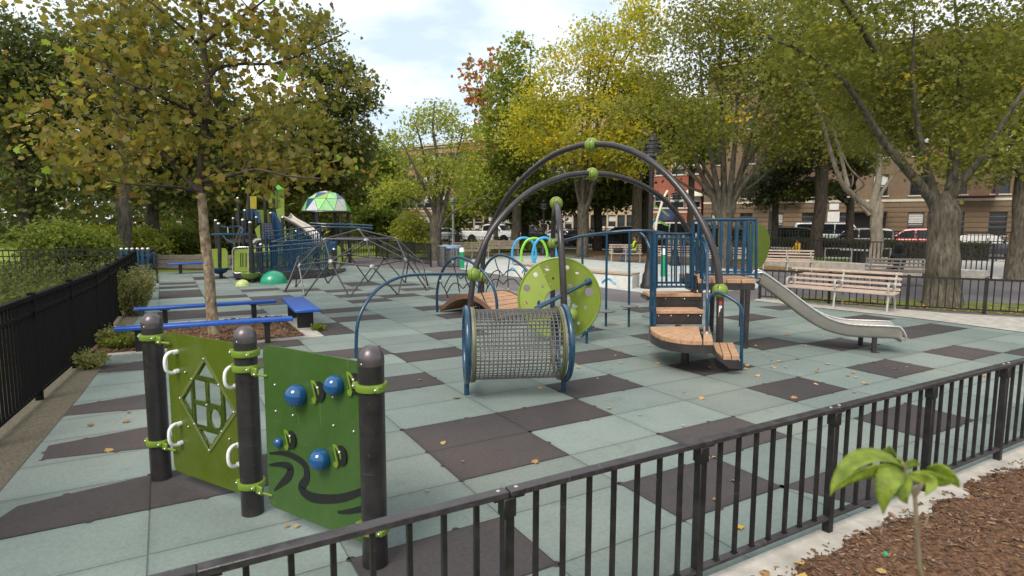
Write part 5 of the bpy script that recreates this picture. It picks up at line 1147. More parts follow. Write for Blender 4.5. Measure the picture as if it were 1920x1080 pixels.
far('round_bush', 'rounded green bush tree left of the airy light tree', 712, 452, 44, .12, 1.2, [(712, 412, 44, 1.6, 1.2), (690, 425, 44, .8, .7), (735, 425, 44, .8, .7)], LM_MID, BK_DARK, 130, 46, .24, 33, csz=.62, nl=6, shell=.4, tintb=-.05)
far('pale_shrub', 'pale grey green shrub just left of the airy tree trunk', 772, 470, 33, .05, .4, [(770, 425, 33, .85, .95), (790, 445, 33, .7, .5), (755, 448, 33, .6, .5)], LM_LIGHT, BK_PALE, 110, 40, .13, 34, csz=.42, nl=7, shell=.35, tintb=.0, cat='shrub')
far('park_tree', 'bushy olive tree behind the climbing tower, under the rusty plane leaves', 545, 480, 38, .3, 3.2, [(540, 250, 38, 2.8, 2.2), (500, 330, 38, 2.6, 1.6), (570, 390, 38, 2.2, 1.3)], LM_OLIVE, BK_DARK, 260, 46, .26, 35, csz=.9, nl=10, shell=.3)
far('park_tree', 'tall background tree with a leaning brown trunk above the far corner of the tall fence', 228, 478, 24.5, .27, 4.2, [(180, 140, 25, 2.4, 2.0), (250, 60, 25, 2.4, 1.8), (150, 270, 25, 2.2, 1.4), (260, 220, 26, 2.2, 1.5), (100, 130, 25, 2.4, 2.4), (200, 340, 26, 1.5, .7)], LM_DARK, BK_GREY, 340, 46, .19, 36, csz=.75, nl=12, shell=.2, lean=(.35, 0), tintb=.1)
far('park_tree', 'second background tree with a straight brown trunk right of the leaning one', 292, 478, 28, .28, 4.0, [(330, 130, 28, 2.4, 2.2), (290, 260, 28, 2.4, 1.5), (360, 290, 28, 2.2, 1.3), (400, 210, 29, 1.8, 1.2), (340, 350, 28, 1.8, .8)], LM_DARK, BK_GREY, 320, 46, .2, 37, csz=.78, nl=12, shell=.2, tintb=.0)
far('park_tree', 'deep green tree filling the gap above the far blue bench', 430, 478, 34, .26, 3.6, [(430, 300, 34, 2.4, 1.6), (380, 370, 34, 2.2, 1.2), (460, 390, 34, 2.0, 1.1), (440, 250, 34, 1.8, 1.0), (400, 430, 34, 1.6, .8)], LM_DARK, BK_DARK, 260, 46, .24, 38, csz=.85, nl=10, shell=.25, tintb=.05)
far('park_tree', 'broad dark tree at the left edge of the view beyond the tall fence', 60, 480, 23, .3, 3.6, [(40, 200, 23, 2.2, 2.0), (90, 320, 23, 1.8, 1.1), (-40, 100, 23, 2.4, 2.4), (20, 380, 23, 1.6, .8)], LM_DARK, BK_DARK, 240, 44, .19, 39, csz=.75, nl=10, shell=.2, tintb=.08)
far('yellow_shrub', 'bright yellow green shrub at the foot of the leaning trunk', 205, 470, 27, .04, .3, [(180, 442, 27, .9, .45), (245, 445, 28, .7, .5)], leafmat('chartreuse_leaf', [(0, (.16, .19, .015)), (.5, (.32, .34, .03)), (1, (.50, .46, .05))]), BK_DARK, 120, 36, .13, 40, csz=.36, nl=6, shell=.3, cat='shrub')
for i, (x, y, Y, w, h, lm, lab) in enumerate(((165, 462, 22, .9, .6, LM_MID, 'leafy dark shrub beyond the cross fence at the left'), (330, 450, 30, 1.2, .9, LM_MID, 'wide green shrub beyond the fence above the far blue bench'), (420, 455, 30, 1.3, .8, LM_DARK, 'dark shrub behind the timber planter'), (270, 455, 26, .7, .5, LM_LIGHT, 'small pale shrub between the two brown background trunks'), (100, 455, 21, 1.1, .8, LM_MID, 'green shrub at the far left beyond the tall fence'), (760, 468, 40, 1.6, .45, LM_LIGHT, 'low pale shrub on the meadow behind the dome climber'))):
    far('garden_shrub', lab, x, y+12, Y, .03, .25, [(x, y-4, Y, w, h), (x+18, y+3, Y, w*.6, h*.7)], lm, BK_DARK, 90, 38, .13 if Y < 28 else .16, 50+i, csz=.42, nl=6, shell=.3, cat='shrub', group=None)
for i, (x, w, lab) in enumerate(((900, 2.2, 'long low green shrub in front of the white pickup'), (1005, 1.6, 'low green shrub under the tall green and gold tree'), (960, 1.6, 'low shrub in front of the pickup wheels'))):
    far('low_shrub', lab, x, 470, 42, .03, .25, [(x, 463, 42, w, .28), (x+20, 464, 42, w*.6, .25)], LM_MID, BK_DARK, 70, 30, .15, 60+i, csz=.45, nl=5, shell=.3, cat='shrub')
# --- street trees and dark trunks on the right
far('street_tree', 'dark straight trunked street tree in front of the tan apartment block', 1530, 470, 37, .36, 6.0, [(1530, 230, 37, 2.8, 1.5), (1480, 280, 37, 1.8, .8), (1590, 270, 37, 1.8, .8), (1530, 120, 37, 3, 2)], LM_DARK, BK_DARK, 220, 44, .25, 71, csz=.85, nl=9, shell=.3, tintb=.2)
far('street_tree', 'small crooked dark tree with bare limbs beside the tan building entrance', 1590, 465, 39, .24, 3.4, [(1545, 350, 39, 1.6, .5), (1600, 300, 39, 1.6, .8), (1500, 360, 39, 1.5, .4)], LM_DARK, BK_DARK, 120, 30, .25, 72, csz=.6, nl=8, shell=.3, tintb=.1)
far('street_tree', 'pale trunked street tree in front of the red brick building', 1193, 468, 37, .30, 5.0, [(1180, 270, 37, 2.0, 1.1), (1235, 280, 37, 1.6, .6), (1200, 190, 37, 2.4, 1.8)], LM_MID, BK_GREY, 200, 44, .25, 73, csz=.85, nl=9, shell=.3, tintb=.1)
far('street_tree', 'leaning dark trunked street tree left of the tall black lamp', 1205, 462, 42, .32, 4.6, [(1215, 265, 42, 2.0, 1.0), (1145, 345, 42, 2.0, .9), (1160, 300, 42, 2.4, .9)], LM_DARK, BK_DARK, 200, 44, .27, 74, csz=.9, nl=9, shell=.3, tintb=.05, lean=(.25, 0))
far('street_tree', 'shady dark street tree behind the golden maple', 1120, 465, 44, .3, 3.6, [(1110, 345, 44, 3.0, 1.0), (1060, 370, 44, 2.0, .9), (1150, 365, 44, 2.0, .8)], LM_DARK, BK_DARK, 220, 44, .28, 75, csz=.95, nl=10, shell=.3)
far('street_tree', 'shady dark street tree beside the white pickup', 985, 462, 47, .3, 3.6, [(1000, 390, 47, 2.4, .9), (1020, 350, 47, 2.2, 1.2), (960, 380, 47, 1.8, .9)], LM_DARK, BK_DARK, 180, 44, .28, 76, csz=.95, nl=9, shell=.3, tintb=.05)
far('street_tree', 'thin dark trunk behind the vase shaped tree', 1292, 470, 37, .2, 5.0, [(1290, 280, 37, 1.6, .7), (1310, 230, 37, 2, 1.5)], LM_MID, BK_DARK, 140, 44, .25, 77, csz=.85, nl=7, shell=.3)
far('street_tree', 'grey green fine leaved tree hanging over the tan facade', 1450, 470, 40, .22, 4.2, [(1450, 330, 40, 1.8, 1.2), (1420, 360, 40, 1.2, .8), (1490, 300, 40, 2.0, .9)], leafmat('greygreen_leaf', [(0, (.05, .06, .03)), (.6, (.09, .105, .05)), (1, (.14, .15, .06))]), BK_DARK, 180, 40, .2, 78, csz=.7, nl=9, shell=.3)
far('street_tree', 'slender green tree behind the grey lamp post', 858, 455, 62, .13, 1.8, [(862, 388, 62, 1.7, 1.4), (852, 412, 62, 1.2, .9), (885, 372, 62, 1.4, 1.0)], LM_MID, BK_DARK, 150, 42, .26, 79, csz=.7, nl=8, shell=.3, tintb=-.05)
far('park_tree', 'leafy tree at the right edge of the view behind the low fence', 1905, 520, 22, .3, 4.0, [(1900, 200, 22, 2.0, 1.8), (1850, 290, 22, 1.4, .8), (1960, 120, 22, 2.4, 2.4)], LM_OLIVE, BK_GREY, 220, 46, .19, 80, csz=.7, nl=9, shell=.2)
far('street_tree', 'bare stemmed tree with yellow leaf tips behind the tall green and gold tree', 930, 455, 50, .2, 3.0, [(910, 330, 50, 2.2, 1.2), (940, 380, 50, 2.0, .9), (890, 380, 50, 1.6, .8)], LM_LIGHT, BK_PALE, 150, 34, .28, 81, csz=.85, nl=11, shell=.3)

# --- far wood that closes the view on the left
ngw = np.random.default_rng(3); Cw = []
for _ in range(150):
    th = ngw.uniform(-1.05, -.22); D = ngw.uniform(58, 95); c = np.array([math.sin(th)*D, math.cos(th)*D, ngw.uniform(.6, 9.5)]); Cw.append(c+ngw.normal(size=(260, 3))*np.array([2.6, 2.2, 1.5]))
Cw = np.concatenate(Cw); Cw = Cw[Cw[:, 2] > 0]
tag(leaf_cloud('far_woodland', Cw, np.full(len(Cw), .62), LM_DARK, None, T_SPRAY, np.clip(ngw.normal(.5, .25, len(Cw)), 0, 1), .4, 3), kind='stuff')

# --- ground cover beyond the tall fence
ngc = np.random.default_rng(6); Cg = []
for _ in range(420):
    t_ = ngc.uniform(-.3, 1.25); d_ = ngc.uniform(.4, 1)**1.6*9; c = np.array([-5.2-5.6*t_*1.0-d_*.9, 6.0+11*t_+d_*.45, .08]); h_ = ngc.uniform(.08, .42)
    if d_ < .6: continue
    Cg.append(c+np.abs(ngc.normal(size=(42, 3)))*np.array([.001, .001, h_])+ngc.normal(size=(42, 3))*np.array([.34, .34, .02]))
Cg = np.concatenate(Cg)
tag(leaf_cloud('ground_cover', Cg, np.full(len(Cg), .10), LM_DARK, None, T_OVAL, np.clip(ngc.normal(.4, .22, len(Cg)), 0, 1), .45, 4), kind='stuff')
# ------------------------------------------------------------------ buildings along the street
def brickmat(name, c1, c2, mortar, bw=.22, bh=.075, coarse=.25):
    m = bpy.data.materials.new(name); m.use_nodes = True; t, N, L = nodes(m); b = N['Principled BSDF']; b.inputs['Roughness'].default_value = .9; b.inputs['Specular IOR Level'].default_value = .2
    co = N.new('ShaderNodeTexCoord'); mp_ = N.new('ShaderNodeMapping'); mp_.inputs['Rotation'].default_value = (math.radians(-90), 0, 0); L(co.outputs['Object'], mp_.inputs[0])
    k = N.new('ShaderNodeTexBrick'); k.inputs['Color1'].default_value = (*c1, 1); k.inputs['Color2'].default_value = (*c2, 1); k.inputs['Mortar'].default_value = (*mortar, 1); k.inputs['Scale'].default_value = 1; k.inputs['Brick Width'].default_value = bw; k.inputs['Row Height'].default_value = bh; k.inputs['Mortar Size'].default_value = .008
    L(mp_.outputs[0], k.inputs['Vector'])
    n = N.new('ShaderNodeTexNoise'); n.inputs['Scale'].default_value = coarse; n.inputs['Detail'].default_value = 8; L(co.outputs['Object'], n.inputs[0])
    r = N.new('ShaderNodeMapRange'); r.inputs[1].default_value = .3; r.inputs[2].default_value = .7; r.inputs[3].default_value = .72; r.inputs[4].default_value = 1.2; L(n.outputs[0], r.inputs[0])
    x = N.new('ShaderNodeMixRGB'); x.blend_type = 'MULTIPLY'; x.inputs[0].default_value = 1; L(k.outputs['Color'], x.inputs[1]); L(r.outputs[0], x.inputs[2]); L(x.outputs[0], b.inputs['Base Color']); return m
M_TANB = brickmat('tan_brick', (.165, .112, .068), (.205, .142, .09), (.14, .10, .068))  # tan brick toned down evenly: shade of the trees is put into its colour
M_REDB = brickmat('red_brick', (.30, .075, .045), (.36, .10, .06), (.27, .16, .12))
M_PINKB = brickmat('pink_brick', (.36, .19, .135), (.42, .235, .17), (.36, .26, .2))
M_CREAMB = brickmat('cream_brick', (.42, .31, .20), (.48, .36, .24), (.40, .31, .22))
M_STONE = mat('limestone_trim', (.50, .45, .37), .85, 0, .12, 2, .1, 30); M_FRAME = mat('dark_window_frame', (.045, .035, .03), .5); M_FRAMEW = mat('white_window_frame', (.62, .60, .56), .5)
M_SHADE = mat('window_blind', (.55, .54, .50), .8, 0, .1, 2); M_ROOF = mat('tar_roof', (.06, .06, .06), .9)
def facade(name, label, t0, t1, n0, h, wallm, floors, base_z, fl_h, bays, ww, wh, frame, depth=12, parapet=.5, trim=True, seed=0, skip=(), arch=False):
    o = st(t0, n0); root = thing(name, label, 'building', (o.x, o.y, 0), math.atan2(SD.y, SD.x)); W_ = t1-t0; rg = random.Random(seed)
    xs = [0]; 
    for i in range(bays):
        c = W_*(i+.5)/bays; xs += [c-ww/2, c+ww/2]
    xs.append(W_); zs = [0]
    for f_ in range(floors):
        z0 = base_z+f_*fl_h; zs += [z0, z0+wh]
    zs.append(h); z = MB(); opens = []
    for i in range(len(xs)-1):
        for j in range(len(zs)-1):
            q = [(xs[i], 0, zs[j]), (xs[i+1], 0, zs[j]), (xs[i+1], 0, zs[j+1]), (xs[i], 0, zs[j+1])]
            if i % 2 == 1 and j % 2 == 1 and ((i-1)//2, (j-1)//2) not in skip:
                opens.append((xs[i], xs[i+1], zs[j], zs[j+1])); x0, x1, z0, z1 = opens[-1]; d = .24
                z.add([(x0, 0, z0), (x1, 0, z0), (x1, 0, z1), (x0, 0, z1), (x0, d, z0), (x1, d, z0), (x1, d, z1), (x0, d, z1)], [(0, 1, 5, 4), (1, 2, 6, 5), (2, 3, 7, 6), (3, 0, 4, 7)])
            else: z.add(q, [(0, 1, 2, 3)])
    z.add([(0, 0, 0), (0, depth, 0), (W_, depth, 0), (W_, 0, 0), (0, 0, h), (0, depth, h), (W_, depth, h), (W_, 0, h)], [(0, 4, 5, 1), (1, 5, 6, 2), (2, 6, 7, 3)])
    z.build('wall', wallm, root, smooth=False)
    z = MB(); z.box((W_/2, depth/2, h-.06), (W_-.04, depth-.04, .1)); z.build('roof', M_ROOF, root, smooth=False)
    if trim:
        z = MB(); z.box((W_/2, -.06, h+.12), (W_+.2, .5, .3)); z.box((W_/2, -.09, h-.25), (W_+.1, .18, .16)); z.build('cornice', M_STONE, root, smooth=False)
        z = MB(); z.box((W_/2, -.03, base_z+fl_h-.42), (W_, .07, .2)); z.build('stone_band', M_STONE, root, smooth=False)
    fr = {}
    for (x0, x1, z0, z1) in opens:
        w, hh = x1-x0, z1-z0; c = ((x0+x1)/2, .15, z0)
        if not fr:
            m_ = MB(); b_ = .06
            m_.box((0, 0, hh-b_/2), (w, .08, b_)); m_.box((0, 0, b_/2), (w, .08, b_)); m_.box((-w/2+b_/2, 0, hh/2), (b_, .08, hh-2*b_)); m_.box((w/2-b_/2, 0, hh/2), (b_, .08, hh-2*b_)); m_.box((0, .005, hh/2), (w-2*b_, .06, .055))
            f0 = m_.build('window', frame, root, smooth=False); m_ = MB(); m_.add([(-w/2+.03, .045, .03), (w/2-.03, .045, .03), (w/2-.03, .045, hh-.03), (-w/2+.03, .045, hh-.03)], [(0, 1, 2, 3)]); p0 = m_.build('pane', M_PANE, f0, smooth=False)
            m_ = MB(); m_.box((0, -.13, -.05), (w+.24, .2, .1)); s0 = m_.build('sill', M_STONE, f0, smooth=False); m_ = MB(); m_.add([(-w/2+.06, .035, hh*.42), (w/2-.06, .035, hh*.42), (w/2-.06, .035, hh-.06), (-w/2+.06, .035, hh-.06)], [(0, 1, 2, 3)]); b0_ = m_.build('blind', M_SHADE, f0, smooth=False); fr['f'] = f0; f0.location = c; kids = [p0, s0, b0_]
        else:
            f1 = fr['f'].copy(); COL.objects.link(f1); f1.location = c
            for kd in kids[:2]: d = kd.copy(); COL.objects.link(d); d.parent = f1
            if rg.random() < .4: d = kids[2].copy(); COL.objects.link(d); d.parent = f1; d.location = (0, 0, rg.choice((0, 0, hh*.18)))
            if rg.random() < .16:
                m_ = MB(); m_.box((0, -.16, .24), (.62, .5, .42), bev=.02)
                for k in range(6): m_.box((0, -.415, .10+.055*k), (.5, .012, .02))
                m_.build('air_conditioner', M_FRAMEW, f1)
    return root, W_
def tpx(x, n):                                                      # where along the street, at the offset n, a spot x of the photograph is
    o = SB+SN*n; d = ray(x, 418); k = d[0]/d[1]; return (k*o.y-o.x)/(SD.x-k*SD.y)
NB_ = 20.0
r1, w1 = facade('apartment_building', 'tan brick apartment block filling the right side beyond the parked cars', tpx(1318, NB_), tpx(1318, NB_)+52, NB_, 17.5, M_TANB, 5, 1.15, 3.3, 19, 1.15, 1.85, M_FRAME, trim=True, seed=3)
# entrance, rusticated courses and fire escapes of the tan block
z = MB()
for k in range(8): z.box((w1/2, -.02, .55+k*.42), (w1, .05, .035))
z.build('stone_courses', mat('dark_course_brick', (.15, .105, .07), .9), r1, smooth=False)
M_ESC = mat('oxide_red_iron', (.10, .028, .022), .6, 0, .2, 6)
for xc in (7.0, 21.0, 34.5):
    for fl in range(1, 5):
        zz = 1.0+fl*3.3; m_ = MB(); m_.box((xc, -.62, zz), (4.0, 1.15, .07))
        for y in (-1.18, ): 
            m_.box((xc, y, zz+.95), (4.0, .04, .05)); m_.box((xc, y, zz+.5), (4.0, .03, .03))
            for k in range(21): m_.box((xc-2+.2*k, y, zz+.48), (.022, .022, .92))
        for x in (xc-2, xc+2):
            m_.box((x, -.6, zz+.95), (.04, 1.12, .05))
            for k in range(5): m_.box((x, -.15-.22*k, zz+.48), (.022, .022, .92))
        if fl < 4:
            a, b2 = V(xc-1.4, -.75, zz), V(xc+1.0, -.75, zz+3.3)
            for dy in (-.22, .22): m_.tube([a+V(0, dy, 0), b2+V(0, dy, 0)], .03, 4)
            for k in range(1, 13): p = a.lerp(b2, k/13); m_.box((p.x, p.y, p.z), (.2, .44, .025))
        m_.build('fire_escape', M_ESC, r1, smooth=False)
m_ = MB(); m_.box((14.2, -.9, 3.05), (3.0, 1.9, .12)); m_.box((14.2, -.02, 1.5), (1.9, .06, 2.9)); m_.build('entrance', mat('dark_entrance', (.03, .022, .018), .5), r1, smooth=False)
m_ = MB(); m_.box((11.6, -.04, 3.55), (.75, .05, .55)); m_.box((11.6, -.04, 2.65), (.95, .05, .9)); m_.box((11.5, -.04, 1.25), (.8, .05, .55)); m_.build('notice_board', mat('pale_notice', (.62, .60, .56), .6, 0, .12, 4), r1, smooth=False)
ta, tb = tpx(1196, NB_+.4), tpx(1316, NB_+.4)
r2, w2 = facade('brick_house', 'three storey red brick building with blue arched openings, left of the tan block', ta, tb-.15, NB_+.4, 11.5, M_REDB, 3, .2, 3.4, 4, 1.5, 1.45, M_FRAMEW, seed=5, skip=((0, 0), (1, 0), (2, 0), (3, 0)))
m_ = MB(); M_TEALD = mat('turquoise_door', (.012, .16, .36), .4)
for i in range(5):
    x = w2*(i+.5)/5
    if i == 2: continue
    pts = [(x-.62, .25), (x+.62, .25)]+[(x+.62*math.cos(a), 1.75+.62*math.sin(a)) for a in [math.pi*k/10 for k in range(11)]]
    m_ = MB(); m_.prism(pts, .004, .07, (0, 0, 0), (1, 0, 0), (0, 0, 1)); d_ = m_.build('arched_door', M_TEALD, r2, smooth=False)
    m_ = MB(); m_.tube([(x-.68, -.05, .1), (x-.68, -.05, 1.75)]+[(x-.68*math.cos(a), -.05, 1.75+.68*math.sin(a)) for a in [math.pi*k/10 for k in range(1, 10)]]+[(x+.68, -.05, 1.75), (x+.68, -.05, .1)], .06, 6); m_.build('door_surround', M_STONE, d_, smooth=False)
M_AWN = mat('cream_awning', (.66, .60, .48), .8, 0, .1, 4)
def awning(x0, x1, z0, z1, out, m, par): 
    m_ = MB(); n = 10; c = (x0+x1)/2; r = (x1-x0)/2; vs = []; fs = []
    for i in range(n+1):
        a = math.pi*i/n
        for j in range(6): b_ = math.pi/2*j/5; vs.append((c-r*math.cos(a)*math.cos(b_*.999) if False else c-r*math.cos(a), -out*math.sin(a)**.8*math.cos(b_)-.02, z0+(z1-z0)*math.sin(b_)*(.35+.65*math.sin(a))))
    for i in range(n):
        for j in range(5): a = i*6+j; fs.append((a, a+6, a+7, a+1))
    m_.add(vs, fs); m_.build('awning', m, par)
awning(w2*(3.5/4)-1.0, w2*(3.5/4)+1.0, 4.75, 5.5, .7, M_AWN, r2); awning(w2*(.5/4)-1.0, w2*(.5/4)+1.0, 4.75, 5.5, .7, M_AWN, r2)
awning(w2*.5-1.3, w2*.5+1.3, 2.3, 3.5, 1.6, mat('navy_awning', (.012, .018, .07), .7), r2)
ta, tb = tpx(955, NB_), tpx(1194, NB_)
facade('apartment_building', 'cream brick apartment block behind the white pickup and the golden maple', ta, tb-.2, NB_, 15.5, M_CREAMB, 5, 1.2, 3.1, 15, 1.25, 1.7, M_FRAME, seed=8)
ta2 = tpx(738, NB_+3)
facade('apartment_building', 'pink brick apartment block behind the airy light tree', ta2, ta-.4, NB_+3, 12.4, M_PINKB, 4, 1.2, 2.8, 15, 1.3, 1.75, M_FRAMEW, seed=9)
facade('apartment_building', 'distant low tan block far behind the meadow trees', ta2-70, ta2-3, NB_+5, 9.5, M_CREAMB, 3, 1.2, 3.1, 18, 1.3, 1.6, M_FRAMEW, seed=10)

# ------------------------------------------------------------------ parked cars
M_CHROME = mat('chrome', (.65, .65, .66), .15, 1.0); M_CGLASS = mat('car_glass', (.012, .015, .017), .05, rvar=.02); M_TAIL = mat('tail_light_red', (.45, .012, .010), .2); M_HEAD = mat('head_light', (.70, .70, .68), .12)
def carpaint(n, c): return mat('car_paint_'+n, c, .28, .25, .04, 2, coat=.7)
def car(label, t, n, kind, paint, rev=False, name='parked_car'):
    o = st(t, n); a = math.atan2(SD.y, SD.x)+(math.pi if rev else 0); root = thing(name, label, {'pickup': 'pickup truck', 'van': 'van'}.get(kind, 'car'), (o.x, o.y, -.008), a, 'vehicles parked along the street')
    S = {'sedan': (4.6, 1.78, [(-2.3, .38), (-2.3, .80), (-2.18, .96), (-1.5, 1.0), (1.0, .94), (1.9, .82), (2.25, .66), (2.3, .38)], [(-1.75, .99), (-1.15, 1.40), (-.2, 1.46), (.45, 1.38), (1.15, .94)]),
         'suv': (4.75, 1.9, [(-2.37, .42), (-2.37, .95), (-2.28, 1.10), (-1.5, 1.12), (.95, 1.08), (1.95, .98), (2.3, .78), (2.37, .42)], [(-2.26, 1.10), (-2.0, 1.66), (-1.2, 1.76), (.1, 1.74), (.55, 1.62), (1.2, 1.08)]),
         'van': (5.6, 2.0, [(-2.8, .42), (-2.8, 1.1), (-2.78, 1.25), (-1.5, 1.25), (1.7, 1.2), (2.5, 1.1), (2.75, .85), (2.8, .42)], [(-2.76, 1.24), (-2.65, 2.02), (-2.2, 2.10), (1.0, 2.10), (1.45, 1.98), (2.1, 1.18)]),
         'pickup': (5.9, 1.98, [(-2.95, .55), (-2.95, 1.18), (-2.9, 1.25), (-.75, 1.25), (1.3, 1.24), (2.3, 1.18), (2.9, 1.0), (2.95, .55)], [(-.72, 1.24), (-.6, 1.80), (-.2, 1.90), (.65, 1.90), (.95, 1.80), (1.55, 1.24)])}[kind]
    L_, Wd, low, cab = S; hw = Wd/2; wx = L_*.305; wr = {'sedan': .32, 'suv': .37, 'van': .36, 'pickup': .42}[kind]
    def shell(prof, closed_z, wfun, cols=7):                         # loft the side profile across the width with rounded flanks
        z = MB(); n_ = len(prof); vs = []; fs = []
        ws = [-1, -.97, -.88, 0, .88, .97, 1]; dz = [-.09, -.03, 0, .02, 0, -.03, -.09]
        for w_, d_ in zip(ws, dz):
            for x, zz in prof:
                k = (zz-closed_z)/(max(p[1] for p in prof)-closed_z+1e-6); vs.append((x*(1-.012*abs(w_)**6), w_*wfun(k), max(closed_z, zz+d_*max(0, k))))
        for i in range(6):
            for j in range(n_-1): a_ = i*n_+j; fs.append((a_, a_+1, a_+n_+1, a_+n_))
            fs.append((i*n_+n_-1, i*n_, (i+1)*n_, (i+1)*n_+n_-1))
        fs += [tuple(range(n_-1, -1, -1)), tuple(range(6*n_, 7*n_))]; z.add(vs, fs); return z
    z0 = low[0][1]-.12
    prof = smoothpts([V(x, zz, 0) for x, zz in low], 3); prof = [(p.x, p.y) for p in prof]
    prof = [(prof[0][0], z0)]+prof+[(prof[-1][0], z0)]
    z = shell(prof, z0, lambda k: hw*(1-.045*k)); body = z.build('body', paint, root, ang=30)
    cp_ = smoothpts([V(x, zz, 0) for x, zz in cab], 4); cp_ = [(p.x, p.y) for p in cp_]; zc = cab[0][1]-.05; cp2 = [(cp_[0][0], zc)]+cp_+[(cp_[-1][0], zc)]
    z = shell(cp2, zc, lambda k: hw*(.93-.20*max(0, k))); z.build('cabin', paint, root, ang=30)
    top = max(p[1] for p in cab)
    def sidewin(x0, x1):
        out = []
        for y in (-1, 1):
            m_ = MB(); xs_ = np.linspace(x0, x1, 9); lo_, hi_ = [], []
            for x in xs_:
                h_ = float(np.interp(x, [p[0] for p in cab], [p[1] for p in cab]))-.10; h_ = max(h_, zc+.09); k = (h_-zc)/(top-zc); k0 = (.07)/(top-zc)
                lo_.append((x, y*(hw*(.93-.20*k0)+.013), zc+.09)); hi_.append((x, y*(hw*(.93-.20*k)*.995+.013), h_))
            m_.add(lo_+hi_, [((i, i+1, 10+i, 9+i) if y < 0 else (9+i, 10+i, i+1, i)) for i in range(8)]); m_.build('side_window', M_CGLASS, root, smooth=False)
    xa, xb = cab[0][0], cab[-1][0]
    if kind == 'pickup': sidewin(xa+.12, .38); sidewin(.46, xb-.18)
    else:
        k1 = xa+(xb-xa)*.30; k2 = xa+(xb-xa)*.60; sidewin(xa+.28, k1); sidewin(k1+.08, k2); sidewin(k2+.08, xb-.25)
    def screen(p, q, nm):                                           # front or rear glass laid just proud of the cabin
        m_ = MB(); (x0, a_), (x1, b_) = p, q; nx, nz_ = (b_-a_), -(x1-x0); l = math.hypot(nx, nz_); nx, nz_ = nx/l, nz_/l
        if nz_ < 0: nx, nz_ = -nx, -nz_
        k0 = (a_-zc)/(top-zc); k1 = (b_-zc)/(top-zc); w0, w1_ = hw*(.93-.20*max(0, k0))*.86, hw*(.93-.20*max(0, k1))*.84
        o_ = .055; vs = [(x0+nx*o_, -w0, a_+nz_*o_), (x0+nx*o_, w0, a_+nz_*o_), (x1+nx*o_, w1_, b_+nz_*o_), (x1+nx*o_, -w1_, b_+nz_*o_)]; m_.add(vs, [(0, 1, 2, 3)]); m_.build(nm, M_CGLASS, root, smooth=False)
    def lerp2(p, q, k): return (p[0]+(q[0]-p[0])*k, p[1]+(q[1]-p[1])*k)
    screen(lerp2(cab[-1], cab[-2], .14), lerp2(cab[-1], cab[-2], .9), 'windscreen'); screen(lerp2(cab[0], cab[1], .18), lerp2(cab[0], cab[1], .9), 'rear_window')
    for x in (-wx, wx):
        for y in (-1, 1):
            m_ = MB(); yo = y*(hw-.10); m_.lathe((x, yo, wr), [(wr*.6, -.11), (wr*.93, -.11), (wr, -.06), (wr, .06), (wr*.93, .11), (wr*.6, .11)], 22, axis=(0, 1, 0)); w_ = m_.build('wheel', M_RUBBER, root)
            m_ = MB(); m_.lathe((x, yo+y*.085, wr), [(wr*.62, -.02), (wr*.62, .02), (wr*.5, .012), (wr*.12, .03), (.01, .03)], 16, axis=(0, y, 0)); m_.build('rim', M_CHROME, w_)
            m_ = MB(); m_.lathe((x, y*(hw-.10), wr+.02), [(wr+.07, -.112), (wr+.075, .104)], 22, axis=(0, y, 0)); m_.build('wheel_arch', M_INK, root)
    xf = low[-1][0]; zb_ = low[1][1]
    for y in (-1, 1):
        m_ = MB(); m_.box((xf-.12, y*hw*.72, low[-2][1]+.03), (.2, .36, .15), bev=.03); m_.build('headlight', M_HEAD, root)
        m_ = MB(); m_.box((low[0][0]+.06, y*hw*.83, zb_-(.05 if kind != 'pickup' else .12)), (.14, .2, .2 if kind in ('sedan',) else .36), bev=.02); m_.build('tail_light', M_TAIL, root)
        m_ = MB(); m_.box((xb-.32, y*(hw+.07), zc+.16), (.12, .16, .13), bev=.03); m_.build('mirror', paint, root)
    m_ = MB(); m_.box((xf-.02, 0, low[-1][1]+.04), (.12, Wd*.9, .16), bev=.03); m_.build('front_bumper', M_CHROME if kind == 'pickup' else M_INK, root)
    m_ = MB(); m_.box((-xf+.02, 0, low[0][1]+.02), (.14, Wd*.9, .16), bev=.03); m_.build('rear_bumper', M_CHROME if kind == 'pickup' else M_INK, root)
    if kind == 'pickup':
        m_ = MB(); m_.box((-1.85, 0, 1.262), (1.95, Wd*.80, .03)); m_.build('bed_cover', mat('bed_dark', (.05, .05, .05), .6), root)
    return root
P_W, P_BK, P_GR, P_RED, P_SIL, P_CR = carpaint('white', (.78, .79, .79)), carpaint('black', (.012, .012, .014)), carpaint('dark_green', (.02, .035, .032)), carpaint('red', (.24, .010, .018)), carpaint('silver', (.42, .44, .46)), carpaint('cream', (.55, .52, .44))
N1, N2 = 4.6, 12.4
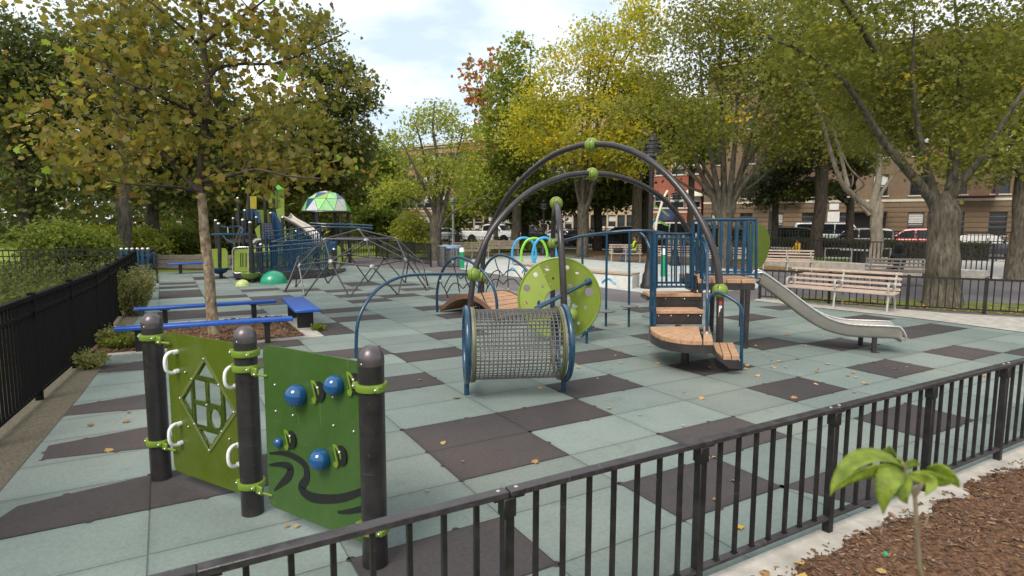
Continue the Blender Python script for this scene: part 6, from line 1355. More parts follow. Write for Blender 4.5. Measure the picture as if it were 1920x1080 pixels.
for lab, x, n, kind, p, rv in (('white pickup truck with a red tail light parked by the airy tree', 925, N1+1.2, 'pickup', P_W, False), ('black wagon parked just ahead of the white pickup', 1000, N1+6.5, 'suv', P_BK, False), ('dark sedan behind the third arch', 1046, N1+6.5, 'sedan', P_SIL, True),
                               ('large black car under the overhead rail', 1168, N1, 'suv', P_BK, True), ('black sedan behind the thick golden maple trunk', 1100, N1+1.5, 'sedan', P_BK, False), ('cream window van in front of the red brick building', 1290, N1+3, 'van', P_CR, False),
                               ('silver sedan half hidden behind the stair railing', 1235, N2-1, 'sedan', P_SIL, True), ('black sedan behind the deck railing', 1385, N1+1, 'suv', P_BK, False), ('dark green estate car behind the person in yellow', 1505, N1, 'suv', P_GR, False), ('black car with a red tail light behind the forked pale tree', 1608, N1, 'suv', P_BK, True),
                               ('dark red car between the forked tree and the huge tree', 1712, N1, 'suv', P_RED, True), ('silver van on the far side of the street', 1562, N2, 'van', P_SIL, False), ('black sedan at the right end of the row', 1850, N1, 'sedan', P_BK, False), ('small red hatchback far beyond the meadow shrub', 722, N1+6, 'sedan', carpaint('bright_red', (.55, .02, .015)), True),
                               ('silver car with red tail lights left of the grey lamp post', 846, N1+5.5, 'sedan', P_SIL, False), ('dark blue car far left of the grey lamp post', 790, N1+6, 'suv', P_GR, True)):
    car(lab, tpx(x, n), n, kind, p, rv, 'pickup_truck' if kind == 'pickup' else 'parked_van' if kind == 'van' else 'parked_car')
# ------------------------------------------------------------------ fences of thin iron pickets
def iron_fence(name, label, pts, h, sp=.13, post=2.4, r=.010, z0=0.0, low=.12, top2=None, m=None, solid=None, cat='fence', prm=.03, toprail=(.04, .045)):
    m = m or M_BLACK; base = pts[0]; root = thing(name, label, cat, (base.x, base.y, z0))
    for a, b2 in zip(pts[:-1], pts[1:]):
        d = (b2-a); L_ = d.length; d = d.normalized(); ang = math.atan2(d.y, d.x); nbay = max(1, round(L_/post)); pw = L_/nbay
        z = MB(); c = (a+b2)/2; z.box((c.x, c.y, z0+h-.02), (L_, toprail[0], toprail[1]), ang); z.build('top_rail', m, root, True, smooth=False)
        z = MB(); z.box((c.x, c.y, z0+low), (L_, .03, .03), ang); z.build('bottom_rail', m, root, True, smooth=False)
        if top2: z = MB(); z.box((c.x, c.y, z0+h-top2), (L_, .035, .035), ang); z.build('second_rail', m, root, True, smooth=False)
        for k in range(nbay):
            z = MB(); n = max(1, int(pw/sp))
            for j in range(n):
                if j == 0: continue
                q = a+d*(pw*(k+j/n)); z.box((q.x, q.y, z0+(low+h-.04)/2), (2*r, 2*r, h-.04-low), ang)
            z.build('picket_panel', m, root, True, smooth=False)
        for k in range(nbay+1):
            q = a+d*(pw*k); z = MB(); z.box((q.x, q.y, z0+(h+.03)/2), (prm*2, prm*2, h+.03), ang); z.build('post', m, root, True, smooth=False)
    return root
# tall fence down the left side of the yard
M_MATTE = mat('matte_black_iron', (.006, .0055, .006), .65, 0, .2, 9, spec=.12)
iron_fence('tall_picket_fence', 'tall dense black picket fence running down the left side of the yard', TF, 1.19, .10, 1.75, .011, low=.10, top2=.19, toprail=(.06, .045), prm=.032, m=M_MATTE)
# fences beyond it
M_THIN = mat('thin_black_iron', (.013, .012, .012), .5)
iron_fence('picket_fence', 'black picket fence crossing the planting at the far left', [dp(-60, 505, 17.5).xy.to_3d(), V(-11.6, 19.4, 0)], 1.15, .14, 2.4, .012, m=M_THIN, top2=.2)
iron_fence('picket_fence', 'black corner fence returning behind the far blue bench', [V(-13.9, 23.6, 0), V(-12.5, 21.9, 0)] if False else [gp(309, 503), gp(325, 488), gp(408, 486)], 1.22, .12, 2.2, .012, m=M_THIN)
iron_fence('picket_fence', 'low dark fence round the meadow behind the dome climber', [V(-12.5, 34.0, 0), V(-5.9, 31.5, 0), V(-3.9, 27.4, 0)] if False else [dp(640, 470, 33.5).xy.to_3d(), dp(705, 470, 34).xy.to_3d(), dp(808, 488, 27.0).xy.to_3d()], 1.05, .13, 2.2, .014, m=M_THIN)
iron_fence('picket_fence', 'thin black fence behind the meadow shrubs and light tree', [dp(300, 450, 44).xy.to_3d(), dp(700, 455, 46).xy.to_3d(), dp(870, 458, 46).xy.to_3d()], 1.1, .16, 2.6, .013, m=M_THIN)
t0, t1 = tpx(1040, 0), tpx(2000, 0)
iron_fence('street_fence', 'low black street fence in front of the white pickup', [st(tpx(800, 0), 0), st(t0-.1, 0)], .85, .16, 2.6, .015, m=M_THIN)
iron_fence('street_fence', 'long tall black street fence in front of the parked cars', [st(t0, 0), st(t1, 0)], 1.62, .16, 2.6, .017, m=M_THIN, top2=.2)
z = MB(); rg = random.Random(4)
# clipped hedge along the street fence
def hedge(label, a, b2, w, h, seed):
    c = (a+b2)/2; d = (b2-a); L_ = d.length; ang = math.atan2(d.y, d.x); root = thing('clipped_hedge', label, 'hedge', (c.x, c.y, 0), ang); ng = np.random.default_rng(seed); n = int(L_*520)
    f = ng.integers(0, 4, n); x = ng.uniform(-L_/2, L_/2, n); y = np.where(f == 0, -w/2, np.where(f == 1, w/2, ng.uniform(-w/2, w/2, n)))+ng.normal(0, .05, n); zz = np.where(f >= 2, h, ng.uniform(.05, h, n))+ng.normal(0, .06, n)+.05*np.sin(x*2.1)
    leaf_cloud('foliage', np.stack([x, y, zz], 1), np.full(n, .12), LM_DARK, root, T_SPRAY, np.clip(ng.normal(.35, .2, n), 0, 1), .35, seed)
    z = MB(); z.box((0, 0, h/2-.05), (L_-.1, w-.16, h-.1)); z.build('branch_core', BK_DARK, root, smooth=False)
hedge('clipped dark green hedge at the foot of the street fence', st(tpx(1440, .9), .9), st(tpx(1860, .9), .9), .9, .95, 9)
# ------------------------------------------------------------------ terrace: low wall, fence, tables
WA, WB = V(12.25, 29.0, 0), V(17.0, 21.3, 0); wd = (WB-WA).normalized(); wn_ = V(-wd.y, wd.x, 0); wn_ = wn_ if wn_.x > 0 else -wn_
rt = thing('terrace_wall', 'low pale concrete terrace wall between the leaf litter and the tables', 'wall', (WA.x, WA.y, 0)); z = MB(); c = (WA+WB)/2
z.box((c.x, c.y, .17), ((WB-WA).length, .32, .38), math.atan2(wd.y, wd.x), bev=.02); z.build('wall', M_CONC, rt, True)
iron_fence('terrace_fence', 'thin black fence standing behind the low terrace wall', [WA+wn_*.45, WB+wn_*.45], 1.28, .16, 2.4, .015, m=M_THIN)
flat('terrace_floor', [WA+wn_*.2, WB+wn_*.2, WB+wn_*14, WA+wn_*14+wd*2], .001, M_CONC2)
M_TTOP = mat('pale_table_top', (.55, .53, .49), .6)
def table(label, p):
    root = thing('picnic_table', label, 'table', (p.x, p.y, 0), math.atan2(wd.y, wd.x)); z = MB(); z.box((0, 0, .74), (1.5, .75, .06), bev=.01); z.build('table_top', M_TTOP, root); z = MB(); z.box((0, 0, .36), (.5, .5, .70), bev=.03); z.build('pedestal', M_INK, root)
table('pale topped table in front of the person in the yellow jacket', dp(1456, 470, 31.5)); table('pale topped table with a dark base behind the terrace fence', dp(1612, 470, 29))
M_TERR = mat('dull_grey_frame', (.24, .235, .22), .6, 0, .15, 8)
def chair_frame(label, p, rz):
    root = thing('terrace_bench', label, 'bench', (p.x, p.y, 0), rz); z = MB()
    for x in (-.55, .55): z.box((x, 0, .45), (.05, .05, .9)); 
    z.box((0, 0, .88), (1.15, .05, .05)); z.build('back_frame', M_TERR, root); z = MB(); z.box((0, .2, .44), (1.1, .4, .04)); z.build('seat', M_BENCHL, root)
    for x in (-.5, .5): z = MB(); z.box((x, .38, .21), (.05, .05, .42)); z.build('leg', M_BENCHL, root)
chair_frame('plain pale terrace bench left of the second table', dp(1572, 470, 27.5), -.3); chair_frame('plain pale terrace bench beside the forked pale tree', dp(1655, 470, 27.5), .4)

# ------------------------------------------------------------------ slatted park benches with cast frames
def park_bench(label, p, rz, L_=1.9, n=3):
    root = thing('park_bench', label, 'bench', (p.x, p.y, 0), rz, 'slatted park benches')
    for k in range(4):
        z = MB(); z.box((0, -.02-k*.115, .435-.006*k), (L_, .085, .036), bev=.006); z.build('seat_slat', M_BENCHW, root)
    for k in range(4):
        z = MB(); R = Matrix.Rotation(math.radians(-14), 3, 'X'); z.box((0, .065+.031*k, .50+.120*k), (L_, .034, .062), R=R, bev=.006); z.build('back_slat', M_BENCHW, root)
    for i in range(n):
        x = -L_/2+.12+(L_-.24)*i/(n-1); z = MB()
        def bar(pts, w, t_=.045): 
            q = smoothpts([V(x, a, b2) for a, b2 in pts], 4); z.tube(q, w, 6)
        bar([(-.40, 0), (-.385, .15), (-.36, .30), (-.37, .42), (-.40, .52), (-.395, .62), (-.30, .655), (-.12, .64), (.02, .56), (.06, .50)], .023)
        bar([(.20, 0), (.165, .15), (.10, .29), (.06, .40), (.10, .60), (.17, .86)], .024); bar([(-.36, .34), (-.25, .395), (-.10, .40), (.06, .40)], .024); bar([(-.35, .28), (-.20, .36), (-.05, .36), (.12, .26)], .018)
        z.box((x, -.41, .012), (.06, .09, .024)); z.box((x, .21, .012), (.06, .09, .024))
        for k in range(4): z.sphere((x, .045+.031*k, .50+.120*k), .013, 8, mi=1)
        z.build('cast_frame', [M_BENCHL, M_STEEL], root)
    return root
pb = gp(1662, 587); pa = gp(1562, 577); bd = (pb-pa); sp_ = bd.length; ang = math.atan2(bd.y, bd.x); park_bench('big slatted bench with pale cast legs in front of the low fence', pa+V(-bd.y, bd.x, 0).normalized()*.41, ang, 2*sp_+.24, 3)
for lab, x, y, rz, L_, n in (('slatted bench in the leaf litter right of the green leaf panel', 1474, 508, -.35, 2.1, 3), ('slatted bench behind the deck railing, nearer the slide', 1362, 500, -.25, 1.9, 3), ('slatted bench seen between the stair pickets', 1262, 495, -.2, 1.9, 3), ('slatted bench on which the person in the yellow vest sits', 1172, 490, -.1, 1.7, 3), ('slatted bench beyond the two litter bins', 884, 484, .15, 2.1, 3), ('slatted bench in front of the low shrubs, left of the coloured hoops', 935, 478, .1, 2.6, 3)):
    park_bench(lab, gp(x, y), rz, L_, n)
bw = gp(1683, 545); bw2 = dp(1683, 525, 19.5); park_bench('slatted bench seen from behind with the dark haired person on it', V(bw2.x, bw2.y, 0), math.pi-.25, 1.95, 3)
# low fence behind the big bench
iron_fence('low_picket_fence', 'low black picket fence behind the big slatted bench', [gp(1424, 560.5), gp(1700, 579.5), gp(1700, 579.5)+V(6.5, -3.4, 0)], .79, .145, 1.62, .011, low=.08, prm=.032)

# ------------------------------------------------------------------ lamps and poles
def lamp(label, p, H, m, name='street_lamp', r=.075, base=True, sc=1.0, tiers=3):
    root = thing(name, label, 'street lamp', (p.x, p.y, 0)); z = MB()
    pr = [(.26, -.02), (.26, .10), (.22, .16), (.20, .42), (.15, .50), (.13, .72), (r*1.15, .80)] if base else [(r*1.4, -.02), (r*1.4, .3), (r*1.1, .36)]
    z.lathe((0, 0, 0), pr+[(r, 1.0), (r*.82, H-.75), (r*1.4, H-.72), (r*1.4, H-.62), (r*.9, H-.60)], 14); z.build('pole', m, root)
    z = MB(); z.lathe((0, 0, 0), [(.08, H-.60), (.17, H-.52), (.20, H-.24), (.19, H-.22)], 12); z.build('lantern', mat('lantern_glass', (.30, .30, .27), .2), root)
    z = MB()
    for k in range(tiers): zz = H-.46+.12*k; w = .34-.035*k; z.lathe((0, 0, 0), [(w, zz-.03), (w*.98, zz), (w*.45, zz+.05), (.05, zz+.055)], 16)
    z.lathe((0, 0, 0), [(.14, H-.12), (.10, H-.03), (.03, H+.02), (.02, H+.10), (.035, H+.12), (.004, H+.17)], 12)
    for k in range(4): a = math.pi/2*k; z.box((.19*math.cos(a), .19*math.sin(a), H-.38), (.02, .02, .34), a)
    z.build('lantern_cap', m, root)
p0 = gp(1216, 540); lamp('tall black lamp post on a stout base by the pale pad, seen through the arches', p0, 4.62, M_BLACK, r=.085)
p0 = dp(1265, 500, 28.5); lamp('black lamp post with a tiered cap in front of the red brick building', p0, dp(1265, 354, 28.5).z, M_BLACK, r=.075)
p0 = dp(1019, 462, 38); lamp('black lamp post behind the coloured hoops', p0, dp(1019, 375, 38).z, M_BLACK, r=.08)
p0 = dp(826, 472, 34); lamp('slim black lamp post beside the airy tree trunk', p0, dp(826, 368, 34).z, M_BLACK, r=.07)
p0 = dp(850, 455, 50); lamp('grey lamp post with a small lantern left of the white pickup', p0, dp(850, 367, 50).z, mat('galvanised_pole', (.40, .41, .41), .5, .5, .1), r=.11, base=False)
p0 = dp(1442, 470, 41); rt = thing('utility_pole', 'plain grey utility pole in front of the tan block', 'pole', (p0.x, p0.y, 0)); z = MB(); z.lathe((0, 0, 0), [(.16, -.02), (.15, 2), (.11, 9.5), (.02, 9.6)], 12); z.build('pole', mat('weathered_pole', (.27, .25, .23), .8), rt); z = MB(); z.box((0, -.16, 3.1), (.22, .02, .5)); z.build('pole_plate', M_WHITE, rt)

# ------------------------------------------------------------------ spray pad: seat wall, hoops, posts, flower
wpx = [(962, 515), (1020, 522), (1075, 530), (1130, 536.5), (1185, 541)]; wb = [gp(x, y) for x, y in wpx]; wb = smoothpts(wb, 5)
rt = thing('seat_wall', 'pale concrete seat wall along the near edge of the spray pad', 'wall', (wb[0].x, wb[0].y, 0)); z = MB(); vs = []; fs = []
for i, p in enumerate(wb):
    t_ = (wb[min(i+1, len(wb)-1)]-wb[max(i-1, 0)]).normalized(); n_ = V(-t_.y, t_.x, 0)
    for o, h_ in ((0, -.01), (0, .37), (.04, .41), (.44, .41), (.48, .37), (.48, -.01)): q = p+n_*o; vs.append((q.x, q.y, h_))
m_ = len(wb)
for i in range(m_-1):
    for j in range(5): a = i*6+j; fs.append((a, a+6, a+7, a+1))
fs += [tuple(range(5, -1, -1)), tuple(range((m_-1)*6, m_*6))]; fs = [tuple(reversed(f)) for f in fs]
z.add(vs, fs); z.build('wall', mat('painted_wall_concrete', (.55, .54, .50), .8, 0, .18, 3, .1, 40), rt, True, ang=50)
z = MB(); vs = []; fs = []
for i, p in enumerate(wb):
    t_ = (wb[min(i+1, m_-1)]-wb[max(i-1, 0)]).normalized(); n_ = V(-t_.y, t_.x, 0)
    for o, h_ in ((-.03, .415), (-.03, .47), (.51, .47), (.51, .415)): q = p+n_*o; vs.append((q.x, q.y, h_))
for i in range(m_-1):
    for j in range(4): a, b2 = i*4+j, i*4+(j+1) % 4; fs.append((b2, b2+4, a+4, a))
fs += [(0, 1, 2, 3), tuple(range(m_*4-1, m_*4-5, -1))]; z.add(vs, fs); z.build('coping', mat('tan_coping', (.42, .33, .24), .8), rt, True, ang=50)
def wave_mark(x, y, w, m):
    z = MB(); q = gp(x, y); p = min(wb, key=lambda p: (p-q).length); i = wb.index(p); t_ = (wb[min(i+1, m_-1)]-wb[max(i-1, 0)]).normalized(); n_ = V(-t_.y, t_.x, 0); pts = [p-n_*.012+t_*(w*(k/8-.5))+V(0, 0, .12+.14*math.sin(math.pi*k/8)) for k in range(9)]
    z.tube(pts, .028, 6); z.build('painted_wave', m, rt, True)
M_SKYB = mat('sky_blue_paint', (.03, .33, .62), .3, coat=.3); M_SPRG = mat('spring_green_paint', (.22, .58, .05), .3, coat=.3)
wave_mark(966, 515, .5, M_SKYB); wave_mark(985, 518, .35, M_SKYB); wave_mark(1145, 537, .5, M_SKYB)
for lab, px, Y, m in (('sky blue spray hoop, leftmost of the three coloured hoops', (959, 1008, 445.5, 492), 29.5, M_SKYB), ('spring green spray hoop between the two blue hoops', (976, 1029, 446.5, 494), 28.4, M_SPRG), ('sky blue spray hoop partly behind the green wheel', (997, 1046, 445.5, 497), 27.4, M_SKYB)):
    x0, x1, yt, yb = px; a, b2 = dp(x0+1, yb, Y), dp(x1-3, yb, Y); h_ = dp(x0, yt, Y).z; c = (a+b2)/2; root = thing('spray_hoop', lab, 'water hoop', (c.x, Y, 0), .12, 'coloured spray hoops'); w = (b2.x-a.x)/2
    pts = [V(-w*.86, 0, -.01), V(-w, 0, h_*.35), V(-w*.92, 0, h_*.62), V(-w*.6, 0, h_*.9), V(0, 0, h_), V(w*.6, 0, h_*.9), V(w*.92, 0, h_*.62), V(w, 0, h_*.35), V(w*.86, 0, -.01)]
    z = MB(); z.tube(smoothpts(pts, 5), .062, 10); z.build('hoop', m, root)
    z = MB()
    for x in (-w*.86, w*.86): z.lathe((x, 0, 0), [(.12, -.005), (.12, .02), (.07, .03)], 12)
    z.build('base_flange', M_STEEL, root)
M_EMER = mat('emerald_post_paint', (.01, .30, .12), .35)
for lab, x, yb, yt, Y in (('green spray post with a white cap behind the stair pickets', 1243, 517, 466, 22.6), ('green spray post with a white cap beside the litter bins', 866, 495, 464, 26.5)):
    p = dp(x, yb, Y); h_ = dp(x, yt, Y).z; root = thing('spray_post', lab, 'water post', (p.x, Y, 0)); z = MB(); z.lathe((0, 0, 0), [(.10, -.01), (.10, h_*.78)], 14); z.build('post', M_EMER, root); z = MB(); z.lathe((0, 0, 0), [(.115, h_*.78), (.115, h_*.88), (.09, h_*.97), (.02, h_)], 14); z.build('cap', M_WHITE, root)
root_p = dp(1227, 505, 24); root = thing('spray_flower', 'leaning white bamboo spray stalk with green leaves, left of the black lamp post', 'water sculpture', (root_p.x, 24, 0))
z = MB(); q = [dp(1226, 478, 24), dp(1230, 425, 24), dp(1237, 395, 24), dp(1244, 372, 24), dp(1252, 357, 24)]; q[0].z = 0; z.tube(smoothpts(q, 4), .048, 10); z.build('stalk', mat('cream_stalk', (.68, .60, .46), .4), root, True)
for (x, y, dx, dy) in ((1235, 390, -14, -8), (1238, 392, 18, 14), (1231, 411, -14, -5), (1232, 413, 26, 12), (1240, 378, 12, -8)):
    a, b2 = dp(x, y, 24), dp(x+dx, y+dy, 23.8); z = MB(); d = (b2-a); n_ = V(0, .2, 1).cross(d).normalized(); n2 = d.cross(n_).normalized()*.02
    prof = [(0, .01), (.2, .035), (.5, .055), (.8, .03), (1, .003)]; L1 = [a+d*k+V(0, 0, w) for k, w in prof]; L2 = [a+d*k-V(0, 0, w) for k, w in prof]
    o = V(0, .02, 0); vs = L1+L2+[p+o for p in L1]+[p+o for p in L2]; fs = []
    for i in range(4): fs += [(i, i+1, 6+i, 5+i), (10+i, 15+i, 16+i, 11+i), (i, 10+i, 11+i, i+1), (5+i, 6+i, 16+i, 15+i)]
    z.add(vs, fs); z.build('leaf', mat('stalk_leaf_green', (.10, .24, .035), .5), root, True)

# ------------------------------------------------------------------ litter bins
def bin_(lab, x, yb, Y, bag):
    p = dp(x, yb, Y); root = thing('litter_bin', lab, 'litter bin', (p.x, Y, 0), 0, 'litter bins by the airy tree'); z = MB(); n = 26
    z.lathe((0, 0, 0), [(.27, .0), (.28, .05), (.29, .86), (.30, .90)], 24); z.build('drum', mat('dark_steel_drum', (.16, .16, .165), .35, .7, .2, 4), root); z = MB()
    for i in range(n): a = 2*math.pi*i/n; z.box((.30*math.cos(a), .30*math.sin(a), .46), (.012, .035, .84), a)
    z.build('drum_slats', mat('bright_steel_slat', (.36, .36, .37), .3, .8, .1), root); z = MB(); z.lathe((0, 0, 0), [(.30, .88), (.33, .90), (.33, .95), (.27, .96), (.26, .90)], 24); z.build('rim', M_STEEL, root)
    if bag:
        z = MB(); k = 28; vs = []; fs = []; rg = random.Random(3)
        for j, (r_, zz) in enumerate(((.27, .955), (.335, .97), (.35, .93), (.345, .86))):
            for i in range(k): a = 2*math.pi*i/k; w = rg.uniform(-.016, .016)*(j > 0); vs.append(((r_+w)*math.cos(a), (r_+w)*math.sin(a), zz+(rg.uniform(-.035, .02) if j == 3 else w*.6)))
        for j in range(3):
            for i in range(k): fs.append((j*k+i, (j+1)*k+i, (j+1)*k+(i+1) % k, j*k+(i+1) % k))
        z.add(vs, fs); z.build('bag', mat('pale_blue_bag', (.22, .33, .52), .45), root)
bin_('steel litter bin standing left of the one with the blue bag', 832, 497, 27.6, False); bin_('steel litter bin lined with a pale blue bag', 850, 498, 27.2, True)

# ------------------------------------------------------------------ blue gate with a jacket at the end of the tall fence
g0 = V(-10.75, 17.0, 0); rt = thing('toy_gate', 'blue slatted gate with silver caps at the far end of the tall fence', 'gate', (g0.x, g0.y, 0)); gd = V(.30, .95, 0).normalized()
for k in range(6):
    q = g0+V(-.62, .35, 0)+V(.13*k, .04*k, 0)*1.0; z = MB(); z.box((q.x, q.y, .58), (.085, .05, 1.16)); o = z.build('picket', M_BLUE, rt, True); z = MB(); z.sphere((q.x, q.y, 1.20), .05, 10); z.build('silver_cap', M_STEEL, o, True)
z = MB(); a, b2 = g0+V(-.67, .40, 0), g0+V(.08, .60, 0); c = (a+b2)/2; z.box((c.x, c.y, .3), ((b2-a).length, .04, .08), math.atan2(b2.y-a.y, b2.x-a.x)); z.box((c.x, c.y, .95), ((b2-a).length, .04, .08), math.atan2(b2.y-a.y, b2.x-a.x)); z.build('gate_rail', M_BLUE, rt, True)
rt = thing('hanging_jacket', 'dark blue jacket hanging off the blue gate', 'jacket', (g0.x+.22, g0.y+.35, .6)); z = MB(); vs = []; fs = []; rg = random.Random(8)
for i in range(9):
    for j in range(9):
        u, v = i/8, j/8; x = (u-.5)*(.30-.12*v)+.06*v; vs.append((x, .06*math.sin(u*9+v*4)*(.3+v)-.04, .46-.40*v*(1-.35*math.sin(u*4))-.05*math.sin(u*6)))
for i in range(8):
    for j in range(8): a = i*9+j; fs.append((a, a+1, a+10, a+9))
z.add(vs, fs); o = z.build('cloth', mat('navy_cloth', (.010, .026, .055), .9), rt); md = o.modifiers.new('thick', 'SOLIDIFY'); md.thickness = .03
# timber planter behind the far bench
pp0 = gp(312, 498); rt = thing('timber_planter', 'weathered timber planter edge behind the far blue bench', 'planter', (-14.0, 25.5, 0)); z = MB()
for k in range(3): z.box((0, 0, .1+.2*k), (4.2, .12, .185), .0, bev=.01)
z.build('sleeper', mat('grey_timber', (.16, .13, .11), .9, 0, .25, 6), rt); 
# weeds along the fences
def weed(lab, p, r_, h, lm, seed, n=60, ls=.075, cat='weeds', name='weed_clump'):
    ng = np.random.default_rng(seed); root = thing(name, lab, cat, (p.x, p.y, 0)); z = MB(); C = []; rg = random.Random(seed)
    for i in range(n):
        a = rg.uniform(0, 6.28); k = rg.random()**.6*r_; hh = h*rg.uniform(.45, 1.05); tip = V(k*math.cos(a)*1.25, k*math.sin(a)*1.25, hh); b_ = V(k*math.cos(a)*.45, k*math.sin(a)*.45, 0); mid = b_.lerp(tip, .55)+V(0, 0, hh*.12)
        pts = smoothpts([b_, mid, tip], 4); z.tube(pts, .005, 3, caps=False)
        for p_ in pts[1:]:
            for _ in range(6): C.append((p_.x+rg.gauss(0, .035), p_.y+rg.gauss(0, .035), max(.01, p_.z+rg.gauss(0, .03))))
    z.build('stems', BK_PALE, root); C = np.array(C); leaf_cloud('foliage', C, np.full(len(C), ls), lm, root, T_OVAL, np.clip(ng.normal(.5, .22, len(C)), 0, 1), .3, seed)
LM_WEED = leafmat('weed_leaf', [(0, (.10, .12, .03)), (.5, (.20, .215, .06)), (.85, (.29, .28, .10)), (1, (.36, .30, .14))])
weed('tall bushy pale weed against the tall fence behind the blue benches', gp(253, 592), .36, .95, LM_WEED, 1, 110, .05); weed('second tall weed just beyond the bushy one along the tall fence', gp(262, 562), .32, .85, LM_WEED, 2, 80, .05); weed('low weeds at the foot of the fence left of the near bench', gp(208, 648), .24, .30, LM_WEED, 3, 50, .045)
weed('small green weeds growing in the left end of the mulch pit', gp(238, 650), .32, .20, LM_MID, 4, 50, .05); weed('thin weeds at the base of the fence, nearest of the weeds', gp(172, 690), .2, .22, LM_WEED, 5, 34, .04); weed('small tuft of weeds at the corner of the tree pit kerb', gp(597, 620), .07, .10, LM_MID, 6, 26, .04)

# ------------------------------------------------------------------ fallen leaves
ng = np.random.default_rng(77); C = []; 
SPOT = [(1315, 748), (1478, 750), (1489, 747), (1430, 665), (1142, 767), (1448, 715), (1400, 686), (1330, 690), (1268, 688), (1233, 682), (1154, 668), (1398, 693), (1420, 706), (1473, 690), (1460, 678), (1440, 669), (1500, 706), (1550, 684), (1605, 709), (1640, 680), (1660, 690), (1680, 693), (1622, 720), (1590, 706), (1652, 640), (1654, 634), (1612, 646), (1300, 830), (1338, 860), (1280, 800), (868, 868), (1003, 868), (800, 923), (830, 833), (1165, 660), (1084, 690), (170, 799), (241, 775), (236, 792), (205, 846), (538, 989), (556, 990), (788, 714), (856, 747), (1200, 780), (1380, 905), (1340, 940), (1385, 990), (1510, 650), (1550, 620), (1490, 575), (1478, 576), (1600, 700), (1700, 690), (1120, 712), (1012, 729), (640, 620), (690, 610), (940, 600)]
for x, y in SPOT: p = gp(x, y); C.append((p.x, p.y, .022))
for _ in range(900):
    a = ng.random(); 
    if a < .62: p = dp(ng.uniform(1080, 1700), 0, 1); Y = ng.uniform(21, 36); x = ng.uniform(.12, .72)*Y; C.append((x, Y, .02))
    elif a < .8: tt_, w_ = ng.uniform(-1, 6), ng.uniform(.1, 2.4); q = FB+FD*tt_+FN*w_; C.append((q.x, q.y, bedz(tt_, w_)[0]+.016))
    elif a < .86: q = GO+DA*ng.uniform(2, 9)+DB*ng.uniform(-6, 3); C.append((q.x, q.y, .022)) if a < .86 else None
for _ in range(500): x = ng.uniform(7, 13); C.append((x, 15.3-.42*(x-7)+ng.uniform(.2, 1.6)-.15*(x-7), .02))
C = np.array(C); o = leaf_cloud('fallen_leaves', C, np.full(len(C), .058), leafmat('fallen_leaf', [(0, (.20, .10, .035)), (.4, (.38, .23, .09)), (.75, (.50, .33, .15)), (1, (.55, .36, .04))], .8, .1), None, T_MAPLE, ng.random(len(C)), .80, 5, .35); tag(o, kind='stuff')
# ------------------------------------------------------------------ sapling right before us
sp = dp(1722, 1000, .84); rt = thing('sapling', 'out of focus young sapling with drooping green leaves in the near corner', 'sapling', (sp.x, sp.y, .03))
z = MB(); q = [dp(1735, 1300, .86), dp(1724, 1060, .85), dp(1718, 980, .84), dp(1715, 930, .84), dp(1700, 895, .84), dp(1692, 868, .84)]; q = [V(sp.x+.03, sp.y+.02, .03)]+q; z.tube(smoothpts(q, 5), .0030, 8); z.tube([q[4], dp(1726, 912, .83), dp(1728, 905, .83)], .0030, 8); z.tube([q[3], dp(1735, 985, .82), dp(1741, 965, .82)], .0016, 6); z.build('stem', mat('sapling_stem', (.22, .17, .11), .7), rt, True)
LM_SAP = mat('sapling_leaf', (.17, .25, .020), .5, 0, .3, 45, .3, 120, c2=(.26, .33, .04)); t_, N_, L_n = nodes(LM_SAP); tr = N_.new('ShaderNodeBsdfTranslucent'); tr.inputs[0].default_value = (.30, .40, .03, 1); mxx = N_.new('ShaderNodeMixShader'); mxx.inputs[0].default_value = .4; L_n(N_['Principled BSDF'].outputs[0], mxx.inputs[1]); L_n(tr.outputs[0], mxx.inputs[2]); L_n(mxx.outputs[0], N_['Material Output'].inputs[0])
def bigleaf(pts, w, roll=0.0, dy=0.0):                              # midrib through the points, blade folded along it
    P = smoothpts([dp(x, y, .84+d) for x, y, d in pts], 5); n = len(P); vs = []; fs = []
    for i, p in enumerate(P):
        k = i/(n-1); t_ = (P[min(i+1, n-1)]-P[max(i-1, 0)]).normalized(); s_ = t_.cross(V(0, -1, .35)).normalized(); s_ = (Matrix.Rotation(roll, 3, t_)@s_); up_ = s_.cross(t_); ww = w*(math.sin(math.pi*min(1, k*.93+.07)**.75))*(1 if k < .98 else .1)
        for j in (-1, -.5, 0, .5, 1): vs.append(p+s_*(ww*j)+up_*(.22*ww*abs(j)))
    for i in range(n-1):
        for j in range(4): a = i*5+j; fs.append((a, a+1, a+6, a+5))
    z = MB(); z.add(vs, fs); o = z.build('leaf', LM_SAP, rt, True, ang=80); md = o.modifiers.new('thick', 'SOLIDIFY'); md.thickness = .0006
bigleaf([(1692, 872, 0), (1660, 858, -.01), (1625, 857, -.02), (1592, 874, -.03), (1568, 905, -.035), (1556, 930, -.04)], .0155, .95)
bigleaf([(1694, 884, 0), (1655, 880, -.03), (1615, 888, -.05), (1580, 906, -.06), (1560, 924, -.065)], .010, -.5)
bigleaf([(1694, 884, 0), (1677, 886, -.03), (1664, 902, -.05), (1657, 932, -.055), (1656, 966, -.055)], .0165, .55)
bigleaf([(1690, 868, 0), (1680, 852, .02), (1668, 845, .04), (1655, 843, .06)], .010, .4); bigleaf([(1704, 893, 0), (1693, 915, -.02), (1694, 932, -.03), (1702, 946, -.03)], .010, .5)
bigleaf([(1700, 893, 0), (1735, 893, .0), (1765, 903, .0), (1792, 905, 0)], .011, .5); bigleaf([(1695, 876, 0), (1710, 868, .03), (1728, 872, .05)], .007, .2); bigleaf([(1738, 880, .02), (1760, 880, .01), (1785, 898, 0), (1800, 915, 0)], .012, .8); bigleaf([(1702, 890, 0), (1745, 903, -.01), (1735, 930, -.02)], .010, .4)
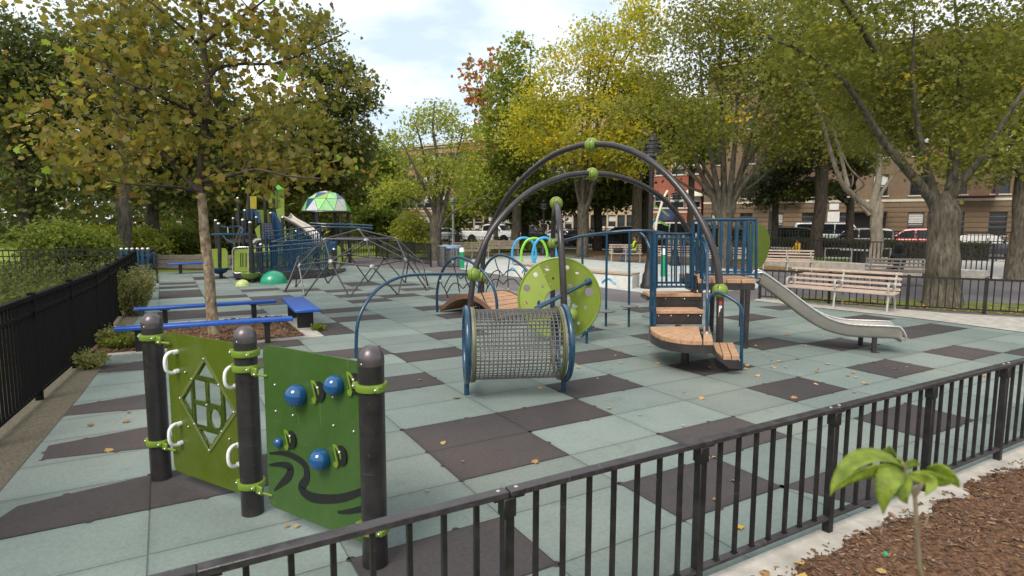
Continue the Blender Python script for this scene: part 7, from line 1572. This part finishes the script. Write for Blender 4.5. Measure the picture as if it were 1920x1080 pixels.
z = MB(); p = gp(1659, 1045, .05); dq = p-FB; rt = thing('bottle_cap', 'small emerald green bottle cap lying on the mulch', 'bottle cap', (p.x, p.y, bedz(dq.dot(FD), dq.dot(FN))[0]+.006)); z.lathe((0, 0, 0), [(.014, 0), (.0145, .008), (.013, .010), (.001, .0105)], 14, axis=(.3, -.6, .8)); z.build('cap', M_EMER, rt)
# ------------------------------------------------------------------ far play tower with its ramp
def tower():
    org = V(-8.5, 22, 0); root = thing('play_tower', 'big blue and lime play tower with picket ramp and slide behind the plane tree', 'play structure', org)
    def P(n, z, m, par=None, **k): return z.build(n, m, par or root, True, **k)
    M_LG = mat('lime_sheet', (.19, .26, .035), .42, 0, .1, 3); M_NV = mat('navy_sheet', (.012, .055, .14), .42, 0, .1, 3); M_GRID = mat('slate_climb_panel', (.075, .10, .15), .5)
    def post(x, yt, Y, yb=None, r=.062, cap=True, floor=0.0):
        b_ = dp(x, 470, Y); zt = dp(x, yt, Y).z; z = MB(); z.cyl(V(b_.x, Y, floor-.01), V(b_.x, Y, zt), r, n=12); o = P('post', z, M_POST)
        if cap: z = MB(); z.sphere((b_.x, Y, zt), r*1.02, 10, lo=-.2); z.build('post_cap', M_STEEL, o, True)
    def panel(q, Y, m, n='panel', th=.03, par=None, Y2=None):
        pts = [dp(x, y, Y) for x, y in q]; z = MB(); pl = [(p.x, p.z) for p in pts]
        if sum(pl[i][0]*pl[(i+1) % len(pl)][1]-pl[(i+1) % len(pl)][0]*pl[i][1] for i in range(len(pl))) < 0: pl.reverse()
        z.prism(pl, -th/2, th/2, V(0, Y, 0), (1, 0, 0), (0, 0, 1)); return P(n, z, m, par)
    def bar(pts, r=.03, m=M_BLUE, n='bar'): z = MB(); z.tube(smoothpts([dp(*p) for p in pts], 5), r, 8); return P(n, z, m)
    for x, yt, Y in ((412, 420, 21.2), (471, 418, 19.7), (457.5, 413, 22.6), (407, 414, 23.2), (489, 459, 21.8), (483, 408, 25.2), (532, 408, 25.2), (552, 420, 27), (556, 434, 25.5), (541, 440, 24.5), (450, 372, 25.5), (470, 340, 26), (500, 352, 26.5), (517, 345, 27), (593, 425, 27.5), (626, 468, 22.5), (612, 450, 24), (573, 440, 27), (440, 410, 26), (462, 395, 25.6), (545, 415, 27), (510, 400, 25.4)): post(x, yt, Y)
    # bowls on the two front posts
    for x, y, Y, m in ((412, 505, 21.15, M_NV), (469.5, 514, 19.65, M_LG)):
        p = dp(x, y, Y); z = MB(); z.lathe((p.x, Y, p.z), [(.10, -.16), (.22, -.10), (.30, .02), (.31, .045), (.27, .04), (.10, -.02)], 20, mi=0); P('drum_bowl', z, m)
    bar([(397, 439.5, 20.9), (430, 439, 20.6), (472, 439, 19.75)], .035); bar([(413, 424, 21.2), (430, 426, 21), (447, 424, 20.6), (455, 431, 20.4), (452, 438, 20.3)], .025); bar([(417, 440, 21), (424, 449, 20.9), (436, 455, 20.8), (441, 462, 20.8)], .025); bar([(427, 427, 21), (428, 437, 20.9)], .02)
    bar([(440, 500, 22), (446, 470, 22.3), (452, 435, 23), (455, 410, 24)], .03, M_BRONZE); bar([(432, 498, 22.5), (438, 465, 22.8), (445, 440, 23.3), (452, 425, 24)], .03, M_BRONZE)
    # side panels near the ground
    panel([(397, 467), (408, 466), (409, 504), (397, 503)], 21.4, M_LG); panel([(416, 465), (423, 466), (427, 472), (427, 502), (416, 503)], 21.1, M_LG)
    pl = panel([(439, 467), (466, 466), (466, 509), (439, 510)], 19.9, M_LG); o = P('panel_frame', MB().tube([dp(x, y, 19.85) for x, y in ((436, 470), (439, 465), (450, 463), (466, 463))]+[dp(466, 511, 19.85), dp(441, 512, 19.85), dp(436, 507, 19.85)], .018, 8, closed=True), M_STEEL, pl)
    for x in (451, 455, 461): panel([(x-.5, 474), (x+.7, 474), (x+.7, 500), (x-.5, 500)], 19.875, M_INK, 'slot', .012, pl)
    # ramp: floor, two picket railings that zigzag away
    def railrun(a, b2, h_, n, lab='ramp_railing'):
        A, Bb = Vector(a), Vector(b2); z = MB(); up = V(0, 0, h_); z.tube([A+up, Bb+up], .026, 8); r0 = P(lab, z, M_BLUE); z = MB(); z.tube([A+up*.83, Bb+up*.83], .02, 8); z.build('second_rail', M_BLUE, r0, True); z = MB(); z.tube([A+V(0, 0, .06), Bb+V(0, 0, .06)], .022, 8); z.build('bottom_rail', M_BLUE, r0, True)
        z = MB()
        for i in range(n): p = A.lerp(Bb, (i+.5)/n); z.tube([p+V(0, 0, .06), p+up*.83], .016, 5, caps=False)
        z.build('picket_run', M_BLUE, r0, True)
        for k in (0, .5, 1): p = A.lerp(Bb, k); z = MB(); z.cyl(p-V(0, 0, .02), p+up+V(0, 0, .03), .032, n=8); z.build('railing_post', M_BLUE, r0, True)
    f0 = dp(476, 510, 19.8); a1 = (f0.x, 19.8, .16); b1_ = (dp(612, 500, 21.6).x, 21.6, .32); a2 = (f0.x+.1, 21.0, .35); b2_ = (dp(602, 480, 24.2).x, 24.2, .80); a3 = (dp(500, 480, 22.8).x, 22.8, .62); b3_ = (dp(602, 470, 25.4).x, 25.4, .85)
    railrun(a1, b1_, .98, 34); railrun(a2, b1_[:1]+(22.9, .42), .95, 30); railrun(a3, b3_, 1.0, 24); railrun(a2, b2_, .95, 30)
    z = MB(); z.prism([(a1[0]-.4, a1[1]-.1), (b1_[0]-.1, b1_[1]-.1), (b1_[0]-.1, 24.5), (a1[0]-.4, 22.6)], .02, .13, (0, 0, 0), (1, 0, 0), (0, 1, 0)); P('ramp_floor', z, M_BRONZE)
    z = MB(); z.prism([(dp(437, 500, 20.6).x, 20.6), (f0.x, 19.9), (f0.x, 24), (dp(437, 500, 24).x, 24)], .08, .16, (0, 0, 0), (1, 0, 0), (0, 1, 0)); P('entry_platform', z, M_BRONZE)
    # raised deck, climbing panel, sheets
    c = dp(505, 452, 25.3); z = MB(); z.box((c.x-.2, 26.2, c.z), (3.2, 1.9, .14)); P('deck', z, M_BRONZE)
    o = panel([(490, 419), (509, 419), (516, 449), (490, 449)], 24.9, M_GRID, 'climbing_panel')
    z = MB()
    for k in range(5): p, q = dp(490+4.8*k, 419.5, 24.87), dp(490+5.8*k, 448.5, 24.87); z.tube([p, q], .012, 4)
    for k in range(7): p, q = dp(490.3, 421+4.4*k, 24.87), dp(509+k, 421+4.4*k, 24.87); z.tube([p, q], .010, 4)
    z.build('panel_grid', M_BRONZE, o, True)
    panel([(478, 430), (487, 421), (489, 448), (484, 449)], 25, M_LG); panel([(508, 396), (515, 397), (531, 425), (531, 448), (515, 448)], 25.6, M_NV); panel([(476, 393), (486, 397), (490, 418), (480, 418)], 26, M_NV); panel([(455, 392), (475, 391), (474, 412), (456, 412)], 26.4, M_NV); panel([(442, 398), (450, 398), (450, 415), (442, 415)], 26.4, M_BRONZE)
    panel([(479, 394), (503, 393), (506, 418), (488, 418)], 26.6, M_LG); panel([(517, 392), (533, 388), (534, 424), (524, 420)], 26.4, M_LG); panel([(531, 427), (536, 424), (537, 455), (531, 455)], 25.2, M_LG); panel([(543, 425), (550, 424), (550, 454), (544, 452)], 26.8, M_LG); panel([(557, 425), (561, 421), (565, 446), (561, 444)], 26, M_NV); panel([(463, 368), (481, 368), (481, 392), (463, 392)], 27, mat('amber_sheet', (.42, .33, .03), .4)); panel([(500, 362), (533, 352), (533, 390), (506, 390)], 27.2, M_LG)
    panel([(612, 450), (630, 453), (629, 470), (616, 471)], 23.5, M_NV); panel([(630, 463), (638, 458), (641, 492), (631, 495)], 25, M_LG); panel([(615, 482), (622, 482), (622, 500), (615, 500)], 23, M_LG)
    for k in range(6): x = 497+6*k; bar([(x, 424, 25.7), (x, 449, 25.7)], .02, M_BRONZE, 'baluster')
    for k in range(7): x = 518+3*k; bar([(x, 420, 25.9), (x, 450, 25.9)], .016, M_BLUE, 'baluster')
    # leaf finial
    for q, m in (([(503, 330), (513, 320), (518, 331), (510, 338)], mat('mint_sheet', (.20, .55, .38), .4)), ([(517, 350), (522, 346), (531, 354), (520, 356)], mat('spring_sheet', (.12, .55, .08), .4)), ([(512, 338), (520, 337), (516, 347)], M_NV)): panel(q, 27, m, 'leaf_finial', .02)
    # small grey ramp board and slide
    panel([(471, 456), (483, 447), (486, 450), (474, 460)], 21.9, mat('pale_board', (.50, .46, .42), .5), 'step_board', .4)
    pts = smoothpts([dp(534, 401, 26.6), dp(540, 406, 26.4), dp(553, 414, 26.2), dp(566, 421, 26.0), dp(578, 429, 25.8), dp(590, 441, 25.6), dp(598, 455, 25.5)], 5); z = MB(); vs = []; n = 9
    for i, p in enumerate(pts):
        t_ = (pts[min(i+1, len(pts)-1)]-pts[max(i-1, 0)]).normalized(); s_ = t_.cross(V(0, 0, 1)).normalized(); u_ = s_.cross(t_)
        for j in range(n): a = math.pi*(1+j/(n-1)); vs.append(p+s_*(.25*math.cos(a))+u_*(.24*math.sin(a)+.06))
    fs = [(i*n+j, i*n+j+1, (i+1)*n+j+1, (i+1)*n+j) for i in range(len(pts)-1) for j in range(n-1)]; z.add(vs, fs); o = P('slide', z, M_SLIDE); md = o.modifiers.new('thick', 'SOLIDIFY'); md.thickness = .015
tower()
def canopy():
    c = dp(612, 398, 28.5); zr = c.z; R = 1.10; root = thing('canopy_shelter', 'round shelter with a geodesic roof of green, white and navy triangles on dark posts', 'shelter', (c.x, 28.5, 0), .1); H = dp(612, 359.5, 28.5).z-zr
    for i in range(6): a = 2*math.pi*(i+.3)/6; z = MB(); z.cyl(V(R*.94*math.cos(a), R*.94*math.sin(a), -.01), V(R*.94*math.cos(a), R*.94*math.sin(a), zr), .075, n=12); z.build('post', M_POST, root)
    z = MB(); z.tube([V(R*1.02*math.cos(a), R*1.02*math.sin(a), zr) for a in [2*math.pi*i/40 for i in range(40)]], .045, 6, closed=True); z.build('ring_beam', M_POST, root)
    rings = [(1.0, 0.02, 10, 0), (.76, .60, 10, .5), (.40, .90, 5, 0), (0, 1.0, 1, 0)]; Vt = []
    for r_, h_, n, o in rings: Vt.append([V(R*1.02*r_*math.cos(2*math.pi*(i+o)/n+.2), R*1.02*r_*math.sin(2*math.pi*(i+o)/n+.2), zr+.03+H*h_) for i in range(n)])
    tris = []
    for i in range(10): tris += [(Vt[0][i], Vt[0][(i+1) % 10], Vt[1][i]), (Vt[1][i], Vt[0][(i+1) % 10], Vt[1][(i+1) % 10])]
    for i in range(5): a, b2 = Vt[2][i], Vt[2][(i+1) % 5]; p = [Vt[1][(2*i-1) % 10], Vt[1][2*i], Vt[1][(2*i+1) % 10]]; tris += [(p[0], p[1], a), (p[1], p[2], a) if False else (p[1], b2, a), (p[1], p[2], b2), (a, b2, Vt[3][0])]
    cols = [mat('roof_mint', (.28, .56, .24), .35), mat('roof_white', (.55, .56, .58), .35), mat('roof_green', (.06, .50, .03), .35), mat('roof_navy', (.012, .08, .17), .35), mat('roof_pale', (.50, .52, .42), .35), mat('roof_lime', (.30, .40, .05), .35)]; rg = random.Random(12)
    for k, (a, b2, c2) in enumerate(tris):
        m_ = (a+b2+c2)/3; s_ = [m_+(p-m_)*.955 for p in (a, b2, c2)]; nn = (s_[1]-s_[0]).cross(s_[2]-s_[0]).normalized(); ctr = V(0, 0, zr); nn = nn if nn.dot(m_-ctr) > 0 else -nn
        if (s_[1]-s_[0]).cross(s_[2]-s_[0]).dot(nn) < 0: s_ = [s_[0], s_[2], s_[1]]
        z = MB(); z.add([p+nn*.02 for p in s_]+[p-nn*.01 for p in s_], [(0, 1, 2), (5, 4, 3), (0, 3, 4, 1), (1, 4, 5, 2), (2, 5, 3, 0)]); z.build('roof_panel', cols[(0, 1, 2, 3, 4, 0, 5, 1)[(k*3+k//4) % 8]], root, smooth=False)
    z = MB(); seen = set()
    for a, b2, c2 in tris:
        for p, q in ((a, b2), (b2, c2), (c2, a)):
            kk = tuple(sorted((tuple(round(v, 3) for v in p), tuple(round(v, 3) for v in q))))
            if kk not in seen: seen.add(kk); z.tube([p, q], .022, 5)
    z.build('roof_frame', M_POST, root)
    for zz, o in ((zr-.55, 0), (zr-.68, .2)):
        z = MB(); z.tube(smoothpts([V(-R*.5, -R*.9, zz+.04), V(.2, -R*1.05, zz), V(R*1.1, -R*.9, zz-.02), V(R*2.0, -R*.4, zz-.08)], 5), .04, 8); z.build('blue_bar', M_BLUE, root)
canopy()
# ------------------------------------------------------------------ people
M_SKIN_A = mat('skin_warm', (.36, .20, .13), .6); M_SKIN_B = mat('skin_tan', (.28, .15, .09), .6); M_HAIR = mat('dark_hair', (.012, .009, .008), .6, bump=.4, bscale=90)
def person(label, p, rz, J, cloth, hair_long=False, z0=0.0):
    """J: joints of the pose (figure faces +Y); cloth: [(material, test(point))...] first match wins, else skin"""
    root = thing('person', label, 'person', (p.x, p.y, z0), rz); bm_v = []; bm_e = []; rad = []
    def ad(q, r): bm_v.append(tuple(q)); rad.append(r); return len(bm_v)-1
    def ch(i, pts): 
        for q, r in pts: k = ad(q, r); bm_e.append((i, k)); i = k
        return i
    pel = ad(J['pelvis'], (.15, .12)); ab = ch(pel, [(J['belly'], (.135, .11)), (J['chest'], (.155, .115)), (J['neck0'], (.075, .07))]); nk = ch(ab, [(J['neck'], (.055, .055)), (J['jaw'], (.068, .078)), (J['head'], (.088, .102)), (J['crown'], (.060, .07))])
    chest = pel+2
    for s_ in ('L', 'R'):
        k = ch(chest, [(J['sh'+s_], (.07, .07)), (J['el'+s_], (.047, .047)), (J['wr'+s_], (.030, .030)), (J['ha'+s_], (.036, .020))])
        w = V(*J['wr'+s_]); h = V(*J['ha'+s_]); d = (h-w).normalized(); sd = d.cross(V(0, 0, 1)); sd = sd.normalized() if sd.length > .1 else V(1, 0, 0); dn = d.cross(sd)
        for o, ln in ((-.030, .055), (-.010, .066), (.010, .062), (.028, .048)): a = h+sd*o+d*.035; ch(k, [(a, (.0095, .0095)), (a+d*ln*.5+dn*.006, (.0085, .0085)), (a+d*ln*.9+dn*.022, (.007, .007))])
        ch(k-1 if False else k, [(h-d*.03+sd*.040, (.011, .011)), (h+d*.01+sd*.062+dn*.012, (.009, .009))])
        ch(pel, [(J['hip'+s_], (.095, .095)), (J['kn'+s_], (.062, .062)), (J['an'+s_], (.042, .042)), (J['heel'+s_], (.045, .04)), (J['toe'+s_], (.040, .03))])
    me = bpy.data.meshes.new('body'); me.from_pydata(bm_v, bm_e, []); o = bpy.data.objects.new('body', me); COL.objects.link(o)
    sk = o.modifiers.new('skin', 'SKIN'); me.skin_vertices[0].data[0].use_root = True
    for i, r in enumerate(rad): me.skin_vertices[0].data[i].radius = r
    sb = o.modifiers.new('sub', 'SUBSURF'); sb.levels = 1; sb.render_levels = 1
    bpy.context.view_layer.update(); ev = o.evaluated_get(bpy.context.evaluated_depsgraph_get()); nm = bpy.data.meshes.new_from_object(ev); old = me; o.modifiers.clear(); o.data = nm; bpy.data.meshes.remove(old); nm.name = 'body'
    mats = [cloth[-1][0]]+[c[0] for c in cloth[:-1]]; nm.materials.clear()
    for m_ in mats: nm.materials.append(m_)
    for f in nm.polygons:
        f.use_smooth = True; c = f.center; f.material_index = 0
        for i, (_, test) in enumerate(cloth[:-1]):
            if test(c): f.material_index = i+1; break
    o.parent = root; hd = V(*J['head']); jw = V(*J['jaw']); upd = (V(*J['crown'])-jw).normalized(); fw = V(*J.get('look', (0, 1, 0))).normalized(); sdv = fw.cross(upd).normalized()
    z = MB(); ctr = hd+upd*.035-fw*.012; n = 16; vs = []; 
    z.sphere(ctr, .112, 18, sz=1.0, lo=-.05)
    for k in range(14): a = math.pi*(k/13); d = (sdv*math.cos(a)-fw*math.sin(a)*.9); z.sphere(ctr+d*.085-upd*(.035+.03*math.sin(a)), .040, 8)
    if hair_long:
        for k in range(11): a = math.pi*(k/10); d = (sdv*math.cos(a)-fw*math.sin(a)); z.tube([ctr+d*.09, ctr+d*.105-upd*.12, ctr+d*.095-upd*.27], [.05, .048, .02], 8)
    z.build('hair', M_HAIR, o)
    z = MB(); z.sphere(hd+fw*.108-upd*.035, .017, 8, sz=1.5); z.build('nose', mats[0], o); z = MB()
    for s_ in (-1, 1): z.sphere(hd+fw*.090+sdv*(.034*s_)-upd*.004, .011, 8)
    z.build('eyes', M_INK, o); z = MB(); z.box(hd+fw*.092-upd*.078, (.05, .014, .012)); z.build('mouth', mat('lip', (.30, .09, .07), .5), o); z = MB()
    for s_ in (-1, 1): z.sphere(hd+sdv*(.093*s_)-upd*.02, .024, 8, sz=1.4, sx=.5)
    z.build('ears', mats[0], o); return root
def sit(lean=0.0, kx=.11, hands=None, foot=.0, kneez=.50, drop=.0, seat=.47):
    y = lambda h: lean*h
    J = dict(pelvis=(0, 0, seat+.08), belly=(0, y(.22), seat+.26), chest=(0, y(.42), seat+.46), neck0=(0, y(.54), seat+.60), neck=(0, y(.58)+.005, seat+.655), jaw=(0, y(.62)+.035, seat+.715), head=(0, y(.66)+.03, seat+.795), crown=(0, y(.7)+.015, seat+.875), look=(0, 1, -.15))
    for s_, sx in (('L', -1), ('R', 1)):
        J['sh'+s_] = (sx*.185, y(.50), seat+.535); J['el'+s_] = (sx*.235, y(.3)+.10, seat+.27); J['wr'+s_] = (sx*.14, .34, seat+.20); J['ha'+s_] = (sx*.10, .41, seat+.20)
        J['hip'+s_] = (sx*.095, .03, seat+.05); J['kn'+s_] = (sx*kx, .46, kneez+.02); J['an'+s_] = (sx*kx, .46+foot, .10); J['heel'+s_] = (sx*kx, .44+foot, .045); J['toe'+s_] = (sx*(kx+.02), .62+foot, .035)
    if hands: J.update(hands)
    return J
M_HIVIS = mat('hi_vis_vest', (.62, .80, .02), .6); M_DARKT2 = mat('dark_sweater', (.03, .032, .035), .8); M_JEAN = mat('blue_jeans', (.07, .13, .25), .85, 0, .2, 20); M_SHOE = mat('brown_shoe', (.10, .05, .025), .6); M_YJ = mat('yellow_jacket', (.80, .52, .01), .6, 0, .08, 8); M_REDH = mat('red_hood', (.40, .02, .02), .8); M_PALE = mat('pale_trousers', (.48, .46, .42), .8); M_BLKC = mat('black_coat', (.014, .014, .016), .75)
p = gp(1172, 490); q = dp(1189, 470, 26.6); seat_y = p.y
person('seated person in a dark sweater, jeans and fluorescent yellow vest', V(dp(1188, 470, p.y).x, p.y-.10, 0), math.radians(95), sit(-.10, foot=.16), [(M_SHOE, lambda c: c.z < .11), (M_JEAN, lambda c: c.z < .62 and (c.z < .52 or c.y > .06)), (M_HIVIS, lambda c: .56 < c.z < 1.08 and abs(c.x) < .175 and c.y < .16 and (abs(c.x) > .05 or c.y < .03 or True) and not (c.y < -.02 and abs(c.x) < .09 and .80 < c.z < 1.0)), (M_DARKT2, lambda c: c.z < 1.07 and not (c.y > .34)), (M_SKIN_B, None)])
pb_ = dp(1496, 470, 30.3); person('seated person in a bright yellow jacket with a red hood, seen from behind', V(pb_.x, pb_.y, 0), math.radians(40), sit(.06), [(M_INK, lambda c: c.z < .10), (M_PALE, lambda c: c.z < .60 and (c.z < .53 or c.y > .10)), (M_REDH, lambda c: c.z > 1.02 and c.z < 1.10 and c.y < .03), (M_YJ, lambda c: c.z < 1.09 and not (c.y > .36)), (M_SKIN_A, None)])
pz = dp(1496, 470, 30.3); rt = thing('terrace_stool', 'dark block stool under the person in the yellow jacket', 'stool', (pz.x, pz.y, 0)); z = MB(); z.box((0, 0, .455), (.42, .42, .05), .7, bev=.015); z.build('seat', M_INK, rt); z = MB(); z.lathe((0, 0, 0), [(.2, 0), (.2, .03), (.05, .06), (.05, .43)], 14); z.build('pedestal', M_INK, rt)
person('seated dark haired person in a black coat, seen from behind', V(bw2.x+.05, bw2.y+.10, 0), math.radians(-8), sit(.02), [(M_INK, lambda c: c.z < .10), (M_JEAN, lambda c: c.z < .60 and (c.z < .53 or c.y > .10)), (M_BLKC, lambda c: c.z < 1.09 and not (c.y > .36)), (M_SKIN_A, None)], True)
def stand():
    J = dict(pelvis=(0, 0, .95), belly=(0, 0, 1.12), chest=(0, 0, 1.31), neck0=(0, 0, 1.45), neck=(0, .005, 1.505), jaw=(0, .035, 1.56), head=(0, .03, 1.64), crown=(0, .015, 1.72), look=(0, 1, 0))
    for s_, sx in (('L', -1), ('R', 1)):
        J['sh'+s_] = (sx*.185, 0, 1.385); J['el'+s_] = (sx*.235, -.02, 1.10); J['wr'+s_] = (sx*.24, .07, .87); J['ha'+s_] = (sx*.24, .09, .79); J['hip'+s_] = (sx*.095, 0, .90); J['kn'+s_] = (sx*.10, .02, .50); J['an'+s_] = (sx*.105, 0, .10); J['heel'+s_] = (sx*.105, -.03, .045); J['toe'+s_] = (sx*.12, .15, .035)
    return J
o_ = st(tpx(1557, 16), 16); person('standing person in a dark green top on the pavement before the tan block', V(o_.x, o_.y, 0), math.radians(70), stand(), [(M_INK, lambda c: c.z < .10), (M_JEAN, lambda c: c.z < .95 and abs(c.x) < .2), (mat('bottle_green_top', (.015, .05, .035), .8), lambda c: c.z < 1.50 and c.z > .9), (M_SKIN_B, None)], z0=.12)
# bag on the bench
pq = dp(1159, 470, p.y-.12); rt = thing('duffel_bag', 'black duffel bag on the bench beside the person in the yellow vest', 'bag', (pq.x, pq.y, .46)); z = MB(); z.lathe((-.25, 0, .13), [(.02, 0), (.12, .02), (.14, .08), (.14, .42), (.12, .48), (.02, .5)], 14, axis=(1, 0, 0)); z.build('body', M_BLKC, rt); z = MB(); z.tube(smoothpts([V(-.12, 0, .26), V(-.08, 0, .36), V(.08, 0, .36), V(.12, 0, .26)], 4), .014, 6); z.build('handle', M_BLKC, rt)
